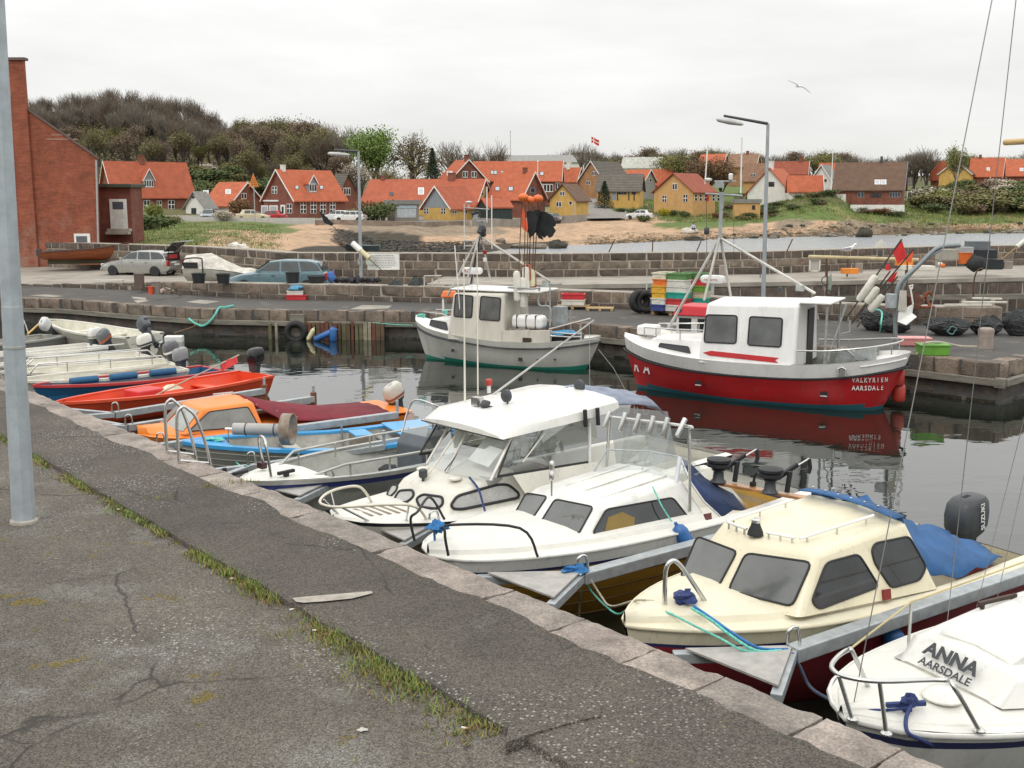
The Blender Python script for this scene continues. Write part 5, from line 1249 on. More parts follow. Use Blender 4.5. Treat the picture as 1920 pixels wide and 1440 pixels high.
outboard(b,(b.Lb-.25,0,.72),mat('worn white cowl',(.6,.61,.6),.4),.9,.9)
b.tube('oar',[V(b.Lb*.6,-.3,.7),V(b.Lb*.95,.3,.95)],.03,mat('pine oar',(.6,.38,.12),.5))
b.tube('screen_hoop',smooth_path([V(b.Lb*.55,.5,.5),V(b.Lb*.55,.45,1.1),V(b.Lb*.7,.3,1.2),V(b.Lb*.78,.3,.6)],4),.02,WHITEP)
b=open_boat('open_skiff','white clinker skiff with dark rim and tilted grey outboard at the far quay',(92,600,.85),(272,634,.55),1.75,IVORY,WGEL2,IVIN,sheer=(.88,.66,.66),band=(.05,DKGREY),lap=5,thwarts=(.35,.6,.82))
outboard(b,(b.Lb,0,.80),mat('slate cowl',(.10,.115,.13),.3),1.0,.75)
text('Elan',V(b.Lb*.7,-.86,.5),(1,0,0),(0,0,1),.07,NAVY,b.root)if False else None
# ---------- fishing boats at the opposite quay
def q1(x,y):return(1120+x/3,440+y/3)
def w8(x,y):return(720+x/4,360+y/4)
def house(b,x0,x1,zb,zt,yb,yt,m,rake=.18,over=0.,name='wheelhouse',zr=None,bev=.09):
 """wheelhouse shell with rounded edges"""
 z2=zt if zr is None else zr
 vs=[V(x0,-yb,zb),V(x1,-yb,zb),V(x1,yb,zb),V(x0,yb,zb),V(x0+rake,-yt,zt),V(x1-.02,-yt,z2),V(x1-.02,yt,z2),V(x0+rake,yt,zt),V(x0+rake+.1,0,zt+.08),V(x1-.02,0,z2+.08)]
 fs=[(0,1,5,4),(3,7,6,2),(0,4,8,7,3),(4,5,9,8),(8,9,6,7),(1,2,6,9,5)]
 return MB().add(vs,fs).build(name,m,b.root,smooth=40,bevel=bev,seg=4),(vs[0],vs[1],vs[5])
def trunk(b,x0,x1,z0,z1,y0,y1,zt0,zt1,m,name='fore_cabin'):
 vs=[V(x0,-y0,z0),V(x1,-y1,z1),V(x1,-y1+.1,zt1),V(x0+.22,-y0+.06,zt0),V(x0,y0,z0),V(x1,y1,z1),V(x1,y1-.1,zt1),V(x0+.22,y0-.06,zt0)]
 return MB().add(vs,[(0,1,2,3),(4,7,6,5),(3,2,6,7),(0,3,7,4),(1,5,6,2)]).build(name,m,b.root,smooth=40,bevel=.05,seg=3),(vs[0],vs[1],vs[2])
def radar(b,p,txt,wd=.55,rz=0.):
 mb=MB();rings=[]
 for z,s in((0,.8),(.04,.96),(.1,1),(.16,.97),(.2,.8)):rings.append([V(p.x+s*wd/2*math.copysign(abs(math.cos(a))**.5,math.cos(a)),p.y+s*.16*math.copysign(abs(math.sin(a))**.5,math.sin(a)),p.z+z)for a in[2*math.pi*k/20 for k in range(20)]])
 o=mb.loft(rings).build('radar_scanner',WHITEP,b.root,smooth=40)
 MB().tube([p-V(0,0,.3),p],.05,8).build('radar_stand',GALVD,b.root)
 text(txt,p+V(-.12 if len(txt)<5 else 0,-.166,.1),(1,0,0),(0,0,1),.14 if len(txt)<5 else.085,mat('red print',(.45,.03,.03),.5),o)
TEAL=paint('teal boot paint',(.03,.13,.16),.5);GREENB=paint('green boot paint',(.03,.28,.20),.5)
REDH=paint('red hull paint',(.52,.018,.022),.3,.2)
FWHITE=paint('fishing boat white',(.82,.81,.78),.3,.25)
FDIRT=mat('rust streaked white',(.60,.57,.49),.5,0,.12,2.5,st=(1,1,.25),spk=((.36,.26,.16),4.,.58,.22))
def red_boat():
 b=Boat('fishing_boat','red hulled fishing boat with white wheelhouse and red arrow, moored at the pier',(*q1(155,575),1.33),-28);b.boot=.13
 L=7.25
 hb=[(0,.05),(.25,.36),(.9,.80),(2.0,1.14),(3.6,1.27),(5.4,1.24),(6.4,1.02),(6.95,.66),(7.2,.25),(L,.06)]
 sh=[(0,1.36),(1.0,1.17),(2.5,1.06),(4.6,1.07),(5.85,1.17),(L,1.40)]
 hull(b,L,hb,sh,[(.32,0),(.35,1),(9,2)],[FWHITE,BLACK,REDH,TEAL],rake=.55,full=(.85,.30),keel=-.35,round_stern=.75,N=44,K=12)
 rub(b,hb,sh,L,.335,.03,BLACK,out=.012,fine=True)
 deck(b,hb,sh,0,2.7,FWHITE,rise=.06,step=.02,inset=.12)
 deck(b,hb,sh,6.3,7.2,FWHITE,rise=.0,step=.0,inset=.1,dz=-.12);cockpit(b,hb,sh,4.75,6.35,.07,.72,mat('grey deck paint',(.26,.26,.24),.7,0,.25,3),N=14)
 tk,pl=trunk(b,.75,2.6,1.15,1.02,.48,.98,1.43,1.50,FWHITE)
 b.window(pl,[q1(*p)for p in((352,610),(512,630),(530,703),(340,653))],WINDARK,rad=.04,mirror=True,off=.03)
 wh,pw=house(b,2.42,4.82,.98,2.44,1.20,.98,FWHITE,rake=.12,zr=2.50)
 GR=SMOKE
 for pts in(((612,450),(787,455),(780,612),(600,604)),((858,460),(1042,470),(1032,632),(845,620))):
  b.window(pw,[q1(*p)for p in pts],mat('wheelhouse pane',(.10,.105,.10),.06,0,.3,1.5,ior=1.6),rad=.07,mirror=True,r=.018,off=.012)
 for y in(-.48,.48):
  w_=[V(2.42+.12*(z-.98)/1.46-.012,y+dy,z)for dy,z in((-.36,1.65),(.36,1.65),(.36,2.25),(-.36,2.25))]
  g=MB().poly(round_poly(w_,.06)).build('window',WINDARK,b.root);MB().tube(round_poly(w_,.06),.015,6,closed=True).build('frame',BLACK,g)
 a,n=b.on(pw,[q1(*p)for p in((593,663),(640,653),(1022,693),(1000,706),(1018,722),(630,680))],.012)
 MB().poly(a).build('arrow_stripe',REDH,b.root)
 MB().box((5.15,0,2.53),(.75,1.7,.05)).build('roof_canopy',FWHITE,b.root,bevel=.02)
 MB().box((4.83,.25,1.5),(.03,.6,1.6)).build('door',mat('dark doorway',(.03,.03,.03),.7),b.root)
 for sg in(-1,1):b.tube('canopy_post',[V(5.42,sg*.75,2.5),V(5.42,sg*.75,.95)],.03,GALVD)
 top=b.lat(*q1(690,18),0)
 ALUT=mat('worn alloy tube',(.52,.51,.47),.45,.4,.15)
 for q_,l in(((400,525),-.35),((600,370),-.5),((750,345),.35)):
  b.tube('mast_leg',[b.lat(*q1(*q_),l),top+V(0,l*.12,0)],.035,ALUT)
 b.tube('boom_pole',[top,b.lat(*q1(1225,330),-.1)],.035,ALUT)
 hd=lambda x,y,l=0.:b.lat(x,y,l)
 b.tube('mast_head',[top,hd(1353,360),],.05,GALVD);b.tube('yard',[hd(1323,363,0),hd(1392,367,0)],.025,GALVD);b.tube('yard',[hd(1340,340,0),hd(1380,340,0)],.02,GALVD)
 b.tube('whip_antenna',[hd(1322,345),hd(1327,272)],.018,WHITEP);b.tube('whip_antenna',[hd(1389,362),hd(1391,258)],.02,WHITEP)
 b.tube('spar',[hd(1352,392),hd(1354,360)],.06,GALVD)
 MB().lathe([(.02,0),(.09,.02),(.1,.06),(.03,.08)],hd(1328,340),12).build('gps_dome',WHITEP,b.root,smooth=40);MB().lathe([(.02,0),(.05,.02),(.06,.14),(.03,.17)],hd(1370,338),12).build('gps_dome',WHITEP,b.root,smooth=40)
 p=hd(1325,433);MB().lathe([(.05,-.09),(.07,-.06),(.07,.06),(.05,.09)],p,10).build('lantern',DKGREY,b.root,smooth=40);b.tube('halyard',[p,hd(1325,363)],.006,BLACK);b.tube('halyard',[hd(1325,425),hd(1325,500)],.006,BLACK);b.tube('halyard',[hd(1376,365),hd(1376,480)],.005,BLACK)
 MB().box(hd(1349,346),(.22,.06,.16)).build('radar_reflector',GALVD,b.root);MB().loft([[hd(1324,365),hd(1324,378)],[hd(1329,366),hd(1329,377)],[hd(1327,370),hd(1327,378)]],closed=False,caps=(False,False)).build('pennant',FLAGR,b.root)
 radar(b,V(2.75,.55,2.72)if False else b.lat(*q1(648,272),.4),'raymarine',.62)
 MB().lathe([(.02,0),(.03,.01),(.03,.08),(.05,.09),(.06,.13),(.05,.17)],b.lat(*q1(1027,335),-.3),10).build('searchlight',DKGREY,b.root,smooth=40)
 MB().box(b.lat(*q1(1140,300),-.2),(.2,.08,.15)).build('floodlight',GALVD,b.root,bevel=.01)
 b.mtube('foredeck_rail',[V(.75,-.5,1.45),V(.75,-.52,1.68),V(1.5,-.72,1.70),V(2.45,-.92,1.74)],.018,STEEL)
 for x in(1.1,1.8):b.mtube('rail_post',[V(x,-.6-(x-1.1)*.2,1.44),V(x,-.6-(x-1.1)*.2,1.69)],.014,STEEL)
 st=[V(4.85,-1.16,1.42),V(5.6,-1.14,1.46),V(6.4,-.93,1.56),V(6.9,-.55,1.64),V(7.05,0,1.66)]
 full=st+[V(p.x,-p.y,p.z)for p in reversed(st[:-1])]
 b.tube('stern_rail',smooth_path(full,4),.022,STEEL)
 for p in full[1::2]:b.tube('rail_post',[p,p-V(0,0,.26)],.016,STEEL)
 MB().lathe([(.28,-.12),(.30,0),(.28,.12)],(5.75,.35,1.05),18,M=Matrix.Rotation(math.pi/2,3,'X')).lathe([(.1,-.2),(.1,.2)],(5.75,.35,1.05),10,M=Matrix.Rotation(math.pi/2,3,'X')).build('net_hauler',GALVD,b.root,smooth=40)
 b.tube('hauler_arch',smooth_path([V(5.3,-.5,.9),V(5.45,-.45,1.3),V(5.75,-.4,1.42),V(6.05,-.4,1.25),V(6.15,-.4,.9)],4),.03,GALVD)
 MB().box((6.3,-.45,1.35),(.5,.04,.3)).build('gear_plate',GALVD,b.root)
 MB().box((.62,.15,1.55),(.5,.55,.25)).build('bow_locker',FWHITE,b.root,bevel=.06,seg=3)
 fp=b.lat(*q1(1376,773),-1.17)
 MB().tube([fp+V(-.09,-.02,-.09),fp+V(-.09,-.02,.07),fp+V(.0,-.02,.12),fp+V(.09,-.02,.07),fp+V(.09,-.02,-.09)],.022,6).box(fp+V(0,.01,0),(.14,.02,.16)).build('fairlead',STEEL,b.root)
 LET=mat('white letters',(.75,.73,.70),.5)
 hy=lambda x,z:-(crom(hb,x)*max(.1,(z+.35)/(crom(sh,x)+.35))**.30+.012)
 def hp(x,z):return V(x-.75*(1-(z+.35)/(crom(sh,x)+.35))**1.2*(x/L)**6,hy(x,z),z)
 xx=6.62;tan=(hp(6.8,.85)-hp(6.45,.85))
 def wrap(s,xs,z,size,sx=1.):
  n=len(s)
  for i,ch in enumerate(s):
   x=xs[0]+(xs[1]-xs[0])*i/(n-1);p=hp(x,z);t=hp(x+.04,z)-hp(x-.04,z);text(ch,p+V(.0,-.012,0),t,(0,0,1),size,LET,b.root,sx=sx,off=.003)
 wrap('VALKYRIEN',(6.22,6.98),.79,.155,.8);wrap('AARSDALE',(6.26,6.96),.59,.155,.8)
 def bowp(x,z):
  u=(z+.35)/(crom(sh,x)+.35);p_=.85+(.30-.85)*min(1,(x/L)*2.2);t=x/L
  return V(x+.55*(1-u)**1.3*(1-t)**4,-(crom(hb,x)*u**p_+.014),z)
 for ch,x in(('R',.30),('A',.72)):
  p=bowp(x,.60);t=bowp(x+.05,.60)-bowp(x-.05,.60);text(ch,p,t,(0,0,1),.40,LET,b.root,off=.006,sx=.95)
 for x,y in((555,838),(1265,900)):
  p=b.lat(*q1(x,y),-1.2);p.y=-(abs(hy(p.x,p.z))+.004);MB().box(p,(.16,.03,.09)).build('scupper',BLACK,b.root);MB().box(p+V(0,-.005,-.06),(.15,.035,.02)).build('scupper_lip',WHITEP,b.root)
 for(bx,by),(tx,ty),(f0,f1),fl in(((1400,470),(1712,25),(1470,1545),(((1712,28),(1745,125),(1690,165),(1660,100)))),((1440,480),(1648,205),(1520,1590),((1640,160),(1655,200),(1620,200),(1625,170))),((1460,520),(1690,235),(1540,1600),((1690,205),(1665,275),(1630,262),(1660,225))),((1430,500),(1780,80),(1500,1560),((1780,82),(1770,155),(1725,155)))):
  lt=-.05
  dn=thing('dan_buoy',{1712:'dan buoy pole with the largest red flag at the red boat stern',1648:'dan buoy pole with small dark red flag behind the large one',1690:'dan buoy pole with low folded red flag at the red boat stern',1780:'dan buoy pole with orange flag beside the largest red flag'}[tx],'buoy')
  W=lambda x,y:b_w(b,b.lat(*q1(x,y),lt))
  A,T=W(bx,by),W(tx,ty)
  MB().tube([A,T],.02,6).build('pole',mat('dark pole',(.06,.045,.04),.6),dn)
  if tx!=1780:
   k0=(f0-bx)/(tx-bx);c0=A.lerp(T,max(.22,k0*.9));c1=A.lerp(T,max(.22,k0*.9)+.33)
   MB().lathe([(.02,0),(.07,.02),(.09,.08),(.09,(c1-c0).length-.08),(.07,(c1-c0).length-.02),(.02,(c1-c0).length)],c0,12,M=(c1-c0).to_track_quat('Z','Y').to_matrix()).build('float',mat('dirty white float',(.66,.64,.56),.6,0,.15),dn,smooth=40)
  pts=[W(*p)for p in fl];MB().poly([p+V(0,.03*math.sin(i*2),0)for i,p in enumerate(pts)]).build('flag',FLAGO if tx==1780 else FLAGR,dn)
 b.tube('gantry_post',[V(5.42,-.78,.95),b.lat(*q1(1405,385),-.78)],.022,GALVD)
 b.tube('gantry_hook',[b.lat(*q1(1420,480),-.6),b.lat(*q1(1420,545),-.6),b.lat(*q1(1370,560),-.6)],.016,STEEL)
 for(x,y),l_ in(((1690,800),'dark red fender between red boat stern and pier, upper'),((1695,890),'dark red fender between red boat stern and pier, lower')):
  p=P(*q1(x,y),.75 if y<850 else.35);fender(l_,p,BUOYR,.5,.16,(0,0))
 return b
red_boat()
def white_boat():
 b=Boat('fishing_boat','white rust streaked fishing boat with green waterline at the far quay',(*w8(240,955),1.2),-25);b.boot=.10
 L=6.2
 hb=[(0,.05),(.22,.34),(.8,.70),(1.8,.98),(3.2,1.08),(4.7,1.04),(5.5,.78),(5.95,.45),(L,.06)]
 sh=[(0,1.23),(1.0,1.0),(2.5,.86),(3.6,.80),(5.0,.86),(L,1.0)]
 DW=mat('dull white hull',(.66,.66,.60),.4,0,.10,1.5,st=(1,1,.3),spk=((.42,.36,.27),2.2,.60,.25))
 hull(b,L,hb,sh,[(.16,0),(.20,1),(9,0)],[DW,DKGREY,GREENB],rake=.5,full=(.85,.32),keel=-.32,round_stern=.6,N=44,K=12)
 rub(b,hb,sh,L,.18,.025,DKGREY,out=.01,fine=True)
 deck(b,hb,sh,0,1.9,FWHITE,rise=.08,step=.02,inset=.12)
 deck(b,hb,sh,5.3,6.15,FWHITE,rise=.0,step=.0,inset=.1,dz=-.06);cockpit(b,hb,sh,3.5,5.35,.07,.5,mat('dirty deck',(.3,.29,.25),.8,0,.3,3),N=12)
 tk,pl=trunk(b,.55,1.9,.98,.90,.42,.82,1.30,1.38,FWHITE)
 b.window(pl,[w8(*p)for p in((352,958),(465,978),(477,1035),(340,1005))],WINDARK,rad=.03,mirror=True,off=.03)
 wh,pw=house(b,1.62,3.52,.78,2.16,.98,.86,FDIRT,rake=.16,zr=2.20)
 for pts in(((536,767),(667,780),(657,942),(524,932)),((728,781),(876,796),(865,966),(715,955))):
  b.window(pw,[w8(*p)for p in pts],mat('wheelhouse pane dark',(.09,.09,.085),.07,0,.4,2,ior=1.55),rad=.06,mirror=True,r=.018,off=.012)
 for y in(-.4,.4):
  w_=[V(1.62+.16*(z-.78)/1.38-.012,y+dy,z)for dy,z in((-.3,1.5),(.3,1.5),(.3,2.0),(-.3,2.0))]
  g=MB().poly(round_poly(w_,.05)).build('window',WINDARK,b.root);MB().tube(round_poly(w_,.05),.014,6,closed=True).build('frame',BLACK,g)
 MB().box((3.1,0,2.27),(2.9,1.5,.06)).build('roof',FWHITE,b.root,bevel=.03)
 MB().add([V(3.5,-1.0,.76),V(5.0,-.96,.84),V(5.0,-.94,1.2),V(3.5,-.98,1.12),V(3.5,-.85,.76),V(5.0,-.8,.84),V(5.0,-.8,1.2),V(3.5,-.85,1.12)],[(0,1,2,3),(3,2,6,7),(1,5,6,2),(4,7,6,5)]).build('bulwark',FDIRT,b.root)
 p=b.lat(*w8(1072,1122),-1.0);MB().box(p,(.26,.05,.22)).build('hawse_hole',mat('rusty dark',(.05,.035,.02),.7),b.root)
 p=b.lat(*w8(1090,970),-.55);MB().box(p,(1.0,.5,.40)).build('life_raft',FWHITE,b.root,bevel=.13,seg=4)
 for dx in(-.3,.0,.3):MB().box(p+V(dx,0,0),(.03,.52,.42)).build('strap',DKGREY,b.root,bevel=.1,seg=3)
 b.tube('rack',[p+V(-.5,-.25,-.2),p+V(-.5,-.25,-.45)],.02,GALVD);b.tube('rack',[p+V(.5,-.25,-.2),p+V(.5,-.25,-.45)],.02,GALVD)
 top=b.lat(*w8(720,330),0)
 TUB=mat('dirty alloy tube',(.48,.46,.42),.5,.3,.2)
 for q_,l in(((475,780),-.5),((615,690),-.45),((800,670),.4)):b.tube('mast_leg',[b.lat(*w8(*q_),l),top+V(0,l*.15,0)],.032,TUB)
 b.tube('mast_leg',[b.lat(*w8(650,690),.0),top],.025,BLACK)
 b.tube('boom_pole',[top,b.lat(*w8(1245,670),.1)],.035,TUB)
 H=lambda x,y,l=0.:b.lat(*w8(x,y),l)
 b.tube('mast_head',[top,H(735,215)],.035,GALVD);b.tube('yard',[H(600,365),H(770,370)],.02,GALVD);b.tube('yard',[H(605,405),H(700,405)],.022,GALVD);b.tube('yard',[H(600,118),H(790,130)],.018,GALVD)
 b.tube('whip_antenna',[H(602,430),H(602,90)],.012,WHITEP);b.tube('whip_antenna',[H(810,425),H(807,25)],.018,WHITEP);b.tube('whip_antenna',[H(772,230),H(772,-40)],.018,WHITEP)
 b.tube('whip_antenna',[H(575,950,-.9),H(530,400,-.9)],.018,WHITEP);b.tube('whip_antenna',[H(705,690,-.3),H(703,640,-.3)],.012,WHITEP)
 MB().lathe([(.02,0),(.10,.015),(.12,.05),(.03,.07)],H(637,85),12).build('gps_dome',WHITEP,b.root,smooth=40);b.tube('dome_stalk',[H(637,118),H(637,85)],.016,WHITEP)
 MB().box(H(693,185),(.16,.1,.14)).build('deck_lamp',GALVD,b.root);MB().box(H(735,215),(.35,.12,.04)).build('lamp_bracket',GALVD,b.root);MB().blob(H(735,290),(.14,.1,.16),3,rough=.3).build('lamp_cluster',DKGREY,b.root);MB().blob(H(690,165),(.16,.08,.1),6,rough=.4).build('horn_cluster',DKGREY,b.root)
 p=H(757,455);MB().lathe([(.06,-.05),(.06,.07),(.04,.09)],p,10).build('red_lamp',mat('dark red cap',(.25,.02,.02),.4),b.root,smooth=40);MB().lathe([(.05,-.1),(.06,-.08),(.06,.02)],p-V(0,0,.17),10).build('white_lamp',WHITEP,b.root,smooth=40)
 radar(b,H(662,615,.1),'JRC',.66)
 b.tube('gantry',smooth_path([H(930,715,-.7),H(1100,725,-.75),H(1170,720,-.7)],3),.03,GALVD);b.tube('gantry',smooth_path([H(1170,715,-.6),H(1160,760,-.6),H(1165,850,-.6),H(1245,865,-.6),H(1245,1000,-.6)],4),.028,GALVD);b.tube('gantry',[H(1130,700,.2),H(1335,690,.2)],.02,GALVD);b.tube('gantry_post',[H(1245,700,-.5),H(1245,1020,-.5)],.022,GALVD);b.tube('gantry_post',[H(925,760,-.75),H(915,830,-.75)],.025,GALVD)
 MB().box(H(1215,690,.1),(.22,.1,.2)).build('gear_box',GALVD,b.root)
 for z in(0,.16):b.tube('stern_rail',[H(1250,1050+z*180,-.92),H(1400,1065+z*150,-.8),H(1480,1060+z*150,-.45)],.02,STEEL)
 b.tube('rail_post',[H(1400,890,-.3),H(1400,1110,-.3)],.025,STEEL);b.tube('rail_post',[H(1470,970,-.35),H(1475,1110,-.35)],.04,STEEL)
 MB().lathe([(.5,0),(.56,.25),(.6,.4),(.58,.42)],V(5.15,-.2,.62),18).build('fish_tub',BLACK,b.root,smooth=40)
 MB().blob(V(5.15,-.2,1.06),(.42,.4,.06),3,rough=.3).build('blue_net',mat('blue net',(.05,.25,.45),.8),b.root,smooth=60)
 MB().box(H(1320,930,.5),(.35,.4,.6)).build('gear_box',GALVD,b.root,bevel=.02);MB().box(H(935,900,.2),(.3,.4,.8)).build('engine_box',DKGREY,b.root,bevel=.03)
 b.tube('long_pole',[b.lat(*w8(1550,950),-.9),b.lat(*w8(1240,1030),-1.0)],.03,TUB)
 b.mtube('foredeck_rail',[V(.5,-.4,1.3),V(.5,-.42,1.5),V(1.3,-.6,1.48),V(1.6,-.7,1.4)],.016,STEEL)
 kn=V(.18,0,1.32);MB().blob(kn,(.14,.09,.06),5,rough=.5).build('bow_rope_coil',ROPEG,b.root,smooth=60)
 MB().blob(V(.95,.2,1.45),(.08,.08,.06),6,rough=.5).build('deck_rope_coil',ROPEG,b.root,smooth=60)
 for x,y,s in((495,1195,.09),(1012,1253,.12),(1138,1265,.05),(1260,1263,.05),(1290,1178,.07)):
  p=b.lat(*w8(x,y),-1.0);u=max(.1,(p.z+.32)/(crom(sh,p.x)+.32));p.y=-(crom(hb,p.x)*u**.32+.004);MB().box(p,(s,.02,s)).build('scupper',mat('rusty dark',(.05,.035,.02)),b.root)
 spots=((995,590,1035,40),(1040,640,1062,100),(1062,560,1085,60),(1075,540,1110,90),(1105,580,1130,110),(1115,600,1158,45),(1085,660,1098,130))
 cols=((.72,.70,.62),(.70,.68,.60),(.68,.66,.58),(.34,.09,.05),(.62,.60,.40),(.32,.07,.05),(.6,.57,.35))
 desc=('tallest white float dan buoy on the white boat','slim white float dan buoy behind the tallest one','white float dan buoy in the middle of the cluster','rust red float dan buoy at the front of the cluster','yellowish float dan buoy at the right of the cluster','dark red float dan buoy with orange lamp at right','pale yellow float dan buoy low in the cluster')
 for i,(x,y,tx,ty)in enumerate(spots):
  l_=-.35+.12*i-.3;W=lambda a,c:b_w(b,b.lat(*w8(a,c),l_))
  dn=thing('dan_buoy',desc[i],'buoy',(0,0,0),0,'dan buoys standing at the stern of the white fishing boat')
  A=W(x+5,y+(230 if i<3 else 130));B=W(x,y);T=W(tx,ty)
  MB().tube([A,T],.016,6).build('pole',mat('rusty pole',(.12,.06,.03),.7),dn)
  d=(B-A);MB().lathe([(.02,0),(.09,.03),(.105,.1),(.105,d.length-.1),(.08,d.length-.02),(.02,d.length)],A,12,M=d.to_track_quat('Z','Y').to_matrix()).build('float',mat('float %d'%i,cols[i],.6,0,.15),dn,smooth=40)
  if i in(0,3,5):
   MB().lathe([(.03,-.13),(.10,-.10),(.15,-.03),(.15,.03),(.10,.09),(.03,.12)],W(*((1045,40),(1090,60),(1155,50))[(0,3,5).index(i)]),12).build('lamp_float',BUOYO,dn,smooth=40)
  if i==1:MB().poly([W(*p)for p in((1043,115),(1060,180),(1080,270),(1075,305),(1060,290),(1045,280),(1028,240),(1030,190))]).build('flag',FLAGO,dn,solid=.02)
  if i==2:MB().poly([W(*p)for p in((1070,150),(1090,140),(1130,150),(1150,200),(1140,280),(1115,330),(1090,345),(1080,260))]).build('flag',FLAGB,dn,solid=.03)
  if i==4:MB().poly([W(*p)for p in((1120,140),(1170,130),(1160,220),(1175,300),(1195,360),(1160,345),(1140,300),(1115,330))]).build('flag',FLAGB,dn,solid=.03)
  if i==5:MB().poly([W(*p)for p in((1165,140),(1215,150),(1265,180),(1292,230),(1285,255),(1270,262),(1288,290),(1262,335),(1240,345),(1225,325),(1200,345),(1180,320),(1160,250))]).build('flag',FLAGB,dn,solid=.03)
 p=P(843,584,ZL);t=thing('orange_stand','white stand with orange hood on the quay behind the white fishing boat','stand',p)
 MB().box((0,0,.62),(.62,.45,.22),taper=.7).build('hood',BUOYO,t,bevel=.04)
 for dx in(-.22,.22):MB().box((dx,0,.26),(.07,.3,.52)).build('leg',WHITEP,t)
 return b
white_boat()
# ================================================================= QUAY THINGS
def lamp_near():
 a=P(24,978,ZQ-.05);c=P(66,978,ZQ-.05);r=(c-a).length/2;m=(a+c)/2
 t=thing('lamp_post','octagonal galvanised lamp post close by at the left edge','lamp post',(m.x,m.y,ZQ-.06))
 t.rotation_euler=(0,math.radians(1.2),0)
 mb=MB();mb.lathe([(r*1.0,0),(r*.97,.4),(r*.86,2.0),(r*.84,2.01),(r*.70,6.5)],(0,0,0),8,M=Matrix.Rotation(.39,3,'Z'));mb.build('post',mat('spangled zinc',(.40,.45,.48),.5,.3,.12,6,bump=.15,bs=120),t)
 MB().lathe([(r*.905,1.62),(r*.93,1.625),(r*.93,1.645),(r*.9,1.65)],(0,0,0),8,M=Matrix.Rotation(.39,3,'Z')).build('band',GALVD,t)
 MB().lathe([(r*1.25,-.02),(r*1.2,.03),(r*1.02,.04)],(0,0,0),10).build('mortar_collar',MATS['mortar smear'],t,smooth=40)
 MB().bar((0,0,6.45),(-1.2,.2,6.6),.06,.06).build('arm',GALVD,t);MB().box((-1.4,.22,6.55),(.6,.2,.12)).build('lamp_head',GALVD,t,bevel=.03)
lamp_near()
def lamp_far(label,base,top,armx,army,heady):
 Z=base.z;T=PY(top[0],top[1],base.y)
 t=thing('street_lamp',label,'street lamp',base)
 H=T.z-Z;lean=T.x-base.x;h=V(lean,0,H)
 MB().tube([V(0,0,0),h*.5,h],[.075,.065,.05],10).build('pole',mat('lamp pole zinc',(.36,.39,.41),.5,.3,.1),t,smooth=50)
 e=PY(armx,army,base.y)-base
 MB().tube([h,e],[.05,.04],8).build('arm',DKGREY,t,smooth=50)
 d=(e-h).normalized();c=e+d*-.02+V(0,-.03,-.16);L=.9
 rings=[]
 for s,w_,k in((-.5,.03,.02),(-.42,.09,.06),(0,.12,.09),(.42,.10,.07),(.5,.03,.02)):
  p=c-d*(.18)+d*s*L;rings.append([p+V(0,w_*math.cos(a),k*math.sin(a))for a in[2*math.pi*q_/10 for q_ in range(10)]])
 MB().loft(rings).build('lamp_head',mat('lamp glass grey',(.5,.5,.48),.35,0,.1),t,smooth=50)
 return t
lamp_far('tall lamp post with slanted arm on the pier behind the red fishing boat',P(1430,599,ZL),(1440,232),1357,217,0)
bs=PY(677,528,45.0);bs.z=1.1
lamp_far('lamp post with short arm beside the white notice board',bs,(672,284),626,281,0)
tag(MB().box(PY(673,490,44.9),(.1,.08,.25)).build('meter_box',GALVD),'small grey meter box on the lamp post by the notice board','box')
# ---- notice board
def notice():
 p=PY(719,490,46.2);t=thing('notice_board','white notice board with lines of dark writing before the stone wall','sign',(p.x,p.y,1.2))
 wd=58/F*46.8;ht=30/F*46.8;z=p.z-1.2
 MB().box((0,0,z),(wd,.04,ht)).build('panel',WHITEP,t,bevel=.006)
 MB().box((0,-.022,z+ht/2-.0),(wd+.03,.02,.025)).box((0,-.022,z-ht/2),(wd+.03,.02,.025)).box((-wd/2,-.022,z),(.025,.02,ht)).box((wd/2,-.022,z),(.025,.02,ht)).build('frame',mat('cream frame',(.7,.68,.58),.5),t)
 r=random.Random(2)
 ink=mat('grey print',(.25,.25,.25),.7)
 for k in range(8):
  mb=MB();x=-wd*.36+(wd*.1 if k in(0,7)else 0);y=z+ht*.36-k*ht*.103
  while x<wd*(.36 if k not in(0,7)else.26):
   L=r.uniform(.04,.12);mb.box((x+L/2,-.0235,y),(L,.004,.022));x+=L+.025
  mb.build('text_line',ink,t)
 for x in(-wd/2-.02,wd/2-.05):MB().box((x,.03,z*.5),(.05,.05,z*1.0)).build('post',WOODG,t)
 q_=PY(694,487,46.0)-V(p.x,p.y,1.2)
 MB().box(q_+V(0,0,0),(.34,.08,.42)).build('letter_box',mat('grey green box',(.45,.48,.42),.5),t,bevel=.02)
notice()
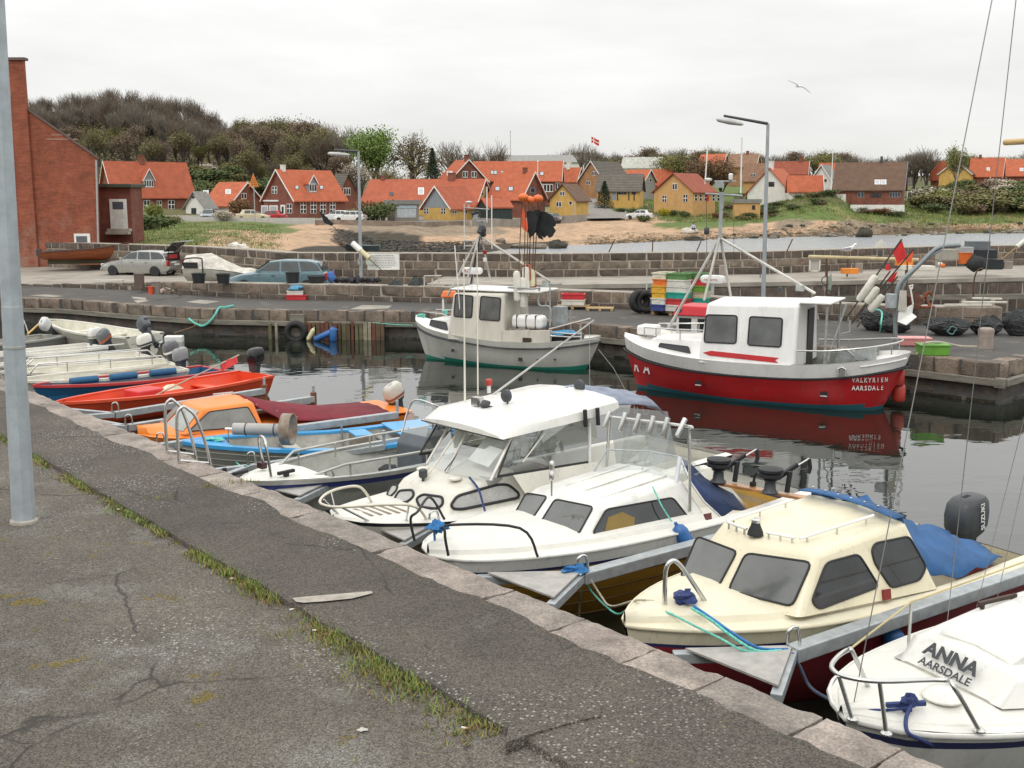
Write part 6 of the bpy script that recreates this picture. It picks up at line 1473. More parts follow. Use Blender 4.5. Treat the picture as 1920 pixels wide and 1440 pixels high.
# ---- timbers along the opposite quay
def timbers():
 t=thing('fender_beam','long grey timber fender beam along the opposite quay','beam')
 pts=[p+V(.0,-.14,0)for p in EDGE]
 for a,b_ in zip(pts[2:],pts[3:]):MB().bar(V(a.x,a.y,.54),V(b_.x,b_.y,.54),.16,.17).build('beam',WOODG,t,bevel=.012)
 a,b_=EDGE2[0],EDGE2[1];MB().bar(V(a.x+.1,a.y-.12,.54),V(b_.x+.1,b_.y-.12,.54),.16,.17).build('beam',WOODG,t,bevel=.012)
 a=EDGE2[0];MB().box((a.x+.0,a.y-.1,.54),(.24,.2,.24),-.7).build('beam_end',WOODG,t,bevel=.012)
 r=random.Random(9);e=[(505,637),(520,637),(552,0)]
 cols=[mat('plank brown',(.13,.085,.05),.85,0,.3,4,bump=.4,bs=20),mat('plank green',(.14,.13,.07),.85,0,.3,4,bump=.4,bs=20),mat('plank pale',(.28,.25,.18),.85,0,.3,4,bump=.4,bs=20),mat('plank red',(.15,.06,.04),.85,0,.3,4,bump=.4,bs=20)]
 xs=[508,520]+list(range(574,722,8));y_=None
 w_=tag(bpy.data.objects.new('fender_planking',None),'row of upright mossy fender planks below the opposite quay','planking');COL.objects.link(w_)
 def edge_at(px):
  for a,b_ in zip(EDGE,EDGE[1:]):
   d=ray(px,584);den=d.x*(b_.y-a.y)-d.y*(b_.x-a.x)
   if abs(den)<1e-9:continue
   tt=(a.x*(b_.y-a.y)-a.y*(b_.x-a.x))/den;X,Y=d.x*tt,d.y*tt
   u=((X-a.x)*(b_.x-a.x)+(Y-a.y)*(b_.y-a.y))/(b_-a).length_squared
   if 0<=u<=1 and tt>0:return V(X,Y,0)
  return None
 for x in xs:
  p=edge_at(x)
  if p is None:continue
  wd=r.uniform(.085,.15);top=.62+r.uniform(-.04,.05)if x>560 else.55
  MB().box((p.x,p.y-.27,(top-.5)/2),(wd,.07,top+.5),r.uniform(-.03,.03)).build('plank',r.choice(cols),w_,bevel=.01)
 p=edge_at(562);MB().box((p.x-.05,p.y-.27,.25),(.5,.16,1.3)).build('post',WOODG,w_,bevel=.02)
 return edge_at
edge_at=timbers()
def torus(mb,c,R,r,M,n=22,k=10,mi=0,wr=1.5):
 vs=[];fs=[]
 for i in range(n):
  a=2*math.pi*i/n
  for j in range(k):
   b_=2*math.pi*j/k;q_=V((R+r*math.cos(b_))*math.cos(a),(R+r*math.cos(b_))*math.sin(a),r*wr*math.sin(b_));vs.append(M@q_+V(*c))
 for i in range(n):
  for j in range(k):fs.append((i*k+j,((i+1)%n)*k+j,((i+1)%n)*k+(j+1)%k,i*k+(j+1)%k))
 return mb.add(vs,fs,mi)
TYRE=mat('old tyre',(.02,.02,.021),.75,0,.4,10,bump=.3,bs=40)
RX=lambda a:Matrix.Rotation(a,3,'X');RZ=lambda a:Matrix.Rotation(a,3,'Z');RY=lambda a:Matrix.Rotation(a,3,'Y')
p=edge_at(558);tag(torus(MB(),(p.x,p.y-.46,.28),.30,.11,RX(math.pi/2)).build('tyre',TYRE,smooth=60),'old tyre hanging on the quay post beside the upright planks','tyre')
for label,(x,y),m,L,r,tl in(('pale yellow fender floating before the upright planks',(588,630),mat('pale yellow',(.62,.60,.36),.5),.5,.08,(0,.5)),('long blue fender lying in the water before the planks',(615,631),BUOYB,.9,.11,(0,1.15)),('short blue fender upright in the water before the planks',(629,626),BUOYB,.55,.13,(0,0))):
 q_=edge_at(x);fender(label,(q_.x,q_.y-.7,.22),m,L,r,tl)
rope('green rope along the beam by the white fishing boat bow',[V(edge_at(700).x,edge_at(700).y-.3,.62),V(edge_at(740).x,edge_at(740).y-.3,.56),V(edge_at(775).x,edge_at(775).y-.35,.55)],ROPEG,.015)
rope('thick turquoise rope hanging over the opposite quay edge',[P(437,573,ZL+.05),P(424,576,ZL+.06),V(edge_at(412).x,edge_at(412).y-.02,ZL+.05),V(edge_at(406).x,edge_at(406).y-.2,.82),V(edge_at(396).x,edge_at(396).y-.32,.56),V(edge_at(384).x,edge_at(384).y-.34,.42),V(edge_at(370).x,edge_at(370).y-.3,.48),V(edge_at(357).x,edge_at(357).y-.25,.64)],ROPEG,.045)
p=P(327,640,0);fb=MB().box((p.x,p.y,.08),(.62,.4,.24),.1);tag(fb.build('foam_float',WHITEP,bevel=.04),'white foam block floating off the skiff stern','float')
rope('thin brown rope from the floating block to the quay',[V(p.x,p.y,.3),V(p.x+.5,p.y+.8,.45),V(edge_at(360).x,edge_at(360).y-.1,.5)],mat('brown rope',(.25,.14,.06),.8),.014)
for label,pts in(('two pale concrete patches',[(246,556),(273,558),(275,562),(250,560)]),('b',[(250,563),(268,561),(280,564),(258,568)]),('c',[(348,566),(375,562),(412,565),(385,570)]),('d',[(655,580),(680,572),(735,573),(728,578),(690,580)]),('e',[(55,554),(85,552),(120,555),(100,557)])):
 tag(MB().poly([P(x,y,ZL+.006)for x,y in pts]).build('concrete_patch',CONC),kind='structure')
 # ---- tubs, crates, bins
def tub(label,px,y0,y1,wpx,d,m,taper=1.18,z=None):
 s=d/F*1.0;p=PY(px,y1,d);r=wpx/2*s/1.05;h=(y1-y0)*s
 t=thing('tub',label,'tub',(p.x,p.y,z if z is not None else p.z))
 MB().lathe([(r*.8,0),(r*.82,.02),(r*.98,h),(r*.93,h),(r*.78,.06),(.01,.05)],(0,0,0),20).build('body',m,t,smooth=40)
 MB().tube([(r*math.cos(a),r*math.sin(a),h)for a in[k*math.pi/10 for k in range(20)]],.02,6,closed=True).build('rim',m,t,smooth=60)
BT=mat('black tub plastic',(.02,.023,.026),.5,0,.2)
tub('black tub on the wall top, left of the covered boat stern',373,513,531,27,44.2,BT)
tub('black square tub on the wall top beside the blue car bonnet',419,514,531,27,44.2,BT)
tub('tall black bucket on the wall top before the blue car door',549,511,531,28,44.0,BT)
tub('wide black tub on the wall top behind the blue car tail',594,518,531,36,44.0,BT)
p=PY(622,530,44.2)
tag(MB().blob(p+V(0,0,.22),(.17,.15,.22),4,rough=.25).build('blue_sack',mat('blue sack',(.06,.16,.42),.7,0,.3,8),smooth=60),'blue sack on the wall top beside the wide black tub','sack')
mb=MB();a,b_=PY(632,529,44.3),PY(708,529,44.3)
for k in range(9):
 q_=a.lerp(b_,k/8);mb.blob(q_+V(0,.05,.08),(.16,.14,.10 if k not in(3,4)else.15),k,rough=.3)
tag(mb.build('folded_tarpaulin',mat('black tarp',(.02,.018,.024),.6,0,.4,8),smooth=60),'black folded tarpaulin lying along the wall top behind the lamp post','tarpaulin')
def crate_mesh(m,key):
 k='fish crate '+key
 if k in bpy.data.meshes:return bpy.data.meshes[k]
 mb=MB();L,W_,H=.8,.46,.2
 mb.box((0,0,.015),(L-.06,W_-.06,.03))
 for sx in(-1,1):mb.box((sx*(L/2-.025),0,H/2),(.03,W_-.05,H-.02));mb.box((sx*(L/2-.012),0,H-.02),(.05,W_+.01,.04));mb.box((sx*(L/2-.01),0,H*.5),(.02,.2,.05))
 for sy in(-1,1):
  mb.box((0,sy*(W_/2-.025),H/2),(L-.05,.03,H-.02));mb.box((0,sy*(W_/2-.012),H-.02),(L+.01,.05,.04))
  for x in(-.25,0,.25):mb.box((x,sy*(W_/2-.004),H/2-.02),(.03,.012,H-.06))
 me=mb.mesh(k,m);return me
CRC={'green':(.10,.22,.07),'white':(.64,.64,.58),'teal':(.02,.32,.25),'red':(.48,.04,.04),'orange':(.68,.17,.03),'yellow':(.66,.38,.04),'blue':(.04,.06,.22),'beige':(.55,.45,.30),'brightred':(.55,.03,.04),'pink':(.62,.25,.25),'lime':(.14,.30,.04),'cream':(.66,.62,.48)}
def crate(col,loc,rz,label,sc_=1.,group='stacked fish crates on the pier',parent_scale=None):
 me=crate_mesh(mat('crate '+col,CRC[col],.5,0,.12,5,spk=((CRC[col][0]*.5+.1,CRC[col][1]*.5+.1,CRC[col][2]*.5+.08),9,.62,.2)),col)
 o=inst(me,'fish_crate',loc,(0,0,rz),(sc_,sc_,sc_));return tag(o,label,'crate',group)
def pallet(label,loc,rz,m=None,sc_=1.):
 t=thing('pallet',label,'pallet',loc,rz,'wooden pallets on the pier');t.scale=(sc_,)*3
 m=m or mat('pallet wood',(.36,.25,.13),.85,0,.25,4)
 for k in range(5):MB().box((0,-.34+.17*k,.125),(1.2,.11,.02)).build('slat',m,t)
 for x in(-.52,0,.52):MB().box((x,0,.06),(.1,.8,.1)).build('bearer',m,t)
base=P(1262,592,ZL);rz=-.55
SCR=1.12
pallet('pallet under the tall stacks of coloured fish crates',(base.x+.15,base.y+.3,ZL),rz,None,1.25)
ex,ey=V(math.cos(rz),math.sin(rz),0),V(-math.sin(rz),math.cos(rz),0)
def stack(cols,c,names,rz_):
 for k,(cn,nm)in enumerate(zip(cols,names)):
  j=random.Random(k+len(cn)*7).uniform(-.03,.03)
  crate(cn,(c.x+j,c.y+j*.5,ZL+.17+k*.215),rz_+j*.8,nm,SCR)
stack(['white','red','teal','white','white','green'],base+ex*.12-ey*.0,['white fish crate at the bottom of the front stack','red fish crate second from the bottom of the front stack','teal fish crate in the middle of the front stack','white fish crate above the teal one in the front stack','upper white fish crate under the green one in the front stack','olive green fish crate on top of the front stack'],rz)
stack(['blue','white','yellow','yellow','orange','cream'],base-ex*.42+ey*.12,['navy fish crate at the bottom of the left stack','white fish crate above the navy one in the left stack','lower yellow fish crate in the left stack','upper yellow fish crate in the left stack','orange fish crate below the cream one in the left stack','cream fish crate on top of the left stack'],rz+1.57)
stack(['white','teal','beige','lime','brightred','green'],base+ex*.55+ey*.62,['white fish crate at the bottom of the rear stack','teal fish crate low in the rear stack','beige fish crate in the middle of the rear stack','lime green fish crate in the rear stack','bright red fish crate high in the rear stack','green fish crate on top of the rear stack'],rz)
pl=P(1075,579,ZL);pallet('pallet with red and white crates beside the white fishing boat',pl,-.15);crate('white',(pl.x,pl.y,ZL+.14),-.15,'white fish crate on the pallet under the bright red one',1.05);crate('brightred',(pl.x,pl.y,ZL+.35),-.13,'bright red fish crate on the pallet beside the white fishing boat',1.05)
pl=P(1125,582,ZL);pallet('bare pale pallet right of the red and white crates',pl,-.1,mat('pale pallet wood',(.5,.36,.17),.8,0,.2,4),.8)
for k,(x,y,a,l_)in enumerate(((1199,560,.5,'left tyre of the pair leaning on the pier wall'),(1213,566,-.3,'front tyre of the pair hung with rope by the pier wall'))):
 q_=P(x,588,ZL);tag(torus(MB(),(q_.x,q_.y+.1*(1-k),ZL+.42),.30,.11,RZ(a)@RX(math.pi/2-.1)).build('tyre',TYRE,smooth=60),l_,'tyre')
rope('grey green rope hanging over the tyres on the pier',[P(1213,530,1.7),P(1212,545,1.62),P(1209,560,1.4),P(1216,568,1.25)],mat('grey green rope',(.2,.26,.22),.8),.03)
p=P(557,562,ZL);crate('brightred',(p.x,p.y,ZL),.05,'bright red crate at the wall foot below the black bucket',1.0,'crates on the quay road');crate('white',(p.x-.05,p.y,ZL+.2),.05,'pale crate of blue sacking on the bright red crate',.8,'crates on the quay road')
tag(MB().blob((p.x,p.y,ZL+.46),(.27,.16,.14),3,rough=.3).build('blue_sacking',mat('blue sacking',(.10,.26,.40),.8,0,.35,10),smooth=60),'heap of blue sacking in the pale crate','sack')
def bin_(label,px,y0,y1,wpx,d,m,name='bin'):
 s=d/F;p_=PY(px,y1,d);wd=wpx*s;h=(y1-y0)*s;t=thing(name,label,'bin',(p_.x,p_.y,p_.z))
 MB().box((0,0,h/2),(wd*.9,wd*.8,h),0,taper=1.1).build('body',m,t,bevel=.02);MB().box((0,0,h),(wd*1.06,wd*.95,.05)).build('rim',m,t,bevel=.01)
bin_('brown box bin standing by the silver car rear wheel',262,514,542,16,46.5,mat('brown bin',(.13,.09,.075),.7))
bin_('grey box bin at the wall foot beside the red bucket',293,529,551,14,43.2,mat('grey bin',(.22,.19,.17),.7))
tub('red orange bucket at the wall foot between the two bins',283,538,552,10,43.0,mat('red bucket',(.70,.08,.03),.4))
p=P(312,551,ZL);tag(MB().blob(p+V(0,0,.1),(.28,.2,.14),5,rough=.4).blob(p+V(.35,-.05,.07),(.2,.14,.1),6,rough=.4).build('litter_sack',mat('pale rags',(.5,.48,.42),.8,0,.4,9,col2=(.35,.18,.12)),smooth=60),'pale rag heap on the road beside the grey bin','rags')
tag(MB().bar(P(308,540,1.5),P(340,554,ZL+.05),.05,.05).build('broom',WOODG),'wooden broom leaning on the wall by the rags','broom')
p=PY(205,528,49);tag(MB().box(p+V(0,0,.04),(1.25,.35,.08),.05).build('board',mat('pale board',(.5,.48,.43),.7)),'pale board lying on the apron before the silver car','board')
p=P(36,519,1.35);tag(MB().tube([P(36,540,1.0),P(36,540,1.0)+V(0,0,.9)],.1,8).build('bollard_post',mat('white post',(.6,.6,.55),.6)),'white marker post on the far apron behind the lamp post','post')
# ---- net bags and gear left of the white fishing boat
def netbag(label,px0,px1,y0,y1,d=None,m=NETB,seed=1,z=ZL,name='net_bag',cat='net bag',rough=.18):
 q_=P((px0+px1)/2,y1,z);s=q_.y/F;rx=(px1-px0)/2*s;h=(y1-y0)*s*.96;r=random.Random(seed)
 mb=MB();n=30;rings=[]
 def dsp(a,t):return 1+rough*1.3*mnoise.noise(V(math.cos(a)*1.6,math.sin(a)*1.6,t*2.2+seed*5))+rough*.7*mnoise.noise(V(math.cos(a)*5,math.sin(a)*5,t*6+seed))
 for i in range(15):
  t=i/14;w_=(1-.06*t)*math.sin(min(1.,.30+t*1.1)*math.pi/2)if t<.55 else(1-(t-.55)**2*3.6)
  w_=max(.25 if name=='net_heap' else.12,w_)
  rings.append([q_+V(rx*w_*math.cos(a)*dsp(a,t),rx*.75*w_*math.sin(a)*dsp(a,t)+rx*.7,h*t*(1+rough*1.2*mnoise.noise(V(math.cos(a)*2,math.sin(a)*2,seed+t*2))))for a in[2*math.pi*k/n for k in range(n)]])
 mb.loft(rings)
 if name!='net_heap':return tag(mb.build(name,m,smooth=70),label,cat)
 t_=thing(name,label,cat,q_);mb.v=[(x-q_.x,y-q_.y,z-q_.z)for x,y,z in mb.v];mb.build('net_body',m,t_,smooth=70)
 cd=MB();ax=mb.v
 for _ in range(46):
  i0=r.randrange(2,12);k0=r.randrange(n);pts=[];di=r.choice((-1,0,0,1));
  for s_ in range(6):
   i_=max(1,min(13,i0+di*s_//2));v=V(*ax[i_*n+(k0+s_)%n]);pts.append(v*1.03+V(0,0,.015))
  cd.tube(smooth_path(pts,2),r.uniform(.008,.022),4)
 cd.build('net_cords',mat('net cord',(.075,.08,.08),.9,0,.4,20),t_)
 return t_
CANV=mat('dark canvas',(.035,.04,.04),.85,0,.35,6,bump=.5,bs=25)
netbag('dark canvas net bag below the notice board',722,762,526,565,m=CANV,seed=3)
netbag('taller dark canvas net bag next to the white rack',761,801,521,565,m=CANV,seed=4)
netbag('dark net bag behind the white fishing boat wheelhouse',826,850,536,566,m=CANV,seed=5)
p0=P(801,566,ZL);rk=thing('pipe_rack','white pipe rack beside the canvas net bags','rack',p0)
for a,b_ in(((-.1,0,0),(-.1,0,1.0)),((-.1,0,1.0),(.55,.2,1.0)),((.2,.1,0),(.2,.1,.9)),((.45,.15,0),(.45,.15,.9)),((-.1,0,.0),(.5,.15,.0))):MB().tube([a,b_],.03,6).build('pipe',mat('bare alloy pipe',(.5,.48,.42),.5),rk)
db=thing('dan_buoy','dan buoy with long white float leaning across the lamp post','buoy')
A,B,C,D=PY(735,524,43.6),PY(692,484,43.9),PY(661,456,44.2),PY(625,425,44.5)
MB().tube([A,D],.018,6).build('pole',mat('dark pole',(.06,.045,.04)),db)
MB().tube([B,B.lerp(C,.5)],.10,10).build('float',mat('yellowed float',(.62,.55,.33),.6),db,smooth=50);MB().tube([B.lerp(C,.5),C],.12,10).build('float',WHITEP,db,smooth=50)
MB().poly([PY(598,395,44.6),PY(610,405,44.6),PY(626,420,44.6),PY(622,424,44.6),PY(608,418,44.6)]).build('flag',FLAGB,db)
# ---- right pier
def pier_things():
 b0=P(1678,668,ZL);d=b0.y
 t=thing('davit','bent grey pipe davit at the pier edge behind the red boat stern','davit',b0)
 pts=[V(0,0,0)]+[PY(x,y,d)-b0 for x,y in((1679,600),(1681,560),(1684,538),(1695,522),(1720,500),(1745,475),(1758,465),(1775,461),(1800,460))]
 MB().tube(smooth_path(pts,3),.055,10).build('pipe',mat('davit zinc',(.24,.27,.28),.5,.3),t,smooth=60)
 p=[PY(x,y,d)-b0 for x,y in((1687,560),(1700,525),(1735,488),(1765,468))];MB().tube(smooth_path(p,3),.03,8).build('brace',MATS['davit zinc'],t,smooth=60)
 q_=PY(1671,564,d-.1)-b0;MB().lathe([(.14,-.17),(.14,.17)],q_,14).build('ribbed_tin',GALV,t,smooth=40)
 q_=PY(1692,567,d-.15)-b0
 mb=MB()
 for k in range(5):mb.tube([q_+V(-.06+.03*k,0,.3),q_+V(-.1+.045*k,-.05,-.2)],.025,5)
 mb.build('rope_bundle',mat('pale rope',(.5,.48,.42),.8),t)
 q0=PY(1700,590,d-.2)-b0
 MB().add([q0+V(-.22,0,-.18),q0+V(.18,.12,.02),q0+V(.2,.12,.26),q0+V(-.2,.02,.06),q0+V(-.05,-.15,-.25),q0+V(.24,-.05,-.05)],[(0,1,2,3),(0,4,5,1)]).build('scoop',WHITEP,t,solid=.02)
 MB().tube([q0+V(.18,.1,.26),q0+V(.1,.1,.62),q0+V(.06,.1,.72),q0+V(.14,.1,.74),q0+V(.13,.1,.64)],.022,6).build('scoop_handle',WHITEP,t)
 p=P(1847,653,ZL);r=14.5/F*p.y
 tag(MB().lathe([(r,0),(r*.95,.25),(r*1.0,.45),(r*1.02,.47),(r*.95,.53),(r*.6,.56)],p,20).build('bollard',mat('bollard granite',(.32,.265,.23),.9,0,.18,8,bump=.4,bs=40),smooth=40),'stout round granite bollard on the right pier','bollard')
 p=P(1713,648,ZL);bx=thing('pink_box','faded pink plastic box on the right pier','box',p,-.08)
 MB().box((0,0,.11),(.82,.42,.2)).build('body',mat('faded pink',(.60,.24,.23),.5,0,.1),bx,bevel=.03);MB().box((0,0,.215),(.86,.46,.05)).build('lid',mat('paler pink',(.66,.30,.29),.5),bx,bevel=.015)
 p=P(1748,665,ZL);bx=thing('green_box','grass green box with rope over it on the right pier','box',p,-.05)
 MB().box((0,0,.13),(.72,.5,.25)).build('body',mat('grass green',(.11,.30,.03),.5,0,.15),bx,bevel=.02);MB().box((0,0,.265),(.78,.55,.04)).build('lid',MATS['grass green'],bx,bevel=.01)
 rope('thick pale rope from the granite bollard to the pier edge',[P(1832,650,ZL+.12),P(1800,649,ZL+.1),P(1765,642,ZL+.3),P(1735,643,ZL+.32),P(1725,655,ZL+.12),P(1715,672,ZL-.1),P(1708,688,.6),P(1695,690,.55),P(1690,668,ZL+.05),P(1678,672,ZL+.1)],ROPEW,.03)
 netbag('black net heap tied with turquoise cord left of the davit',1616,1676,578,622,m=NETB,seed=6,name='net_heap',cat='net');netbag('low black net heap right of the davit foot',1655,1718,598,626,m=NETB,seed=7,name='net_heap',cat='net')
 netbag('black net heap with tangled cord before the pier wall',1748,1830,598,632,m=NETB,seed=8,name='net_heap',cat='net',rough=.3);netbag('black net heap behind the granite bollard',1828,1890,596,630,m=NETB,seed=9,name='net_heap',cat='net',rough=.3);netbag('black net heap at the right edge of the pier',1888,1950,582,632,m=NETB,seed=10,name='net_heap',cat='net')
 rope('turquoise cord round the black net heap',[P(1626,583,1.55),P(1640,580,1.72),P(1653,585,1.66),P(1652,605,1.4),P(1650,622,1.1)],ROPEG,.025)
 c=P(1782,625,1.1);tag(MB().tube([c+V(.12*math.cos(a)+.05*math.sin(3*a),-.1,.1+.1*math.sin(a)+.03*math.cos(5*a))for a in[k*.5 for k in range(26)]],.014,5).build('cord_tangle',mat('grey teal cord',(.12,.25,.25),.8)),'tangle of grey teal cord on the net heap','rope')
 p=P(1728,578,1.58);an=thing('rusty_anchor','heap of rusty anchors on the pier wall','anchor',p);RU=mat('orange rust',(.20,.055,.025),.85,0,.4,9)
 for a,b_ in(((-.3,0,0),(.25,.1,.5)),((.25,.1,.5),(.36,.1,.36)),((.25,.1,.5),(.08,.1,.42)),((.3,0,0),(.1,.2,.45)),((-.4,.1,.1),(-.1,.1,.35)),((-.2,0,.02),(.4,0,.05))):MB().tube([a,b_],[.05,.035],6).build('shank',RU,an)
 MB().blob((-.25,.1,.18),(.32,.2,.22),4,rough=.5).build('chain_heap',mat('brown rust',(.09,.035,.022),.9,0,.4,10),an,smooth=60)
 p=P(1830,574,1.6)
 for k,(x,y,rz_,L,l_)in enumerate(((1815,573,.05,1.5,'lower white plank on the right pier wall'),(1845,571,-.06,1.4,'middle white plank on the right pier wall'),(1850,567,-.25,.9,'short upper white plank on the right pier wall'))):
  q_=P(x,y,1.6);tag(MB().box(q_+V(0,0,.03+.05*k),(L,.16,.05),rz_).build('plank',mat('flaking white',(.55,.53,.46),.8,0,.2)),l_,'plank')
 t=thing('basin_beam','grey timber beam on posts along the inner basin wall','beam')
 a,b_=V(PF[2].x-4,PF[2].y-.2,.86),V(PF[3].x+4,PF[3].y-.35,.86);MB().bar(a,b_,.15,.22).build('beam',WOODG,t,bevel=.01)
 for x in(1811,1866,1640,1560):
  q_=PY(x,560,44.2);MB().box((q_.x,q_.y+.2,.3),(.15,.13,1.2)).build('post',mat('pale post',(.36,.34,.24),.8),t,bevel=.01)
 q0,q1_=PY(1516,481,47.5),PY(1722,487,47.8);pr=thing('pole_rack','long yellowish pole on brackets along the promenade','rack')
 MB().tube([q0,q1_],.075,10).build('pole',mat('yellowed pole',(.52,.44,.26),.6,0,.15),pr,smooth=50)
 for x in(1550,1590,1700):
  c=PY(x,483,47.6);MB().tube([c,V(c.x,c.y,1.6)],.035,6).build('bracket',RUST,pr)
 def iron(label,pts,d):
  w_=[PY(x,y,d)for x,y in pts];tag(MB().tube(smooth_path(w_,3),.03,6).build('iron_hook',RUST,smooth=60),label,'hook')
 iron('rusty iron ladder hook by the gull on the promenade edge',[(1550,490),(1551,515),(1550,540),(1548,552)],44.3)
 iron('bent rusty handrail on the promenade edge at right',[(1843,503),(1834,506),(1829,515),(1826,530),(1825,565)],44.5)
 iron('rusty upright iron bar on the promenade by the red flags',[(1701,492),(1701,520),(1700,545)],44.3)
 c=PY(1548,526,44.0);tag(torus(MB(),c,.16,.02,RX(math.pi/2)).build('iron_ring',RUST,smooth=60),'iron ring hanging at the promenade edge','ring')
 c=PY(1556,532,44.0);tag(MB().blob(c,(.09,.07,.3),4,rough=.4).build('cord_hank',mat('pale green cord',(.25,.3,.25),.8),smooth=60),'hank of pale green cord beside the iron ring','rope')
 def bx(label,x0,x1,y0,y1,d,m,name,cat='box',rz_=0.,bev=.02,depth=None):
  A,B=PY(x0,y1,d),PY(x1,y0,d);wd=B.x-A.x;h=B.z-A.z
  o=MB().box((0,0,h/2),(wd,depth or wd*.6,h)).build(name,m,bevel=bev);o.location=((A.x+B.x)/2,d,A.z);o.rotation_euler=(0,0,rz_);return tag(o,label,cat)
 t=thing('slatted_box','white box frame leaning on the harbour wall','box',PY(1527,509,47.6));wf=mat('cream white',(.66,.64,.56),.6)
 for c,s in(((-.21,0,.28),(.06,.06,.58)),((.21,0,.26),(.06,.06,.54)),((0,0,.54),(.46,.06,.05)),((0,0,.02),(.46,.06,.05))):MB().box(c,s).build('rail',wf,t)
 MB().box((0,.03,.28),(.4,.02,.5)).build('back',mat('pale grey back',(.42,.41,.38),.7),t)
 bx('shallow orange crate on the promenade below the gull',1578,1608,503,513,46.6,mat('orange crate',(.72,.24,.03),.5),'orange_crate','crate',0,.01)
 bx('small grey stone post on the promenade beside the orange crate',1604,1618,493,511,47.2,mat('grey stone',(.30,.25,.22),.9),'stone_post','post',0,.03)
 bx('orange crate behind the red flags on the promenade',1680,1710,488,498,47.2,mat('orange crate',(.72,.24,.03)),'orange_crate','crate')
 bx('pale foam slab left of the davit on the promenade',1686,1709,497,506,47.0,wf,'foam_slab','slab');bx('long pale foam slab right of the davit on the promenade',1712,1750,498,506,47.2,wf,'foam_slab','slab')
 bx('concrete grey box by the right end of the promenade',1757,1795,467,487,47.6,mat('grey concrete box',(.36,.34,.29),.85,0,.12),'grey_box')
 bx('tilted pale grey crate on the orange tub',1795,1823,463,478,47.5,mat('pale blue grey',(.36,.38,.38),.6),'grey_crate','crate',0,.02)
 tub('orange tub on the promenade under the grey crate',1808,474,494,28,47.4,mat('orange tub',(.74,.16,.03),.5))
 bx('slate grey crate on top of the black crates',1812,1853,452,469,48.2,mat('slate crate',(.13,.15,.16),.6),'slate_crate','crate');bx('upper black crate on the promenade',1825,1866,468,484,48.0,BT,'black_crate','crate');bx('big black crate at the right of the promenade',1846,1878,486,505,47.8,BT,'black_crate','crate')
 q_=PY(1829,506,47.2);tag(MB().blob(q_+V(0,0,.28),(.46,.38,.34),5,rough=.12).build('net_ball',NETB,smooth=70),'round black net ball before the black crates','net')
 q_=PY(1768,498,47.2);tag(MB().lathe([(.01,-.1),(.08,-.07),(.1,0),(.08,.07),(.01,.1)],q_,12).build('buoy_ball',BUOYO,smooth=60),'small orange buoy ball on the promenade','buoy');q_=PY(1763,495,47.4);tag(MB().lathe([(.01,-.1),(.08,-.07),(.1,0),(.08,.07),(.01,.1)],q_,12).build('buoy_ball',WHITEP,smooth=60),'small white buoy ball beside the orange one','buoy')
 bx('small grey stone post at the far right of the promenade',1880,1898,489,504,47.8,mat('grey stone',(.30,.25,.22)),'stone_post','post',0,.03)
 db=thing('dan_buoy','dan buoy with white float leaning at the right end of the promenade','buoy');A,B=PY(1878,486,47.5),PY(1945,432,48);MB().tube([A,B],.02,6).build('pole',mat('pine pole',(.4,.25,.1),.6),db);MB().tube([A.lerp(B,.42),A.lerp(B,.8)],.1,10).build('float',mat('dirty white float',(.66,.64,.56)),db,smooth=50)
 lt=thing('mole_lantern','small dark lantern with conical cap on the harbour wall','lantern',PY(1650,486,48.5));MB().lathe([(.09,0),(.1,.1),(.1,.3),(.07,.36)],(0,0,0),10).build('body',DKGREY,lt,smooth=40);MB().lathe([(.3,.55),(.05,.85),(.01,.87)],(0,0,0),12).build('cap',mat('grey cap',(.4,.38,.34),.7),lt)
 for k,((x0,y0),(x1,y1))in enumerate((((1139,474),(1153,448)),((1223,474),(1224,451)),((1304,472),(1315,451)),((1473,473),(1486,448)),((1914,462),(1928,446)))):
  a=PY(x0,y0,50);b_=PY(x1,y1,50);tag(MB().tube([a+V(0,0,-.1),b_],.028,6).build('iron_rod',RUST),('leftmost leaning','upright','third leaning','fourth leaning','rightmost leaning')[k]+' iron rod on the harbour wall top','rod','iron rods on the harbour wall')
 for k,pts in enumerate((((985,477),(1023,476),(1026,490)),((1390,480),(1424,484),(1426,535)))):
  w_=[PY(x,y,47)for x,y in pts];tag(MB().tube(w_,.02,6).build('iron_bracket',RUST),('bent iron bracket on the harbour wall behind the white boat','bent iron bracket on the harbour wall by the tall lamp')[k],'bracket')
 bx('small stone post on the promenade left of the tall lamp',1348,1360,497,515,46.5,mat('grey stone',(.30,.25,.22)),'stone_post','post',0,.03)
pier_things()
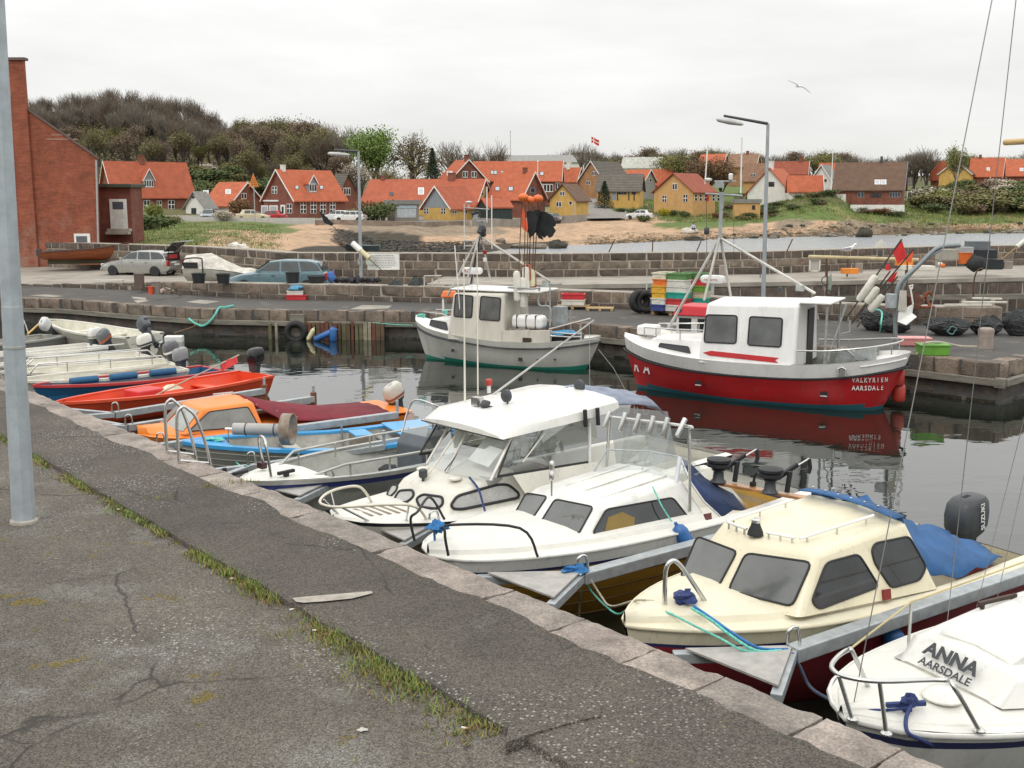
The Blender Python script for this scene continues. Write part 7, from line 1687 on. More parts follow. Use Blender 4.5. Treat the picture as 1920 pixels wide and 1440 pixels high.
def red_roof_boat():
 b=Boat('small_cabin_boat','small white boat with red cabin roof behind the red fishing boat',(1212,622,1.0),-30);b.boot=.0;L=3.6
 hb=[(0,.03),(.3,.35),(1.2,.7),(2.5,.78),(L,.65)];sh=[(0,1.0),(1.5,.85),(L,.85)]
 hull(b,L,hb,sh,[(9,0)],[WGEL,REDH],rake=.4);deck(b,hb,sh,0,3.4,WDECK)
 b.window
 x0=1.15
 MB().box((x0+.65,0,1.28),(1.3,1.05,.75)).build('cabin',WGEL,b.root,bevel=.03)
 MB().loft([[V(x0-.1+dx,-.62,1.62),V(x0+.05+dx,-.55,1.9),V(x0+.05+dx,.55,1.9),V(x0-.1+dx,.62,1.62)]for dx in(0,1.5)]).build('red_roof',mat('red roof paint',(.55,.02,.03),.4),b.root,bevel=.03)
 MB().box((x0+.1,-.58,1.76),(.16,.06,.12)).build('roof_lamp',DKGREY,b.root)
 for dx in(.28,.85):MB().box((x0+dx,-.53,1.36),(.38,.02,.38)).build('window',WINDARK,b.root,bevel=.01)
 MB().box((x0-.005,.1,1.36),(.02,.7,.38)).build('window',WINDARK,b.root)
 b.mtube('side_rail',[V(.5,-.4,.95),V(.5,-.42,1.2),V(1.1,-.55,1.2)],.018,STEEL)
red_roof_boat()
rope('wire from the hardtop boat stern towards the pier',[P(1122,655,.9),P(1150,690,.6),P(1175,735,.2)],WIRE,.008,smooth=False)
rope('upright mooring line in front of the white boat stern',[PY(1105,608,33.5),PY(1106,740,24)],WIRE,.006,smooth=False)
def drum():
 c=P(545,805,1.0);t=thing('roller_drum','grey roller with rusty hoop on the boom by the orange boat','roller',c)
 a,b_=P(438,804,1.0)-c,P(535,806,1.0)-c
 MB().tube([a,b_],.105,14).build('roller',mat('grey roller',(.40,.39,.37),.6,0,.12),t,smooth=50)
 for k in(.25,.8):q_=a.lerp(b_,k);MB().tube([q_-(b_-a).normalized()*.01,q_+(b_-a).normalized()*.01],.112,14).build('band',DKGREY,t)
 MB().tube([a-(b_-a).normalized()*.15,a],.02,6).build('axle',STEEL,t);MB().tube([a-(b_-a).normalized()*.1,a+V(-.1,0,-.4)],.012,5).build('stay',STEEL,t)
 d=(b_-a).normalized();M=d.to_track_quat('Z','Y').to_matrix()
 mb=MB();n=24;rings=[[M@V(.27*math.cos(x),.27*math.sin(x),z)+V(.0,0,0)-d*.05 for x in[2*math.pi*k/n for k in range(n)]]for z in(-.09,.09)]
 mb.loft(rings,caps=(False,False)).build('hoop',mat('flaky rust hoop',(.25,.17,.11),.8,0,.35,6,col2=(.36,.34,.30)),t,smooth=60,solid=.02)
drum()
for k,(x,y)in enumerate(((163,722),(238,714),(305,706))):pass
# ---- gulls
GW=mat('gull white',(.78,.78,.76),.8);GG=mat('gull grey wing',(.32,.33,.35),.8)
def gull_standing():
 p=PY(1590,477,47.5);t=thing('gull','white gull with grey back standing on the yellowish pole','gull',p)
 rings=[]
 for x,z,rx,rz_ in((-.30,.16,.01,.012),(-.2,.17,.05,.045),(-.05,.17,.085,.08),(.1,.2,.08,.085),(.17,.27,.05,.055),(.2,.33,.045,.05),(.26,.345,.04,.04),(.30,.34,.01,.012)):
  rings.append([V(x,rx*math.cos(a),z+rz_*math.sin(a))for a in[2*math.pi*k/12 for k in range(12)]])
 s=1.25;t.scale=(s,s,s)
 MB().loft(rings).build('body',GW,t,smooth=60)
 for sy in(-1,1):MB().loft([[V(x,sy*(y+.008),z)for z in(z0,z1)]+[V(x,sy*(y-.02),(z0+z1)/2)]for x,y,z0,z1 in((.08,.075,.16,.25),(-.05,.092,.13,.24),(-.2,.06,.15,.21),(-.36,.01,.15,.17))]).build('wing',GG,t,smooth=60)
 MB().lathe([(.014,0),(.012,.04),(.003,.06)],(.29,0,.338),6,M=RY(math.pi/2+.2)).build('beak',mat('yellow beak',(.6,.38,.05),.5),t)
 for sy in(-.03,.03):MB().tube([(0,sy,.1),(0,sy,0)],.008,5).build('leg',mat('pink leg',(.5,.3,.25),.6),t)
gull_standing()
def gull_flying():
 p=PY(1498,162,60);t=thing('gull','gull gliding in the grey sky with long wings','gull',p)
 MB().loft([[V(x,r*math.cos(a),r*.9*math.sin(a))for a in[2*math.pi*k/10 for k in range(10)]]for x,r in((-.22,.01),(-.12,.05),(.03,.06),(.14,.035),(.2,.006))]).build('body',GW,t,smooth=60)
 for pts,nm in((((-.02,.0,.0),(-.18,.0,.13),(-.62,.1,.34)),'wing'),(((.04,0,0),(.3,0,-.09),(.64,-.1,-.38)),'wing')):
  pts=smooth_path(pts,4);rings=[]
  for i,q_ in enumerate(pts):
   u=i/(len(pts)-1);c=.10*(1-u)**.5+.01;rings.append([q_+V(0,-c,.0),q_+V(0,0,.014*(1-u)+.004),q_+V(0,c,0),q_+V(0,0,-.01*(1-u)-.003)])
  MB().loft(rings).build(nm,mat('pale grey wing',(.55,.55,.54),.8),t,smooth=60)
gull_flying()
# ---- cigarette ends on the asphalt
for k,(x,y,a)in enumerate(((434,1086,.2),(546,1144,.5),(589,1183,.1),(869,1366,-.3),(222,956,.3))):
 p=P(x,y,ZQ-.04);t=thing('cigarette_end',('cigarette end beside the grass seam near the mortar smear','pale cigarette end in the grass below the mortar smear','white cigarette end on the asphalt left of the grass','largest cigarette end by the last grass tuft','far cigarette end beside the grass seam')[k],'litter',p,a,'cigarette ends on the asphalt')
 MB().tube([(-.012,0,.006),(.014,0,.006)],.006,8).build('paper',WHITEP,t);MB().tube([(.014,0,.006),(.03,0,.006)],.006,8).build('filter',mat('filter tip',(.5,.25,.12),.8),t)
p=P(680,1368,ZQ-.045);tag(MB().blob(p,(.03,.018,.008),3,n=8,m=5,rough=.3).build('shell_fragment',mat('shell',(.45,.44,.4),.7),smooth=50),'pale shell fragment lying on the asphalt','shell')
# ================================================================= VEHICLES
def car(label,p,rz,body,style='estate',sc_=1.,open_hatch=False,name='car',group=None):
 """x forward; side profile stations built as rings"""
 t=thing(name,label,'car',p,rz,group);t.scale=(sc_,)*3
 L=4.4;hw=.84
 bm=paint('car paint '+label[:18],body,.25,.1,coat=.6,metal=.55 if 'silver' in label else 0)
 est=style=='estate'
 low=[(2.18,.34,.58),(2.1,.30,.66),(1.5,.24,.84),(.8,.22,.92),(-.4,.22,.94),(-1.5,.24,.95),(-2.05,.32,.92),(-2.2,.42,.78)]
 rings=[]
 for x,z0,z1 in low:
  w_=hw*(1-.16*max(0,(abs(x)-1.6)/.6)**2);rings.append([V(x,-w_*.92,z0),V(x,-w_,(z0+z1)/2),V(x,-w_*.96,z1-.06),V(x,-w_*.84,z1),V(x,w_*.84,z1),V(x,w_*.96,z1-.06),V(x,w_,(z0+z1)/2),V(x,w_*.92,z0)])
 MB().loft(rings).build('body',bm,t,smooth=40)
 rear=-2.0 if est else-1.55
 gh=[(.95,.91),(.30,1.38),(-.3,1.44),(-1.3,1.42),(rear+.25,1.34),(rear-.02,.95)]
 rings=[]
 for x,z in gh:rings.append([V(x,-hw*.83,.9),V(x,-hw*(.83-.18*(z-.9)/.5),z-.03),V(x,-hw*.55,z),V(x,hw*.55,z),V(x,hw*(.83-.18*(z-.9)/.5),z-.03),V(x,hw*.83,.9)])
 MB().loft(rings).build('cabin',bm,t,smooth=40)
 G=mat('car glass',(.05,.06,.06),.05,0,.2,ior=1.6)
 def side(pts,nm='side_window'):
  for sy in(-1,1):
   MB().poly([V(x,sy*(hw*(.83-.18*(z-.9)/.5)+.012),z)for x,z in pts]).build(nm,G,t)
 side([(.78,.97),(.32,1.31),(-.12,1.36),(-.14,.97)]);side([(-.22,.97),(-.2,1.36),(-.9,1.36),(-1.0,.97)])
 if est:side([(-1.08,.97),(-.98,1.36),(-1.5,1.34),(-1.78,1.2),(-1.9,.99)])
 MB().poly([V(.93,-.62,.94),V(.93,.62,.94),V(.34,.5,1.36),V(.34,-.5,1.36)]).build('windscreen',G,t).location=(.03,0,.02)
 if not open_hatch:MB().poly([V(rear+.02,-.6,1.0),V(rear+.02,.6,1.0),V(rear+.25,.48,1.32),V(rear+.25,-.48,1.32)]).build('rear_window',G,t).location=(-.03,0,.01)
 for x in(1.35,-1.35):
  for sy in(-1,1):
   wl=bpy.data.objects.new('wheel',None);COL.objects.link(wl);wl.parent=t;wl.location=(x,sy*(hw-.09),.31)
   MB().lathe([(.22,-.1),(.305,-.09),(.31,0),(.305,.09),(.22,.1)],(0,0,0),20,M=RX(math.pi/2)).build('tyre',BLACK,wl,smooth=40)
   rm=MB()
   rm.lathe([(.03,.085),(.07,.09),(.2,.095),(.215,.11)],(0,0,0),18,M=RX(math.pi/2*sy))
   rm.build('rim',mat('alloy rim',(.55,.55,.55),.3,.5),wl,smooth=40)
   for k in range(5):
    a=k*2*math.pi/5;M=RX(math.pi/2*sy)@RZ(a);MB().lathe([(.045,.108),(.01,.116)],M@V(.125,0,0),8,M=RX(math.pi/2*sy)).build('rim_hole',BLACK,wl)
 for sy in(-1,1):
  MB().box((2.12,sy*.6,.62),(.1,.3,.15)).build('headlight',mat('lamp glass',(.55,.57,.58),.1),t,bevel=.03)
  MB().box((-2.15,sy*.68,.75),(.12,.22,.3)).build('tail_light',mat('tail red',(.35,.02,.02),.3),t,bevel=.03)
  MB().box((.72,sy*(hw+.04),.98),(.14,.14,.12)).build('mirror',bm,t,bevel=.03)
  for x in(.1,-.85):MB().box((x,sy*hw*.985,.78),(.16,.03,.03)).build('door_handle',DKGREY,t)
 MB().box((2.19,0,.55),(.06,.7,.12)).build('grille',DKGREY,t);MB().box((2.17,0,.38),(.12,1.5,.14)).build('bumper',bm,t,bevel=.04);MB().box((-2.2,0,.5),(.12,1.55,.16)).build('bumper',bm,t,bevel=.04)
 MB().box((-2.27,0,.68),(.02,.5,.11)).build('number_plate',WHITEP,t)
 if open_hatch:
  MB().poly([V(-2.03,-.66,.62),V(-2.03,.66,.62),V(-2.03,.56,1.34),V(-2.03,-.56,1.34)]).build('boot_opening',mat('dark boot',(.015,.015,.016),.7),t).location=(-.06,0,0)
  MB().box((-2.06,.1,1.12),(.1,.8,.22)).build('red_case',mat('red cloth',(.5,.04,.04),.7),t)
  h=MB();h.add([V(-1.8,-.58,1.42),V(-1.8,.58,1.42),V(-2.5,.6,1.66),V(-2.5,-.6,1.66),V(-2.62,-.58,1.92),V(-2.62,.58,1.92)],[(0,1,2,3)])
  MB().add([V(-1.86,-.6,1.40),V(-1.86,.6,1.40),V(-2.55,.6,1.95),V(-2.55,-.6,1.95)],[(0,1,2,3)]).build('tailgate',G,t,solid=.04)
  MB().add([V(-2.5,-.62,1.93),V(-2.5,.62,1.93),V(-3.0,.6,1.98),V(-3.0,-.6,1.98)],[(0,1,2,3)]).build('tailgate_panel',bm,t,solid=.06)
  for sy in(-.55,.55):MB().tube([(-2.0,sy,1.2),(-2.45,sy,1.85)],.02,6).build('gas_strut',BLACK,t)
 return t
c0=P(262,517,1.22);car('silver estate car with its tailgate open on the apron',(c0.x,c0.y+.4,c0.y*0+1.2),math.pi-.28,(.42,.42,.39),'estate',.87,True)
c1=PY(525,548,46.2);car('steel blue estate car half hidden behind the low wall',(c1.x,46.4,1.02),math.pi-.05,(.11,.19,.22),'estate',.98)
for label,px,d,rz_,col,st,s in(('grey blue car parked nose on before the white cottage',391,131,-math.pi/2+.1,(.20,.24,.27),'saloon',.92),('cream saloon car parked on the quay road',474,131,.12,(.62,.55,.36),'saloon',.92),('white hatchback behind the other white car on the road',633,133,math.pi-.5,(.72,.73,.73),'estate',.88),('white estate car parked in front on the road',657,130,math.pi-.2,(.74,.74,.71),'estate',.88),('dark car behind the white estate car',678,136,math.pi-.3,(.03,.04,.04),'estate',.88),('red car by the brick house windows',508,135,math.pi,(.45,.03,.03),'saloon',.85),('dark grey car half behind the yellow cottage',1030,140,math.pi*.75,(.10,.12,.13),'saloon',.85),('white car parked behind the roadside bush',1198,153,math.pi-.15,(.72,.73,.72),'saloon',.9)):
 q_=on_land(px,d);car(label,(q_.x,q_.y,q_.z+.02),rz_,col,st,s)
 # ---- laid-up boats on the apron
def covered_boat():
 p=PY(430,528,47.5);t=thing('covered_boat','white laid-up boat under pale torn canvas on the apron','boat',(p.x,47.5,1.15))
 W_=mat('white laid up hull',(.70,.68,.62),.5,0,.1);CV=mat('torn pale canvas',(.55,.52,.46),.85,0,.25,4,bump=.4,bs=8)
 hl=MB();rings=[]
 for x,b_,z0,z1 in((-1.8,.75,.25,.85),(-.9,.8,.2,.85),(.3,.75,.22,.72),(1.3,.5,.3,.55),(2.0,.05,.45,.5)):rings.append([V(x,-b_,z1),V(x,-b_*.8,(z0+z1)/2),V(x,0,z0),V(x,b_*.8,(z0+z1)/2),V(x,b_,z1)])
 hl.loft(rings).build('hull',W_,t,smooth=40)
 rings=[[V(x,y,z+dz)for y,dz in((-.8,0),(-.5,.3*k),(0,.45*k),(.5,.3*k),(.8,0))]for x,z,k in((-1.8,.85,1.2),(-1.3,.85,1.3),(-.7,.85,1.4),(-.1,.8,.8),(.5,.72,.3),(1.0,.62,.5),(1.5,.55,.15))]
 MB().loft(rings,closed=False,caps=(True,False)).build('canvas',CV,t,smooth=50)
 MB().tube(smooth_path([(-.9,-.85,.0),(-.9,-.85,1.1),(-1.0,-.8,1.3),(-1.7,-.7,1.25),(-1.75,-.7,.9)],4),.03,6).build('hoop',BLACK,t,smooth=60)
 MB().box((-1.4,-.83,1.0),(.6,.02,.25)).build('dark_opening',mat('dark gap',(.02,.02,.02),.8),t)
 MB().box((-.6,0,.12),(2.6,.12,.12)).build('trailer_beam',GALVD,t)
covered_boat()
def wooden_boat():
 t=thing('wooden_boat','varnished red brown wooden boat laid up against the brick building','boat',PY(155,497,57.5)+V(0,0,.05),.12)
 PB=mat('red brown planking',(.27,.075,.025),.5,0,.25,5,bump=.3,bs=12,st=(.3,1,4));hl=MB();rings=[]
 for x,b_,z0,z1 in((-2.0,.6,.25,.62),(-1,.75,.15,.68),(.3,.78,.15,.76),(1.4,.55,.22,.9),(2.4,.05,.5,1.1)):rings.append([V(x,-b_,z1),V(x,-b_*.85,z0+(z1-z0)*.45),V(x,0,z0),V(x,b_*.85,z0+(z1-z0)*.45),V(x,b_,z1)])
 hl.loft(rings,closed=False,caps=(True,True)).build('hull',PB,t,smooth=50)
 for sg in(-1,1):MB().tube(smooth_path([(-2,sg*.62,.64),(-1,sg*.77,.70),(.3,sg*.8,.78),(1.4,sg*.57,.92),(2.42,sg*.05,1.12)],3),.03,6).build('gunwale',mat('dark rail',(.08,.04,.03),.6),t,smooth=60)
 MB().box((0,0,.12),(3.4,.3,.2)).build('keel_block',mat('mossy block',(.07,.07,.04),.9),t)
 MB().box((.5,-.3,.02),(1.2,.5,.06)).build('dolly',WOODB,t)
 MB().box((-2.15,0,.62),(.25,.2,.35)).tube([(-2.1,0,.55),(-1.85,-.1,.35)],.05).build('outboard',DKGREY,t,bevel=.04)
wooden_boat()
# ================================================================= BUILDINGS
def tile_mat(name,col,scale=2.6,bumpd=.08,var=.22):
 m=bpy.data.materials.new(name);m.use_nodes=True;MATS[name]=m
 n=m.node_tree.nodes;l=m.node_tree.links;b=n['Principled BSDF'];b.inputs['Roughness'].default_value=.8
 tc=n.new('ShaderNodeTexCoord');nz=n.new('ShaderNodeTexNoise');nz.inputs['Scale'].default_value=1.3;nz.inputs['Detail'].default_value=7;nz.inputs['Roughness'].default_value=.7
 l.new(tc.outputs['Object'],nz.inputs['Vector'])
 mr=n.new('ShaderNodeMapRange');mr.inputs['From Min'].default_value=.3;mr.inputs['From Max'].default_value=.7;mr.inputs['To Min'].default_value=1-var;mr.inputs['To Max'].default_value=1+var
 l.new(nz.outputs['Fac'],mr.inputs['Value'])
 w1=n.new('ShaderNodeTexWave');w1.wave_type='BANDS';w1.bands_direction='Z';w1.inputs['Scale'].default_value=scale;w1.inputs['Distortion'].default_value=.3
 l.new(tc.outputs['Object'],w1.inputs['Vector'])
 m2=n.new('ShaderNodeMapRange');m2.inputs['To Min'].default_value=.80;m2.inputs['To Max'].default_value=1.08;l.new(w1.outputs['Fac'],m2.inputs['Value'])
 k=n.new('ShaderNodeMath');k.operation='MULTIPLY';l.new(mr.outputs[0],k.inputs[0]);l.new(m2.outputs[0],k.inputs[1])
 mx=n.new('ShaderNodeMix');mx.data_type='RGBA';mx.blend_type='MULTIPLY';mx.inputs['Factor'].default_value=1;mx.inputs['A'].default_value=(*col,1);l.new(k.outputs[0],mx.inputs['B'])
 l.new(mx.outputs['Result'],b.inputs['Base Color'])
 bp=n.new('ShaderNodeBump');bp.inputs['Distance'].default_value=bumpd;bp.inputs['Strength'].default_value=.7;l.new(w1.outputs['Fac'],bp.inputs['Height']);l.new(bp.outputs[0],b.inputs['Normal'])
 return m
def brick_mat(name,c1,c2,mort,scale=1.,worn=None,wz=2.5):
 m=bpy.data.materials.new(name);m.use_nodes=True;MATS[name]=m
 n=m.node_tree.nodes;l=m.node_tree.links;b=n['Principled BSDF'];b.inputs['Roughness'].default_value=.9
 tc=n.new('ShaderNodeTexCoord');sp=n.new('ShaderNodeSeparateXYZ');cb=n.new('ShaderNodeCombineXYZ');ad=n.new('ShaderNodeMath');ad.operation='ADD'
 l.new(tc.outputs['Object'],sp.inputs[0]);l.new(sp.outputs[0],ad.inputs[0]);l.new(sp.outputs[1],ad.inputs[1]);l.new(ad.outputs[0],cb.inputs[0]);l.new(sp.outputs[2],cb.inputs[1])
 br=n.new('ShaderNodeTexBrick');br.inputs['Color1'].default_value=(*c1,1);br.inputs['Color2'].default_value=(*c2,1);br.inputs['Mortar'].default_value=(*mort,1)
 br.inputs['Scale'].default_value=4.2*scale;br.inputs['Mortar Size'].default_value=.02;br.inputs['Bias'].default_value=-.2
 l.new(cb.outputs[0],br.inputs['Vector'])
 nz=n.new('ShaderNodeTexNoise');nz.inputs['Scale'].default_value=.9;nz.inputs['Detail'].default_value=9;nz.inputs['Roughness'].default_value=.75;l.new(tc.outputs['Object'],nz.inputs['Vector'])
 mr=n.new('ShaderNodeMapRange');mr.inputs['From Min'].default_value=.3;mr.inputs['From Max'].default_value=.7;mr.inputs['To Min'].default_value=.6;mr.inputs['To Max'].default_value=1.4;l.new(nz.outputs['Fac'],mr.inputs['Value'])
 mx=n.new('ShaderNodeMix');mx.data_type='RGBA';mx.blend_type='MULTIPLY';mx.inputs['Factor'].default_value=1;l.new(br.outputs['Color'],mx.inputs['A']);l.new(mr.outputs[0],mx.inputs['B']);res=mx.outputs['Result']
 st_=n.new('ShaderNodeMapping');st_.inputs['Scale'].default_value=(.7,.7,9.);l.new(tc.outputs['Object'],st_.inputs[0]);sn=n.new('ShaderNodeTexNoise');sn.inputs['Scale'].default_value=1.6;sn.inputs['Detail'].default_value=8;sn.inputs['Roughness'].default_value=.8;l.new(st_.outputs[0],sn.inputs['Vector'])
 sr_=n.new('ShaderNodeMapRange');sr_.inputs['From Min'].default_value=.3;sr_.inputs['From Max'].default_value=.7;sr_.inputs['To Min'].default_value=.62;sr_.inputs['To Max'].default_value=1.42;l.new(sn.outputs['Fac'],sr_.inputs['Value'])
 sx_=n.new('ShaderNodeMix');sx_.data_type='RGBA';sx_.blend_type='MULTIPLY';sx_.inputs['Factor'].default_value=1;l.new(res,sx_.inputs['A']);l.new(sr_.outputs[0],sx_.inputs['B']);res=sx_.outputs['Result']
 if worn:
  n2=n.new('ShaderNodeTexNoise');n2.inputs['Scale'].default_value=.55;n2.inputs['Detail'].default_value=8;n2.inputs['Roughness'].default_value=.7;l.new(tc.outputs['Object'],n2.inputs['Vector'])
  h=n.new('ShaderNodeMapRange');h.inputs['From Min'].default_value=0;h.inputs['From Max'].default_value=wz;h.inputs['To Min'].default_value=.26;h.inputs['To Max'].default_value=0.0;l.new(sp.outputs[2],h.inputs['Value'])
  a2=n.new('ShaderNodeMath');a2.operation='ADD';l.new(n2.outputs['Fac'],a2.inputs[0]);l.new(h.outputs[0],a2.inputs[1])
  r2=n.new('ShaderNodeMapRange');r2.inputs['From Min'].default_value=.66;r2.inputs['From Max'].default_value=.86;r2.inputs['To Max'].default_value=.65;l.new(a2.outputs[0],r2.inputs['Value'])
  x2=n.new('ShaderNodeMix');x2.data_type='RGBA';l.new(r2.outputs[0],x2.inputs['Factor']);l.new(res,x2.inputs['A']);x2.inputs['B'].default_value=(*worn,1);res=x2.outputs['Result']
 l.new(res,b.inputs['Base Color'])
 bp=n.new('ShaderNodeBump');bp.inputs['Distance'].default_value=.03;bp.inputs['Strength'].default_value=.5;l.new(br.outputs['Fac'],bp.inputs['Height']);bp.invert=True;l.new(bp.outputs[0],b.inputs['Normal'])
 return m
TILE=tile_mat('orange tiles',(.52,.135,.06));TILE2=tile_mat('red orange tiles',(.45,.115,.055));TILER=tile_mat('dull red tiles',(.34,.09,.05));TILEB=tile_mat('brown tiles',(.17,.10,.065));THATCH=tile_mat('grey brown thatch',(.13,.115,.095),1.2,.12);SLATE=tile_mat('pale grey roof',(.28,.28,.26));PALER=tile_mat('pale roof',(.60,.60,.54));TILET=tile_mat('tan tiles',(.33,.19,.12))
BRICK=brick_mat('red brick',(.24,.075,.045),(.18,.06,.04),(.24,.15,.12));BRICKB=brick_mat('old red brick',(.32,.08,.036),(.22,.058,.03),(.26,.14,.10),1.1,(.38,.26,.21),5.0);BRICKT=brick_mat('tan brick',(.42,.22,.10),(.36,.19,.09),(.35,.25,.16))
YEL=mat('yellow plaster',(.58,.37,.11),.9,0,.12,1.5);YEL2=mat('orange yellow plaster',(.58,.34,.14),.9,0,.1,1.5);WPL=mat('white plaster',(.72,.71,.66),.9,0,.08,1.5);GWOOD=mat('grey boards',(.26,.29,.31),.85,0,.15,3,st=(4,4,.3));DGREEN=mat('dark green boards',(.03,.045,.04),.85,0,.25,3);DBLUE=mat('dark blue boards',(.03,.04,.055),.8,0,.25,3);OLDW=mat('weathered boards',(.24,.21,.17),.9,0,.25,3,st=(4,4,.3))
PANE=mat('house pane',(.03,.035,.04),.06,0,.3,ior=1.6);PANES=mat('painted sky pane',(.45,.48,.5),.08,0,.15,ior=1.7)  # pale base colour of PANES paints the sky's reflection into the glass
class House:
 def __init__(s,label,xl,xc,xr,yb,ye,yr,d,phi,gable,wall,roof,name='house',cat='house',over=.35,barge=WHITEP,flat=False,gwall=None):
  s.ph=math.radians(phi);sc_=2074./d;s.C=PY(xc,yb,d);s.over=over
  s.WL=(xc-xl)/sc_/math.cos(s.ph);s.WR=max(1.5,(xr-xc)/sc_/math.sin(s.ph))
  s.he=(yb-ye)/sc_;s.hr=(yb-yr)/sc_;s.g=gable
  s.root=thing(name,label,cat,s.C,-s.ph)
  WL,WR,he,hr=s.WL,s.WR,s.he,s.hr;dn=-1.6
  mb=MB()
  if flat:mb.box((-WL/2,WR/2,(he+dn)/2),(WL,WR,he-dn))
  else:
   if gable=='L':pf=[V(-WL,0,dn),V(0,0,dn),V(0,0,he),V(-WL/2,0,hr-.05),V(-WL,0,he)];mb.prism(pf,(0,WR,0))
   else:pf=[V(0,0,dn),V(0,WR,dn),V(0,WR,he),V(0,WR/2,hr-.05),V(0,0,he)];mb.prism(pf,(-WL,0,0))
  s.wall=mb.build('wall',wall,s.root)
  if gwall:
   if gable=='L':MB().prism([V(-WL-.02,-.03,he-.05),V(.02,-.03,he-.05),V(-WL/2,-.03,hr)],(0,.05,0)).build('gable_boards',gwall,s.root)
   else:MB().prism([V(.03,-.02,he-.05),V(.03,WR+.02,he-.05),V(.03,WR/2,hr)],(-.05,0,0)).build('gable_boards',gwall,s.root)
  o=over;th=.16
  rf=MB()
  if flat:
   rf.box((-WL/2,WR/2,he+(hr-he)/2+.02),(WL+2*o,WR+2*o,max(.12,hr-he)))
   s.slope=(V(-WL,0,hr),V(0,0,hr),V(0,WR,hr))
  elif gable=='L':
   k=(hr-he)/(WL/2);ex=o
   for sg in(1,-1):
    a=V(-WL/2,-o,hr+.02);b_=V(-WL/2+sg*(WL/2+ex),-o,he-k*ex+.02)
    rf.prism([a,b_,b_+V(0,0,th),a+V(0,0,th)],(0,WR+2*o,0))
   s.slope=(V(-WL/2,0,hr+.02+th),V(0,0,he+.02+th),V(0,WR,he+.02+th))
  else:
   k=(hr-he)/(WR/2)
   for sg in(1,-1):
    a=V(o,WR/2,hr+.02);b_=V(o,WR/2-sg*(WR/2+o),he-k*o+.02)
    rf.prism([a,b_,b_+V(0,0,th),a+V(0,0,th)],(-WL-2*o,0,0))
   s.slope=(V(0,WR/2,hr+.02+th),V(0,0,he+.02+th),V(-WL,0,he+.02+th))
  s.roof=rf.build('roof',roof,s.root)
  if barge and not flat:
   mb=MB();bt=.05
   if gable=='L':
    k=(hr-he)/(WL/2)
    for sg in(1,-1):
     a=V(-WL/2,-o-bt,hr+.03);b_=V(-WL/2+sg*(WL/2+o),-o-bt,he-k*o+.03);MB().prism([a+V(0,0,-.02),b_+V(0,0,-.02),b_+V(0,0,th+.03),a+V(0,0,th+.03)],(0,bt,0)).build('bargeboard',barge,s.root)
   else:
    k=(hr-he)/(WR/2)
    for sg in(1,-1):
     a=V(o+bt,WR/2,hr+.03);b_=V(o+bt,WR/2-sg*(WR/2+o),he-k*o+.03);MB().prism([a+V(0,0,-.02),b_+V(0,0,-.02),b_+V(0,0,th+.03),a+V(0,0,th+.03)],(-bt,0,0)).build('bargeboard',barge,s.root)
  s.pl={'L':(V(0,0,0),V(-1,0,0),V(0,0,1)),'R':(V(0,0,0),V(0,1,0),V(0,0,1)),'S':s.slope}
 def hit(s,pl,x,y,off=0.):
  R=Matrix.Rotation(s.ph,3,'Z');o=R@(V(0,0,EYE)-s.C);d=R@ray(x,y)
  p0,p1,p2=pl;n=(p1-p0).cross(p2-p0).normalized()
  if n.dot(d)>0:n=-n
  return o+d*((p0+n*off-o).dot(n)/d.dot(n)),n
 def win(s,f,x0,y0,x1,y1,panes=2,rows=1,fm=None,gm=None,name='window',fr=.16):
  pl=s.pl[f];q_=[];n=None
  for x,y in((x0,y1),(x1,y1),(x1,y0),(x0,y0)):p,n=s.hit(pl,x,y,.0);q_.append(p)
  if f=='S':t=s.slope
  w_=MB().prism([p-n*.05 for p in q_],n*.09).build(name,fm or WHITEP,s.root)
  U=lambda a,c:(q_[0].lerp(q_[1],a)).lerp(q_[3].lerp(q_[2],a),c)+n*.046
  for i in range(panes):
   for j in range(rows):
    a0=i/panes+fr/panes*.8;a1=(i+1)/panes-fr/panes*.8;c0=j/rows+fr/rows*.6;c1=(j+1)/rows-fr/rows*.6
    MB().poly([U(a0,c0),U(a1,c0),U(a1,c1),U(a0,c1)]).build('pane',gm or PANE,w_)
  return w_
 def door(s,f,x0,y0,x1,y1,m=None):
  pl=s.pl[f];q_=[s.hit(pl,x,y)[0]for x,y in((x0,y1),(x1,y1),(x1,y0),(x0,y0))];n=s.hit(pl,x0,y0)[1]
  return MB().prism([p-n*.03 for p in q_],n*.06).build('door',m or WHITEP,s.root)
 def chimney(s,u,m=None,w_=.5,h=.9):
  c=V(-s.WL/2,s.WR*u,s.hr)if s.g=='L' else V(-s.WL*u,s.WR/2,s.hr)
  MB().box(c+V(0,0,h*.35),(w_,w_,h)).box(c+V(0,0,h*.8),(w_*1.15,w_*1.15,.1)).build('chimney',m or BRICK,s.roof)
 def dormer(s,x0,y0,x1,y1,ytop,wall=None,roof=None,panes=3):
  """gabled dormer: front rectangle given in the photo on a plane a little below mid slope"""
  p,n=s.hit(s.slope,(x0+x1)/2,y1)
  if s.g=='L':pl=(p,p+V(0,1,0),p+V(0,0,1));back=V(-1,0,0)
  else:pl=(p,p+V(1,0,0),p+V(0,0,1));back=V(0,1,0)
  a=s.hit(pl,x0,y1)[0];b_=s.hit(pl,x1,y1)[0];c=s.hit(pl,x1,y0)[0];d=s.hit(pl,x0,y0)[0];t=s.hit(pl,(x0+x1)/2,ytop)[0]
  L=2.2
  dm=MB().prism([a,b_,c,t,d],back*L).build('dormer',wall or GWOOD,s.root)
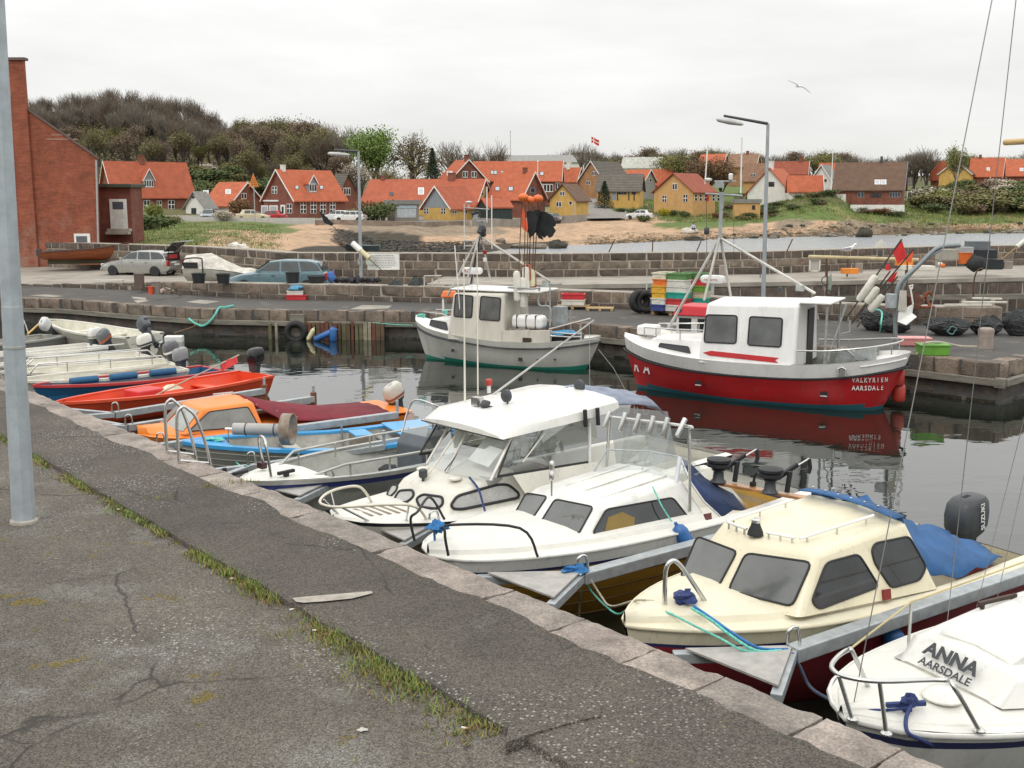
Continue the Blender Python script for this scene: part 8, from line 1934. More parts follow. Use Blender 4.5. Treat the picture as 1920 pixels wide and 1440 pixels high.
  for e,f in((c,1),(d,0)):
   k=(e-t);MB().prism([t+V(0,0,.04)-back*.2,t+k*1.2+V(0,0,.04)-back*.2,t+k*1.2+V(0,0,.16)-back*.2,t+V(0,0,.16)-back*.2],back*(L+.2)).build('dormer_roof',roof or TILE,dm)
   MB().prism([t+V(0,0,.0)-back*.24,t+k*1.22+V(0,0,.0)-back*.24,t+k*1.22+V(0,0,.18)-back*.24,t+V(0,0,.18)-back*.24],back*.05).build('dormer_barge',WHITEP,dm)
  U=lambda u,v:a.lerp(b_,u).lerp(d.lerp(c,u),v)-back*.03
  fr=MB().poly([U(.06,.08),U(.94,.08),U(.94,.98),U(.06,.98)]).build('dormer_window',WHITEP,dm)
  mb=MB()
  for i in range(panes):mb.poly([U(.06+.88*(i+.14)/panes,.18)-back*.02,U(.06+.88*(i+.86)/panes,.18)-back*.02,U(.06+.88*(i+.86)/panes,.9)-back*.02,U(.06+.88*(i+.14)/panes,.9)-back*.02])
  mb.build('dormer_panes',PANE,dm)
  # --- the row along the quay road
h=House('brick house with white eaves, white framed windows and dormer',482,553,634,413,374,321,141,41,'L',BRICK,TILE)
for x in(563,582,600,618):h.win('R',x,377,x+11,400,2,3)
h.win('L',510,349,520,363,2,2);h.win('L',538,382,548,400,2,2);h.win('L',490,385,503,409,1,1,gm=PANES);h.win('L',505,385,521,409,1,1,gm=PANES);h.door('L',526,384,535,411);h.win('L',528,386,533,402,1,1)
MB().box((-h.WL*.75,-.08,(413-377)/14.7),(h.WL*.5,.12,.2)).build('shop_fascia',WHITEP,h.root)
h.dormer(579,344,594,361,330);h.win('S',553,348,560,355,1,1,DKGREY,PANES);h.win('S',599,348,606,355,1,1,DKGREY,PANES);h.chimney(.1,WPL)
h=House('brick house with orange roof and dormer behind the brick building',168,216,337,402,366,305,150,52,'L',BRICK,TILE2)
h.dormer(269,337,289,352,318,panes=4);h.win('R',269,375,281,396,2,2);h.win('R',315,375,327,392,2,2);h.win('R',294,376,303,393,2,2);h.chimney(.45,BRICK,.7,1.2)
h=House('white cottage with orange roof and brick end wall',373,430,478,410,385,344,150,30,'R',WPL,TILE,gwall=None)
MB().prism([V(.03,0,-.5),V(.03,h.WR,-.5),V(.03,h.WR,h.he),V(.03,h.WR/2,h.hr),V(.03,0,h.he)],(-.02,0,0)).build('brick_gable',BRICK,h.root)
h.win('S',381,357,391,366,1,1,WHITEP,PANES);h.win('S',423,355,433,364,1,1,WHITEP,PANES);h.win('R',452,362,462,373,2,1);h.win('R',460,393,477,409,3,1)
h=House('small white gabled outhouse left of the orange roofed cottage',344,384,396,406,388,362,146,22,'L',WPL,SLATE,barge=None);h.win('L',359,390,368,402,2,1,DKGREY);h.win('L',360,368,365,372,1,1,DKGREY)
h=House('brick gabled house with brown roof behind the white eaved one',606,632,671,402,372,328,168,52,'R',BRICK,THATCH,barge=None);h.win('R',640,352,657,366,4,1)
h=House('long yellow house under a wide orange roof',673,893,919,414,378,338,152,15,'R',YEL,TILE2);h.win('S',784,352,795,365,1,1,WHITEP,PANES);h.win('S',730,360,738,367,1,1,DKGREY);h.win('R',901,354,907,366,1,2);h.chimney(.28,BRICK,.9,1.2);h.chimney(.90,BRICK,.6,.8)
h=House('yellow cottage with grey boarded gable on the quay road',790,844,893,416,389,352,138,36,'L',YEL,TILE2,gwall=GWOOD)
for x in(795,827):h.win('L',x,390,x+9,401,2,2)
h.win('R',847,389,856,401,2,2);h.win('R',868,390,876,400,2,2)
h=House('weathered wooden kiosk with glazed front',724,741,783,416,384,376,134,52,'L',OLDW,SLATE,'kiosk','kiosk',.3,None,True)
h.win('R',744,391,780,408,4,1,mat('kiosk frame',(.45,.5,.52),.6),PANES,fr=.1);h.win('R',743,385,781,390,1,1,mat('pale blue fascia',(.5,.6,.66),.6),mat('pale blue fascia2',(.5,.6,.66),.6))
h=House('brick house with orange roof and two skylights in the village centre',915,977,1024,404,372,325,152,34,'R',BRICK,TILE);h.win('S',928,350,938,358,1,1,DKGREY,PANES);h.win('S',953,350,963,358,1,1,DKGREY,PANES);h.win('R',994,352,1003,362,1,1,GWOOD);h.chimney(.25)
h=House('dark green shed with orange roof by the quay road',893,914,961,417,390,374,140,60,'L',DGREEN,TILE2,'shed','shed',.15,None)
h=House('tall brick gabled house with two upper windows',818,843,912,380,340,302,182,62,'R',BRICK,TILE);h.win('R',867,321,877,333,2,1);h.win('R',884,321,894,333,2,1);h.win('S',838,321,848,329,1,1,WHITEP,PANES);h.chimney(.1,BRICK,.7,1.1)
h=House('long orange roofed house behind the village centre',886,1050,1057,368,338,304,192,6,'R',BRICK,TILE);h.win('S',920,320,932,327,2,1,DKGREY,PANES);h.win('S',938,321,945,325,1,1,DKGREY,PANES);h.win('S',1012,322,1020,329,1,1,DKGREY,PANES);h.win('L',1013,345,1037,360,4,1);h.win('L',1041,342,1050,357,2,1)
h=House('small orange roofed house right of the long roof',1047,1080,1095,355,338,316,212,30,'R',BRICK,TILE);h.chimney(.6,WPL,.7,1.4)
h=House('tan brick gabled house with dark thatch like roof',1089,1131,1186,358,337,304,200,42,'L',BRICKT,THATCH);h.win('L',1110,321,1118,329,3,1);h.win('L',1099,339,1107,346,2,1)
h=House('small yellow house with brown roof at the road bend',1032,1080,1106,399,375,347,152,34,'L',YEL,TILEB,barge=None);h.win('L',1050,359,1059,367,2,1);h.win('L',1043,378,1053,388,2,1);h.win('L',1067,377,1073,384,1,1)
h=House('half timbered yellow cottage with dark thatched roof',1121,1199,1214,380,357,328,178,13,'R',YEL,THATCH,barge=None,gwall=DGREEN);TIM=mat('black timber',(.02,.018,.016),.8)
for x in(1122,1140,1157,1178,1188):h.win('L',x,358,x+2,376,1,1,TIM,TIM,'timber_stud')
h.win('L',1159,357,1175,365,3,1,GWOOD);h.win('L',1184,357,1193,365,2,1,GWOOD);h.door('L',1147,357,1156,375,GWOOD)
h=House('grey gabled house with orange roof behind the thatched cottage',1168,1206,1233,362,340,320,206,36,'R',mat('grey plaster',(.36,.35,.32),.9),TILE);h.win('R',1217,335,1222,341,1,1)
h=House('orange roofed house just behind the orange yellow one',1224,1258,1272,358,345,319,212,22,'R',YEL2,TILE)
h=House('orange yellow house with arched white windows and red roof',1233,1299,1352,392,360,327,166,40,'L',YEL2,TILER,barge=None);h.win('L',1261,344,1270,356,2,1);h.win('L',1242,366,1250,379,2,2);h.win('L',1281,364,1290,379,2,2);h.door('L',1261,366,1268,380,YEL2)
for x in(1302,1311,1320,1335,1344):h.win('R',x,364,x+5,377,1,2)
h=House('low pale yellow hut with flat grey roof',1376,1425,1435,402,381,374,158,12,'R',YEL2,SLATE,'hut','hut',.2,None,True);h.win('L',1410,385,1416,393,1,1,TIM)
h=House('white gabled house with orange roof above the dune',1410,1481,1526,372,361,317,182,30,'L',WPL,TILE,barge=None);h.win('L',1441,341,1452,350,2,1,TIM);h.chimney(.12,WPL,.7,1.5)
h=House('low orange roofed wing of the white house',1482,1540,1547,368,357,331,177,9,'R',WPL,TILE)
h=House('large brown roofed house with dark boarded gable',1576,1690,1723,394,354,306,166,22,'R',BRICK,TILEB,barge=mat('blue grey barge',(.25,.29,.32),.6),gwall=DBLUE);h.win('S',1640,337,1650,346,1,1,WHITEP,PANES);h.win('S',1651,337,1662,346,1,1,WHITEP,PANES);h.win('R',1700,333,1711,348,1,1,DKGREY,PANES);h.win('R',1700,359,1710,372,1,1);h.win('L',1608,360,1620,370,2,1,GWOOD);h.win('L',1632,362,1652,370,3,1,TIM);h.win('L',1668,360,1688,370,4,1,GWOOD);h.chimney(.35,DKGREY,.35,1.2)
tag(MB().prism([PY(1595,397,163),PY(1696,397,163),PY(1696,384,163),PY(1595,384,163)],(0,.3,0)).build('garden_wall',WPL),'low white garden wall below the brown roofed house','wall')
tag(MB().prism([PY(1556,372,166),PY(1586,382,165),PY(1586,364,165),PY(1556,364,166)],(0,.3,0)).build('garden_wall',WPL),'short white wall left of the brown roofed house','wall')
h=House('white gabled house with grey roof left of the brown roof',1525,1562,1582,368,345,311,192,42,'L',WPL,SLATE);h.win('L',1545,335,1551,342,1,1)
h=House('orange roofed house behind the grey white gable',1540,1578,1590,345,334,307,215,25,'R',BRICK,TILE)
h=House('orange hipped house beside the yellow gable at right',1750,1770,1778,340,329,304,232,32,'R',BRICK,TILE2)
h=House('yellow gabled house behind the poplar at right',1772,1820,1836,340,326,303,226,32,'L',YEL,TILEB);h.win('L',1793,315,1800,323,2,1)
h=House('orange roofed brick house with pointed gable near the right edge',1828,1876,1900,348,329,297,226,28,'R',BRICK,TILE);h.win('R',1884,315,1891,323,2,1);h.win('S',1850,314,1856,320,1,1,WHITEP,PANES);h.win('R',1880,333,1888,341,2,1);h.chimney(.75)
h=House('orange roofed house cut by the right edge',1892,1975,1995,348,329,299,229,16,'R',BRICK,TILE);h.win('S',1912,315,1919,321,1,1,WHITEP,PANES);h.chimney(.4)
House('pale roofed farm building behind the village',1196,1236,1244,326,312,296,262,22,'R',WPL,PALER,'barn','barn');House('pale roofed farm building beside the other pale roof',1168,1202,1212,324,313,296,268,22,'R',WPL,PALER,'barn','barn')
House('long grey roofed barn on the ridge behind the village',940,1098,1116,318,305,290,285,8,'R',WPL,SLATE,'barn','barn');House('short grey roofed barn at the left end of the long one',918,945,975,316,304,291,290,35,'L',WPL,SLATE,'barn','barn')
h=House('tan roofed house among the bare trees',1370,1415,1432,335,311,290,234,28,'R',BRICKT,TILET);h.chimney(.4)
House('orange roof glimpsed behind the reddish trees',1312,1352,1376,330,311,290,240,25,'R',BRICKT,TILE);h=House('low tan and orange roof before the tan house',1398,1440,1452,350,335,308,215,25,'R',YEL2,TILET);h.win('L',1408,325,1416,331,3,1)
h=House('brown red roofed house behind the white gabled one',1452,1512,1524,338,325,304,212,18,'R',WPL,TILER);h.chimney(.2,BRICK,.6,1.3)
# --- the tall brick building at the left
def big_building():
 d=60.;B=PY(188,494,d);t=thing('brick_building','tall old red brick building with sloping roof edge at the left','building',B)
 L=lambda x,y,dd=0.:PY(x,y,d+dd)-B
 wall=[L(-420,494),L(188,494),L(183.5,297),L(25,187),L(-110,95),L(-420,300)]
 wall=[V(p.x,0,p.z)for p in wall];wall[0].z=wall[1].z=-.6
 MB().prism(wall,(-6.0,12,0)).build('wall',BRICKB,t)
 a,b_=wall[2],wall[4]
 k=(b_-a).normalized();e0=a-k*.12
 MB().prism([e0+V(0,-.10,.0),b_+V(0,-.10,.0),b_+V(0,-.10,.13),e0+V(0,-.10,.13)],(-6.1,12.2,0)).build('roof',mat('dark roof edge',(.14,.10,.09),.8),t)
 p0,p1=V(L(9,0).x,0,0),V(L(38,0).x,0,0);zt=L(20,113).z
 MB().box(((p0.x+p1.x)/2,-.06,(zt-.6)/2),(p1.x-p0.x,.22,zt+.6)).build('chimney_breast',BRICKB,t)
 MB().box(((p0.x+p1.x)/2+.05,-.05,zt+.05),(p1.x-p0.x+.12,.5,.14)).build('chimney_cap',mat('dark roof edge',(.14,.10,.09)),t)
 w0,w1=L(141,467),L(169,438)
 f=MB().box(((w0.x+w1.x)/2,-.01,(w0.z+w1.z)/2),(w1.x-w0.x,.1,w1.z-w0.z)).build('window',WHITEP,t)
 MB().box(((w0.x+w1.x)/2-.02,-.064,(w0.z+w1.z)/2),((w1.x-w0.x)*.68,.02,(w1.z-w0.z)*.68)).build('pane',mat('grey pane',(.12,.13,.14),.1,ior=1.6),f)
 MB().box(((w0.x+w1.x)/2,-.06,w0.z-.06),(w1.x-w0.x+.1,.16,.08)).build('sill',CONC,f)
 MB().tube([V(wall[2].x-.05,-.14,wall[2].z-.1),V(wall[1].x-.05,-.14,-.3)],.05,8).build('downpipe',GALV,t)
 for zz,x0,x1 in((L(0,253).z,80,115),(L(0,261).z,70,128)):MB().box(((L(x0,0).x+L(x1,0).x)/2,-.004,zz),(L(x1,0).x-L(x0,0).x,.03,.05)).build('lime_streak',mat('lime streak',(.42,.28,.22),.9),t)
 d2=64.;B2=PY(186,437,d2);s=d2/2072.
 an=thing('brick_annex','small flat roofed brick annex with white door','building',B2)
 W_,H_=63*s,(437-352)*s
 MB().box((W_/2-1.5,1.0,H_/2-.8),(W_+3,2.0,H_+1.6)).build('wall',brick_mat('annex brick',(.20,.06,.04),(.16,.05,.035),(.16,.09,.07)),an)
 MB().box((W_/2-1.5,.95,H_+.08),(W_+3.3,2.5,.2)).build('roof',mat('dark green fascia',(.05,.06,.045),.7),an,bevel=.02)
 dr=MB().box(((225-186)*s,-.02,(437-402)*s),(32*s,.12,56*s)).build('door',mat('white door',(.72,.73,.70),.5),an,bevel=.02)
 for yc,hh,m in((386,14,mat('door pane',(.09,.11,.15),.1,ior=1.6)),(403,16,mat('door panel',(.66,.67,.64),.5)),(422,15,mat('door panel',(.66,.67,.64)))):MB().box(((225-186)*s,-.085,(437-yc)*s),(20*s,.02,hh*s)).build('door_panel',m,dr)
 for k in range(2):MB().box(((228-186)*s,-.3-.25*k,.18-.16*k),(42*s,.5,.16)).build('step',CONC,an,bevel=.02)
 return t
big_building()
# --- walls along the road, marker sign, poles, flag
def low_wall(label,pts,h_,th,m):
 mb=MB();rings=[]
 for x,d in pts:q_=on_land(x,d);rings.append([V(q_.x,q_.y,q_.z-.5),V(q_.x,q_.y+th,q_.z-.5),V(q_.x,q_.y+th,q_.z+h_),V(q_.x,q_.y,q_.z+h_)])
 tag(mb.loft(rings).build('sea_wall',m),label,'wall')
low_wall('low rough stone wall along the quay road edge',[(590,117),(650,119),(720,119),(800,121),(880,122)],.55,.6,mat('rough wall stone',(.24,.19,.15),.9,0,.35,1.2,bump=.8,bs=4))
low_wall('grey concrete sea wall below the village road',[(885,122),(960,128),(1030,138),(1100,146)],.9,.4,mat('sea wall concrete',(.27,.25,.22),.9,0,.2,.8))
low_wall('pale low wall in front of the white cottage',[(340,128),(400,128),(500,129),(590,130)],.45,.25,mat('pale wall',(.5,.48,.43),.9))
p=on_land(478,128);sg=thing('beacon_sign','orange triangular slatted beacon on a pole by the road','sign',p)
s=128/2074.;top=(p.z-PY(478,327,128).z)*-1
MB().tube([(0,0,0),(0,0,top+.1)],.06,8).build('pole',GALVD,sg)
for k in range(6):
 w_=(.2+k*.28);MB().box((0,-.08,top-.1-k*.24),(w_*.62,.05,.15)).build('slat',mat('beacon orange',(.75,.22,.03),.5),sg)
for sg_ in(-1,1):MB().bar((0,-.06,top),(sg_*.55,-.06,top-1.45),.05,.08).build('edge',mat('beacon orange',(.75,.22,.03)),sg)
def pole(label,px,y0,d,r=.06,m=WHITEP,name='flag_pole',flag=None):
 q_=on_land(px,d);T=PY(px,y0,d);t=thing(name,label,'flagpole',q_)
 H=T.z-q_.z;MB().tube([(0,0,-.3),(0,0,H)],[r,r*.6],8).build('pole',m,t);MB().blob((0,0,H),(r*1.5,)*3,1,8,5,.0).build('knob',m,t)
 if flag:
  fl=MB();n=8
  def fp(u,v):return V(u*1.9,.12*math.sin(u*7),H-.2-v*1.35-u*.75+.1*math.sin(u*6))
  for i in range(n):
   for j,(v0,v1)in enumerate(((0,.42),(.42,.58),(.58,1))):
    u0,u1=i/n,(i+1)/n;fl.add([fp(u0,v0),fp(u1,v0),fp(u1,v1),fp(u0,v1)],[(0,1,2,3)],1 if(j==1 or i==2)else 0)
  fl.build('flag',[FLAGR,WHITEP],t)
pole('white flagpole before the long orange roof',1008,303,175,.09);pole('tall thin mast behind the village roofs',957,246,290,.10,GALVD);pole('white flagpole beside the brown roofed house',1556,287,165,.09);pole('flagpole flying a small red and white flag',1107,255,270,.07,WHITEP,'flag_pole',True)
for px,d,y0,l_ in((1078,146,378,'pale post at the road bend by the yellow house'),(1173,149,396,'pale post at the roadside by the beach')):
 q_=on_land(px,d);T=PY(px,y0,d);tag(MB().tube([q_,V(q_.x,q_.y,T.z)],.06,6).build('road_post',GALV),l_,'post')
pts=[(1100,418,147),(1180,412,151),(1150,396,166),(1136,384,180),(1128,372,192),(1104,372,192),(1102,384,178),(1096,396,163)]
vs=[on_land(x,d)for x,y,d in pts];tag(MB().poly([v+V(0,0,.35)for v in vs]).build('village_road',mat('pale road asphalt',(.22,.205,.185),.9,0,.12,1)),kind='structure')
# ================================================================= VEGETATION, ROCKS
def tree_proto(seed,kind):
 """trunk mesh (bole and limbs) and crown mesh (branches, twigs, leaves) for a tree about 10 m high"""
 r=random.Random(seed);tr=MB();cr=MB()
 def seg(mb,a,b_,ra,rb,n):mb.tube([a,b_],[ra,rb],n)
 leafpts=[]
 def grow(p,d,L,rad,lev):
  n=3 if lev<2 else 2;q_=p;dd=d.copy()
  for k in range(n):
   nd=(dd+V(r.uniform(-.16,.16),r.uniform(-.16,.16),r.uniform(.0,.16)if kind!='weep' or lev<2 else r.uniform(-.4,-.1))).normalized()
   e=q_+nd*(L/n);seg(tr if lev<3 else cr,q_,e,rad*(1-.25*k/n),rad*(1-.25*(k+1)/n),6 if lev<1 else(4 if lev<3 else 3));q_=e;dd=nd
   if lev>=3:leafpts.append(e)
  if lev>=5 or rad<.014:leafpts.append(q_);return
  kids=(r.randint(3,4)if lev==0 else r.randint(2,4))if lev<4 else 2
  for _ in range(kids):
   a=r.uniform(0,6.283);sp=r.uniform(.28,.62)if lev>0 else r.uniform(.22,.5)
   side=V(math.cos(a),math.sin(a),0);nd=(dd*math.cos(sp)+side*math.sin(sp)+V(0,0,.10)).normalized()
   grow(q_ if _ else q_,nd,L*r.uniform(.74,.98),rad*r.uniform(.52,.68),lev+1)
  if lev<3:
   grow(q_,(dd+V(r.uniform(-.1,.1),r.uniform(-.1,.1),.05)).normalized(),L*.75,rad*.7,lev+1)
 if kind=='shrub':
  for k in range(7):
   a=k*.9;grow(V(.2*math.cos(a),.2*math.sin(a),0),V(math.cos(a)*.5,math.sin(a)*.5,1).normalized(),.9,.07,2)
 else:grow(V(0,0,-.3),V(0,0,1),1.7 if kind!='tall' else 2.1,.22,0)
 zs=max(v[2]for v in cr.v)if cr.v else 1
 f=10./zs
 return tr,cr,leafpts,f
def leaves(mb,pts,n,size,r,spread,mi=0,droop=0.):
 for _ in range(n):
  p=r.choice(pts)+V(r.gauss(0,spread),r.gauss(0,spread),r.gauss(0,spread*.8)-droop*abs(r.gauss(0,1)))
  a=V(r.uniform(-1,1),r.uniform(-1,1),r.uniform(-1,1)).normalized();b_=a.orthogonal().normalized();b_=Matrix.Rotation(r.uniform(0,6.3),3,a)@b_;c=a.cross(b_)
  s=size*r.uniform(.6,1.3);mb.add([p-b_*s,p+c*s*.7,p+b_*s,p-c*s*.7],[(0,1,2,3)],mi)
BARK=mat('bark',(.085,.072,.058),.9,0,.25,3);BARKP=mat('pale bark',(.17,.15,.12),.9,0,.25,3);TWIG=mat('brown twigs',(.15,.115,.085),.9,0,.25,1);TWIGG=mat('grey twigs',(.18,.155,.125),.9,0,.2,1)
LEAF={'fresh':mat('fresh green leaves',(.17,.26,.06),.7,0,.3,.8),'olive':mat('olive buds',(.19,.175,.07),.8,0,.3,.8),'brown':mat('brown buds',(.20,.145,.095),.85,0,.3,.8),'blossom':mat('pale blossom',(.50,.44,.36),.8,0,.2,.8),'dark':mat('dark conifer',(.025,.045,.02),.85,0,.3,.8),'green':mat('shrub green',(.095,.125,.04),.8,0,.35,.8),'yellow':mat('yellow blossom',(.45,.36,.03),.8,0,.2,1),'ygreen':mat('yellow green leaves',(.20,.21,.05),.8,0,.25,.8),'rust':mat('rusty leaves',(.20,.11,.05),.85,0,.3,.8)}
PROTO={}
def proto(key,seed,kind,bark,twig,leaf=None,n=0,size=.2,spread=.3,droop=0.):
 tr,cr,pts,f=tree_proto(seed,kind);r=random.Random(seed)
 mats=[twig]
 if leaf:mats.append(LEAF[leaf]);leaves(cr,pts,n,size/f,r,spread/f,1,droop)
 for mb in(tr,cr):mb.v=[(x*f,y*f,z*f)for x,y,z in mb.v]
 PROTO[key]=(tr.mesh('trunk',bark)if tr.v else None,cr.mesh('crown',mats))
for k in range(5):proto('bare%d'%k,40+k,'tall' if k%2 else 'tree',BARK,TWIG if k%2 else TWIGG,'brown' if k%2 else 'olive',350,.06,.35)
for k in range(3):proto('bud%d'%k,60+k,'tree',BARK,TWIG,('olive','brown','ygreen')[k],2600,.15,.55)
proto('fresh',71,'tree',BARK,TWIG,'fresh',9000,.17,.75);proto('weep',72,'weep',BARK,TWIG,'olive',3200,.13,.35,.5);proto('rusty',73,'tree',BARK,TWIG,'rust',3500,.16,.6);proto('poplar',74,'tall',BARKP,TWIGG,'ygreen',3200,.15,.5);proto('blossom',75,'tree',BARK,TWIG,'blossom',2200,.15,.5)
for k,lf in enumerate(('green','olive','brown','blossom','yellow','ygreen','rust')):proto('shrub_'+lf,80+k,'shrub',BARK,TWIG,lf,1900,.55,1.1)
def conifer():
 tr=MB().tube([(0,0,-.2),(0,0,10)],[.16,.03],6);cr=MB();r=random.Random(9)
 for i in range(26):
  z=1.6+i*.32;L=(10.2-z)*.30
  for k in range(7):
   a=k*.9+i*.5;d=V(math.cos(a),math.sin(a),-.18)
   cr.tube([(0,0,z),d*L+V(0,0,z)],[.04,.012],3)
   for s in(.35,.6,.8,1.):
    p=d*L*s+V(0,0,z)
    for _ in range(4):leaves(cr,[p],1,.16,r,.1,1)
 PROTO['conifer']=(tr.mesh('trunk',BARK),cr.mesh('crown',[TWIG,LEAF['dark']]))
conifer()
def plant(key,px,d,h,label,cat='tree',group=None,name='tree',wide=1.,rot=None,sink=.25,ybase=None):
 q_=on_land(px,d)if ybase is None else PY(px,ybase,d);r=random.Random(int(px*7+d));s=h/10.
 t=thing(name,label,cat,q_-V(0,0,sink),r.uniform(0,6.3)if rot is None else rot,group)
 tr,cr=PROTO[key]
 if tr:inst(tr,'trunk' if cat=='tree' else 'stem',(0,0,0),(0,0,0),(s*wide,s*wide,s),t)
 inst(cr,'crown' if cat=='tree' else 'foliage',(0,0,0),(0,0,0),(s*wide,s*wide,s),t)
r=random.Random(21)
G1='bare trees of the wood on the hill'
def top_y(px):return lin([(-60,180),(30,165),(110,178),(190,160),(240,155),(310,172),(370,180),(410,200),(430,222),(480,222),(540,220),(600,226),(640,228)],px)
for i in range(130):
 px=-50+(i%65)*10.7+r.uniform(-6,6);back=i<65
 d=r.uniform(240,262)if back else r.uniform(205,240)
 g=on_land(px,d);T=PY(px,top_y(px)+(r.uniform(-4,10)if back else r.uniform(8,34)),d);h_=max(6,T.z-g.z)
 left=px<425
 key=('bare%d'%r.randrange(5))if(left or r.random()<.45)else 'bud%d'%r.randrange(2)
 plant(key,px,d,h_,'leafless grey brown tree of the wood covering the hill' if key[:4]=='bare' else 'olive budding tree of the wood covering the hill',group=G1,wide=.8 if left else.95)
for i in range(34):
 px=60+i*16+r.uniform(-6,6);d=r.uniform(182,212);k=r.choice(('bud0','bud1','bud0','bud2','bare1'))
 plant(k,px,d,r.uniform(4.5,7.5),'small budding tree on the wooded slope above the houses',group='small trees on the slope',wide=1.0)
for px,d,yt,key,label,w_ in((709,188,244,'fresh','bright fresh green tree above the village roofs',.86),(768,190,238,'weep','tall weeping tree with brownish hanging twigs',.72),(657,205,229,'bare0','bare spreading tree left of the bright green tree',.95),(608,205,240,'bare3','bare tree with pale twigs above the brown roof',.8),(853,215,258,'bare2','bare round headed tree behind the tall brick gable',1.1),(893,225,264,'bare4','small bare tree right of the round headed one',.9),(924,222,253,'bare1','taller bare tree by the grey barns',.9),(680,178,300,'blossom','pale blossoming tree below the bright green tree',1.),(730,172,312,'bud0','olive budding tree right below the bright green tree',1.2),(640,182,288,'bud1','brown budding tree behind the thatched brick gable',1.1),(812,176,272,'conifer','dark slender conifer behind the long orange roof',.8),(1088,235,262,'bare2','lone bare tree beside the flagpole',.9),(1275,215,286,'bud2','round olive green tree above the orange yellow house',1.35),(1322,205,288,'rusty','reddish brown tree right of the round olive one',1.2),(1352,208,296,'rusty','second reddish brown tree before the tan house',1.1),(1300,208,300,'bud1','brown budding tree between the olive and reddish ones',1.1),(1710,235,268,'bare4','large bare tree above the brown roof ridge',1.25),(1738,232,274,'bare0','second large bare tree right of the brown roof',1.1),(1790,205,268,'poplar','yellow green young poplar before the yellow gable',.62),(1540,222,286,'bud2','green budding tree behind the white and grey gables',.9),(1133,172,335,'conifer','small dark conifer before the thatched cottage',1.3),(345,160,380,'rusty','small reddish tree in front of the outhouse',.9)):
 g=on_land(px,d);plant(key,px,d,max(2.5,PY(px,yt,d).z-g.z),label,wide=w_)
for i in range(58):
 px=1040+i*15.6+r.uniform(-6,6);d=r.uniform(300,380);yt=lin([(1040,280),(1150,282),(1250,280),(1320,278),(1400,284),(1500,285),(1600,288),(1700,290),(1800,292),(1950,284)],px)+r.uniform(-6,9)
 g=on_land(px,d);k=r.choice(('bare0','bare2','bare4','bud1','bud0','bare1'));plant(k,px,d,max(4,PY(px,yt,d).z-g.z),'far leafless tree in the shelter belt on the skyline',group='shelter belt trees on the skyline',wide=1.35)
for i in range(14):
 px=950+i*22+r.uniform(-8,8);d=r.uniform(310,360);g=on_land(px,d);plant('bud0',px,d,max(3,PY(px,296+r.uniform(-4,6),d).z-g.z),'far olive tree on the ridge behind the barns',group='olive trees on the ridge',wide=1.6)
SH='shrubs among the houses'
n=0
for px,d,h_,key,w_,label in((275,92,2.2,'green',1.9,'dense green hedge bush beside the brick annex'),(300,98,2.0,'green',1.9,'green hedge bush right of the annex hedge'),(318,106,1.6,'olive',1.8,'olive bush at the end of the annex hedge'),(290,126,3.2,'ygreen',1.0,'yellow green young tree before the brick house windows'),(390,196,3.6,'blossom',1.4,'white blossoming shrub high on the slope'),(420,127,2.2,'blossom',1.4,'pale flowering bush between the parked cars'),(450,142,3.6,'rust',1.2,'purplish bare shrub before the cottage gable'),(700,133,3.8,'rust',1.5,'dark tangled shrub beside the kiosk'),(715,131,3.6,'green',1.4,'dark green bush against the kiosk wall'),(1205,150,1.6,'green',1.7,'roadside bush before the white car'),(1245,163,2.0,'yellow',1.2,'yellow flowering bush by the orange yellow house'),(1262,164,1.8,'green',1.2,'dark green ball bush by the orange yellow house'),(1282,162,1.9,'green',1.3,'second dark green ball bush by the orange yellow house'),(1340,161,1.6,'yellow',1.2,'yellow flowering bush right of the orange yellow house'),(1165,170,1.2,'green',2.0,'low hedge before the thatched cottage'),(1185,169,1.2,'green',2.0,'low hedge right of the other one by the thatched cottage'),(1205,162,1.8,'green',1.2,'round bush below the thatched cottage garden'),(1345,160,1.8,'rust',1.4,'brown bush by the pale hut'),(1650,163,1.8,'rust',2.4,'brown green hedge above the white garden wall'),(1615,164,1.8,'green',2.2,'green hedge above the white garden wall'),(1680,163,1.7,'green',2.2,'hedge end by the dark gable of the brown roofed house')):
 plant('shrub_'+key,px,d,h_*.62,label,'shrub',None,'shrub',w_*.9)
r=random.Random(33)
for i in range(46):
 px=r.uniform(345,640);d=r.uniform(163,200);plant('shrub_'+r.choice(('green','olive','brown','olive','ygreen','green')),px,d,r.uniform(1.0,2.6),'shrub in the thicket on the slope above the houses','shrub','shrubs in the thicket on the slope','shrub',r.uniform(1.3,2.0))
for i in range(84):
 px=r.uniform(1722,1960);d=r.uniform(172,224);plant('shrub_'+r.choice(('green','olive','olive','brown','ygreen','green','olive','olive','brown','blossom')),px,d,r.uniform(1.2,2.7),'shrub in the scrub on the right shore slope','shrub','shrubs in the scrub at right','shrub',r.uniform(1.4,2.2))
for i in range(40):
 px=r.choice((r.uniform(1350,1470),r.uniform(1480,1640),r.uniform(1380,1450)));d=r.uniform(156,178);plant('shrub_'+r.choice(('green','olive','brown','green')),px,d,r.uniform(.5,1.1),'low shrub on the dune below the white house','shrub','low shrubs on the dune','shrub',r.uniform(1.6,2.6))
for i in range(24):
 px=r.uniform(1390,1560);d=r.uniform(185,205);plant('shrub_'+r.choice(('green','olive','rust','brown')),px,d,r.uniform(1.2,2.2),'shrub in the gardens behind the pale hut','shrub','garden shrubs behind the hut','shrub',r.uniform(1.2,1.8))
for i in range(62):
 px=-40+i*11.5+r.uniform(-5,5);plant('shrub_'+r.choice(('brown','olive','brown','rust')),px,r.uniform(244,262),r.uniform(2.2,3.6),'brown shrub filling the wood floor along the hill crest','shrub','shrubs along the hill crest','shrub',r.uniform(1.2,1.7))
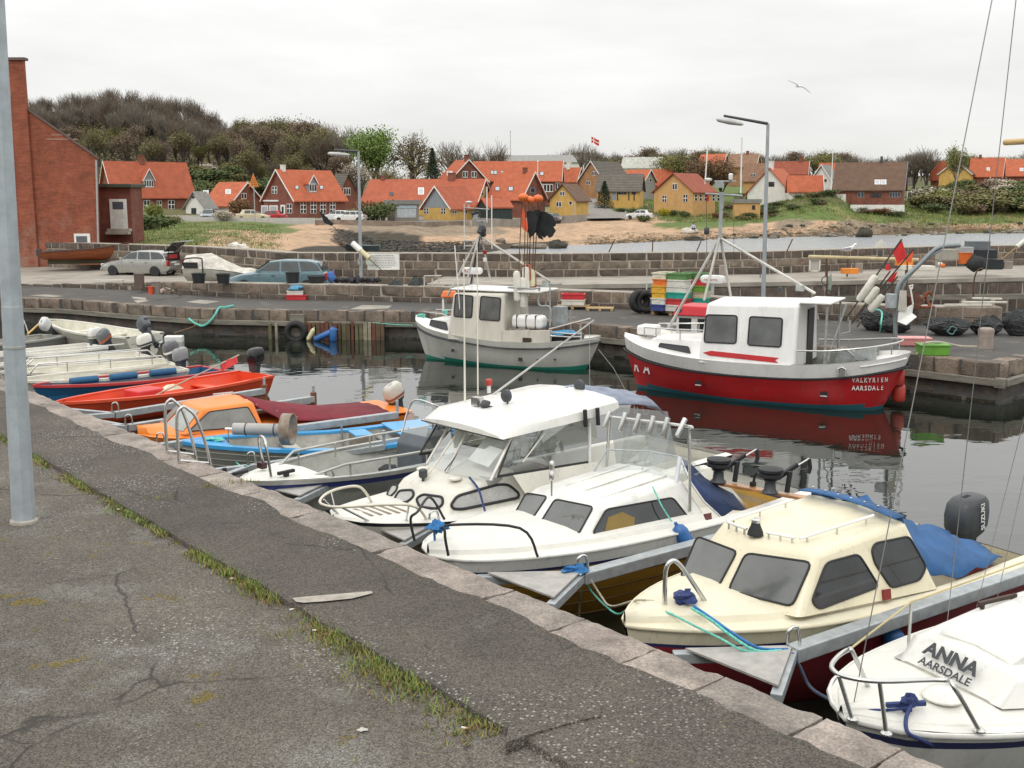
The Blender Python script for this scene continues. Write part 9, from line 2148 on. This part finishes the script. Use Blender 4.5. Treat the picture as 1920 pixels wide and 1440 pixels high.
RK=stone_mat('beach rock',(.20,.165,.125),(.12,.10,.075),(.27,.23,.18));RKP=stone_mat('pale rock',(.50,.46,.38),(.42,.38,.32),(.55,.5,.42));RKD=stone_mat('dark weedy rock',(.05,.045,.03),(.075,.06,.04),(.035,.03,.022))
RM={}
def rock(px,y,wpx,hpx,d,label,m=RK,group=None,seed=0):
 k=(seed%5,m.name)
 if k not in RM:RM[k]=MB().blob((0,0,0),(1,.8,.75),seed%5+2,12,8,.22).mesh('rock',m,50)
 c=PY(px,y,d);s=d/2074.;o=inst(RM[k],'boulder',(c.x,c.y,max(-.05,ground(c.x,c.y))+hpx*s*.22),(0,0,seed*1.3),(wpx*s/2,wpx*s/2,hpx*s*.72));tag(o,label,'rock',group)
rock(1292,435,38,13,138,'broad pale boulder on the sand where a person sits',RKP,None,1)
rock(1620,442,32,22,141,'big dark boulder standing in the shallows',RKD,None,2);rock(1567,436,18,10,144,'rounded grey boulder left of the big dark one',RK,None,3);rock(1452,439,26,14,139,'large grey brown boulder on the beach by the lamp',RK,None,4);rock(1905,432,26,12,158,'grey boulder at the right edge of the shore',RK,None,0)
rock(1045,458,44,20,110,'dark weedy rock on the beach behind the black flags',RKD,None,1);rock(1010,461,34,14,109,'brownish rock left of the dark weedy one',RK,None,2);rock(1300,453,42,12,130,'dark rock at the waterline below the sitting person',RKD,None,3);rock(940,449,22,10,112,'round brown rock in front of the concrete sea wall',RK,None,4);rock(1850,436,14,7,156,'small dark stone in the water at right',RKD,None,1)
rock(985,455,60,14,110,'long low brown rock on the beach',RK,None,0)
r=random.Random(5)
for i in range(60):
 px=r.uniform(1360,1920);d=lin([(1360,134),(1500,141),(1700,149),(1920,158)],px)+r.uniform(-3,7);q_=on_land(px,d);s=d/2074.;w_=r.uniform(5,16)
 k=i%5;m=r.choice((RK,RKD,RK));
 if(k,m.name)not in RM:RM[(k,m.name)]=MB().blob((0,0,0),(1,.8,.75),k+2,12,8,.22).mesh('rock',m,50)
 tag(inst(RM[(k,m.name)],'shore_rock',(q_.x,q_.y,max(q_.z,0)+.1),(0,0,i),(w_*s/2,w_*s/2,w_*s*r.uniform(.2,.4))),'small brown shore rock along the far waterline','rock','small rocks along the shore')
for i,(px,d,w_,hh)in enumerate(((440,196,90,12),(500,192,80,10),(395,190,60,14),(545,200,60,12))):
 q_=on_land(px,d);s=d/2074.;tag(inst(RM[(0,RK.name)]if(0,RK.name)in RM else list(RM.values())[0],'rock_outcrop',q_+V(0,0,.1),(0,0,i*.7),(w_*s/2,w_*s/3,hh*s*.8)),('grey rock slab on the hillside, widest one','grey rock slab right of the widest one','grey rock slab below the blossoming shrub','grey rock slab at the right of the hillside')[i],'rock')
def cover(name,label,n,region,size,mats,seed,up=False,h=(.2,.5)):
 r=random.Random(seed);mb=MB()
 for _ in range(n):
  px,d=region(r);q_=on_land(px,d);mi=r.randrange(len(mats))
  if up:
   for k in range(5):
    a=r.uniform(0,6.3);b_=q_+V(r.gauss(0,.25),r.gauss(0,.25),-.05);e=b_+V(math.cos(a)*.15,math.sin(a)*.15,r.uniform(*h));s=V(-math.sin(a),math.cos(a),0)*size
    mb.add([b_-s,b_+s,e],[(0,1,2)],mi)
  else:leaves(mb,[q_+V(0,0,.2 if size>.2 else.02)],6,size,r,.35,mi,0)if size>.2 else[mb.add([(x+q_.x,y+q_.y,z+q_.z)for x,y,z in((a,b_,.02),(a+.3,b_+.1,r.uniform(.02,.09)),(a+.15,b_+.45,r.uniform(.02,.08)))],[(0,1,2)],mi)for a,b_ in[(r.gauss(0,.5),r.gauss(0,.5))for _k in range(5)]]
 o=mb.build(name,[LEAF[m]if isinstance(m,str)else m for m in mats]);tag(o,label,'vegetation',kind='stuff')
GRS=mat('shore grass',(.13,.19,.045),.8,0,.3,.5);GRY=mat('dry shore grass',(.24,.19,.07),.85,0,.3,.5)
cover('hill_undergrowth','brown and olive undergrowth below the wood on the hill',5200,lambda r:(r.uniform(-60,660),r.uniform(170,255)),.26,['olive','brown','green','brown'],1)
cover('bank_grass','long green grass on the bank behind the harbour wall',5200,lambda r:(r.uniform(180,520)if r.random()<.7 else r.uniform(180,380),r.uniform(60,118)),.03,[GRS,GRS,GRY],2,True,(.05,.2))
cover('dune_grass','rough grass on the dunes and gardens at right',6500,lambda r:(r.uniform(1180,1950),r.uniform(154,205)),.05,[GRS,GRS,GRY],3,True,(.2,.55))
cover('seaweed_drift','dark seaweed drift along the beach',2200,lambda r:(r.uniform(620,900),r.uniform(84,109)),.10,[mat('seaweed',(.035,.028,.015),.7,0,.4,2)],4)
cover('tide_wrack','brown wrack and dry weed along the right waterline',1400,lambda r:(lambda p:(p,lin([(1100,117),(1300,131),(1500,142),(1700,150),(1920,159)],p)+abs(r.gauss(0,3.5))))(r.uniform(1100,1940)),.1,[mat('wrack',(.10,.075,.035),.8,0,.4,2),mat('dry wrack',(.25,.17,.07),.8,0,.3,2)],5)
p=PY(438,463,56.5);tag(MB().blob(p,(.32,.25,.22),2,rough=.3).blob(p+V(.45,0,-.02),(.3,.2,.16),4,rough=.3).build('white_sacks',mat('white sacks',(.66,.64,.58),.7,0,.2,6),smooth=60),'heap of white sacks on the harbour wall at left','sacks')
p=PY(455,465,56.5);tag(MB().lathe([(.14,0),(.15,.25),(.1,.3)],p+V(0,0,-.12),12).build('blue_drum',mat('pale blue drum',(.2,.35,.5),.5),smooth=40),'small pale blue drum beside the white sacks','drum')
p=PY(682,468,75);tag(MB().loft([[V(p.x+x,p.y-b_,p.z+z1),V(p.x+x,p.y,p.z-.1),V(p.x+x,p.y+b_,p.z+z1)]for x,b_,z1 in((-1.2,.05,.4),(-.6,.5,.3),(.5,.55,.28),(1.1,.4,.3))]).build('beach_dinghy',mat('grey green dinghy',(.06,.08,.08),.6),smooth=40),'dark grey dinghy drawn up in the seaweed behind the wall','boat')
def sitter():
 b_=PY(1300,431,137.6);t=thing('person','person in pale jacket and dark trousers sitting on the pale boulder','person',b_)
 sk={'pelvis':(0,0,.12),'chest':(-.02,.03,.42),'neck':(-.02,.02,.62),'head':(-.02,0,.72),'head2':(-.02,-.01,.86),'sl':(-.2,.03,.53),'el':(-.28,-.08,.32),'hl':(-.14,-.26,.24),'sr':(.17,.03,.53),'er':(.25,-.08,.32),'hr':(.12,-.26,.24),'kl':(-.12,-.42,.2),'fl':(-.14,-.45,-.2),'tl':(-.14,-.6,-.24),'kr':(.1,-.42,.22),'fr':(.14,-.46,-.2),'tr':(.15,-.6,-.24)}
 rad={'pelvis':.15,'chest':.16,'neck':.06,'head':.1,'head2':.09,'sl':.08,'el':.055,'hl':.04,'sr':.08,'er':.055,'hr':.04,'kl':.075,'fl':.05,'tl':.04,'kr':.075,'fr':.05,'tr':.04}
 ed=[('pelvis','chest'),('chest','neck'),('neck','head'),('head','head2'),('chest','sl'),('sl','el'),('el','hl'),('chest','sr'),('sr','er'),('er','hr'),('pelvis','kl'),('kl','fl'),('fl','tl'),('pelvis','kr'),('kr','fr'),('fr','tr')]
 names=list(sk);me=bpy.data.meshes.new('body');me.from_pydata([sk[k]for k in names],[(names.index(a),names.index(c))for a,c in ed],[])
 o=bpy.data.objects.new('body',me);COL.objects.link(o);o.parent=t
 md=o.modifiers.new('skin','SKIN');o.modifiers.new('sub','SUBSURF').render_levels=2
 for i,k in enumerate(names):me.skin_vertices[0].data[i].radius=(rad[k],rad[k]);me.skin_vertices[0].data[i].use_root=(k=='pelvis')
 m=bpy.data.materials.new('clothes');m.use_nodes=True;nd=m.node_tree.nodes;lk=m.node_tree.links
 tc=nd.new('ShaderNodeTexCoord');sp=nd.new('ShaderNodeSeparateXYZ');lk.new(tc.outputs['Object'],sp.inputs[0]);cr=nd.new('ShaderNodeValToRGB');cr.color_ramp.interpolation='CONSTANT'
 mr=nd.new('ShaderNodeMapRange');mr.inputs['From Min'].default_value=-.3;mr.inputs['From Max'].default_value=1.0;lk.new(sp.outputs[2],mr.inputs['Value']);lk.new(mr.outputs[0],cr.inputs[0])
 e=cr.color_ramp.elements;e[0].color=(.02,.02,.04,1);e[1].position=.43;e[1].color=(.45,.44,.55,1);x=e.new(.73);x.color=(.45,.28,.2,1)
 lk.new(cr.outputs[0],nd['Principled BSDF'].inputs['Base Color']);o.data.materials.append(m)
 MB().blob((-.02,.015,.83),(.105,.11,.10),3,10,6,.08).build('hair',mat('dark hair',(.03,.02,.015),.8),t,smooth=60)
sitter()
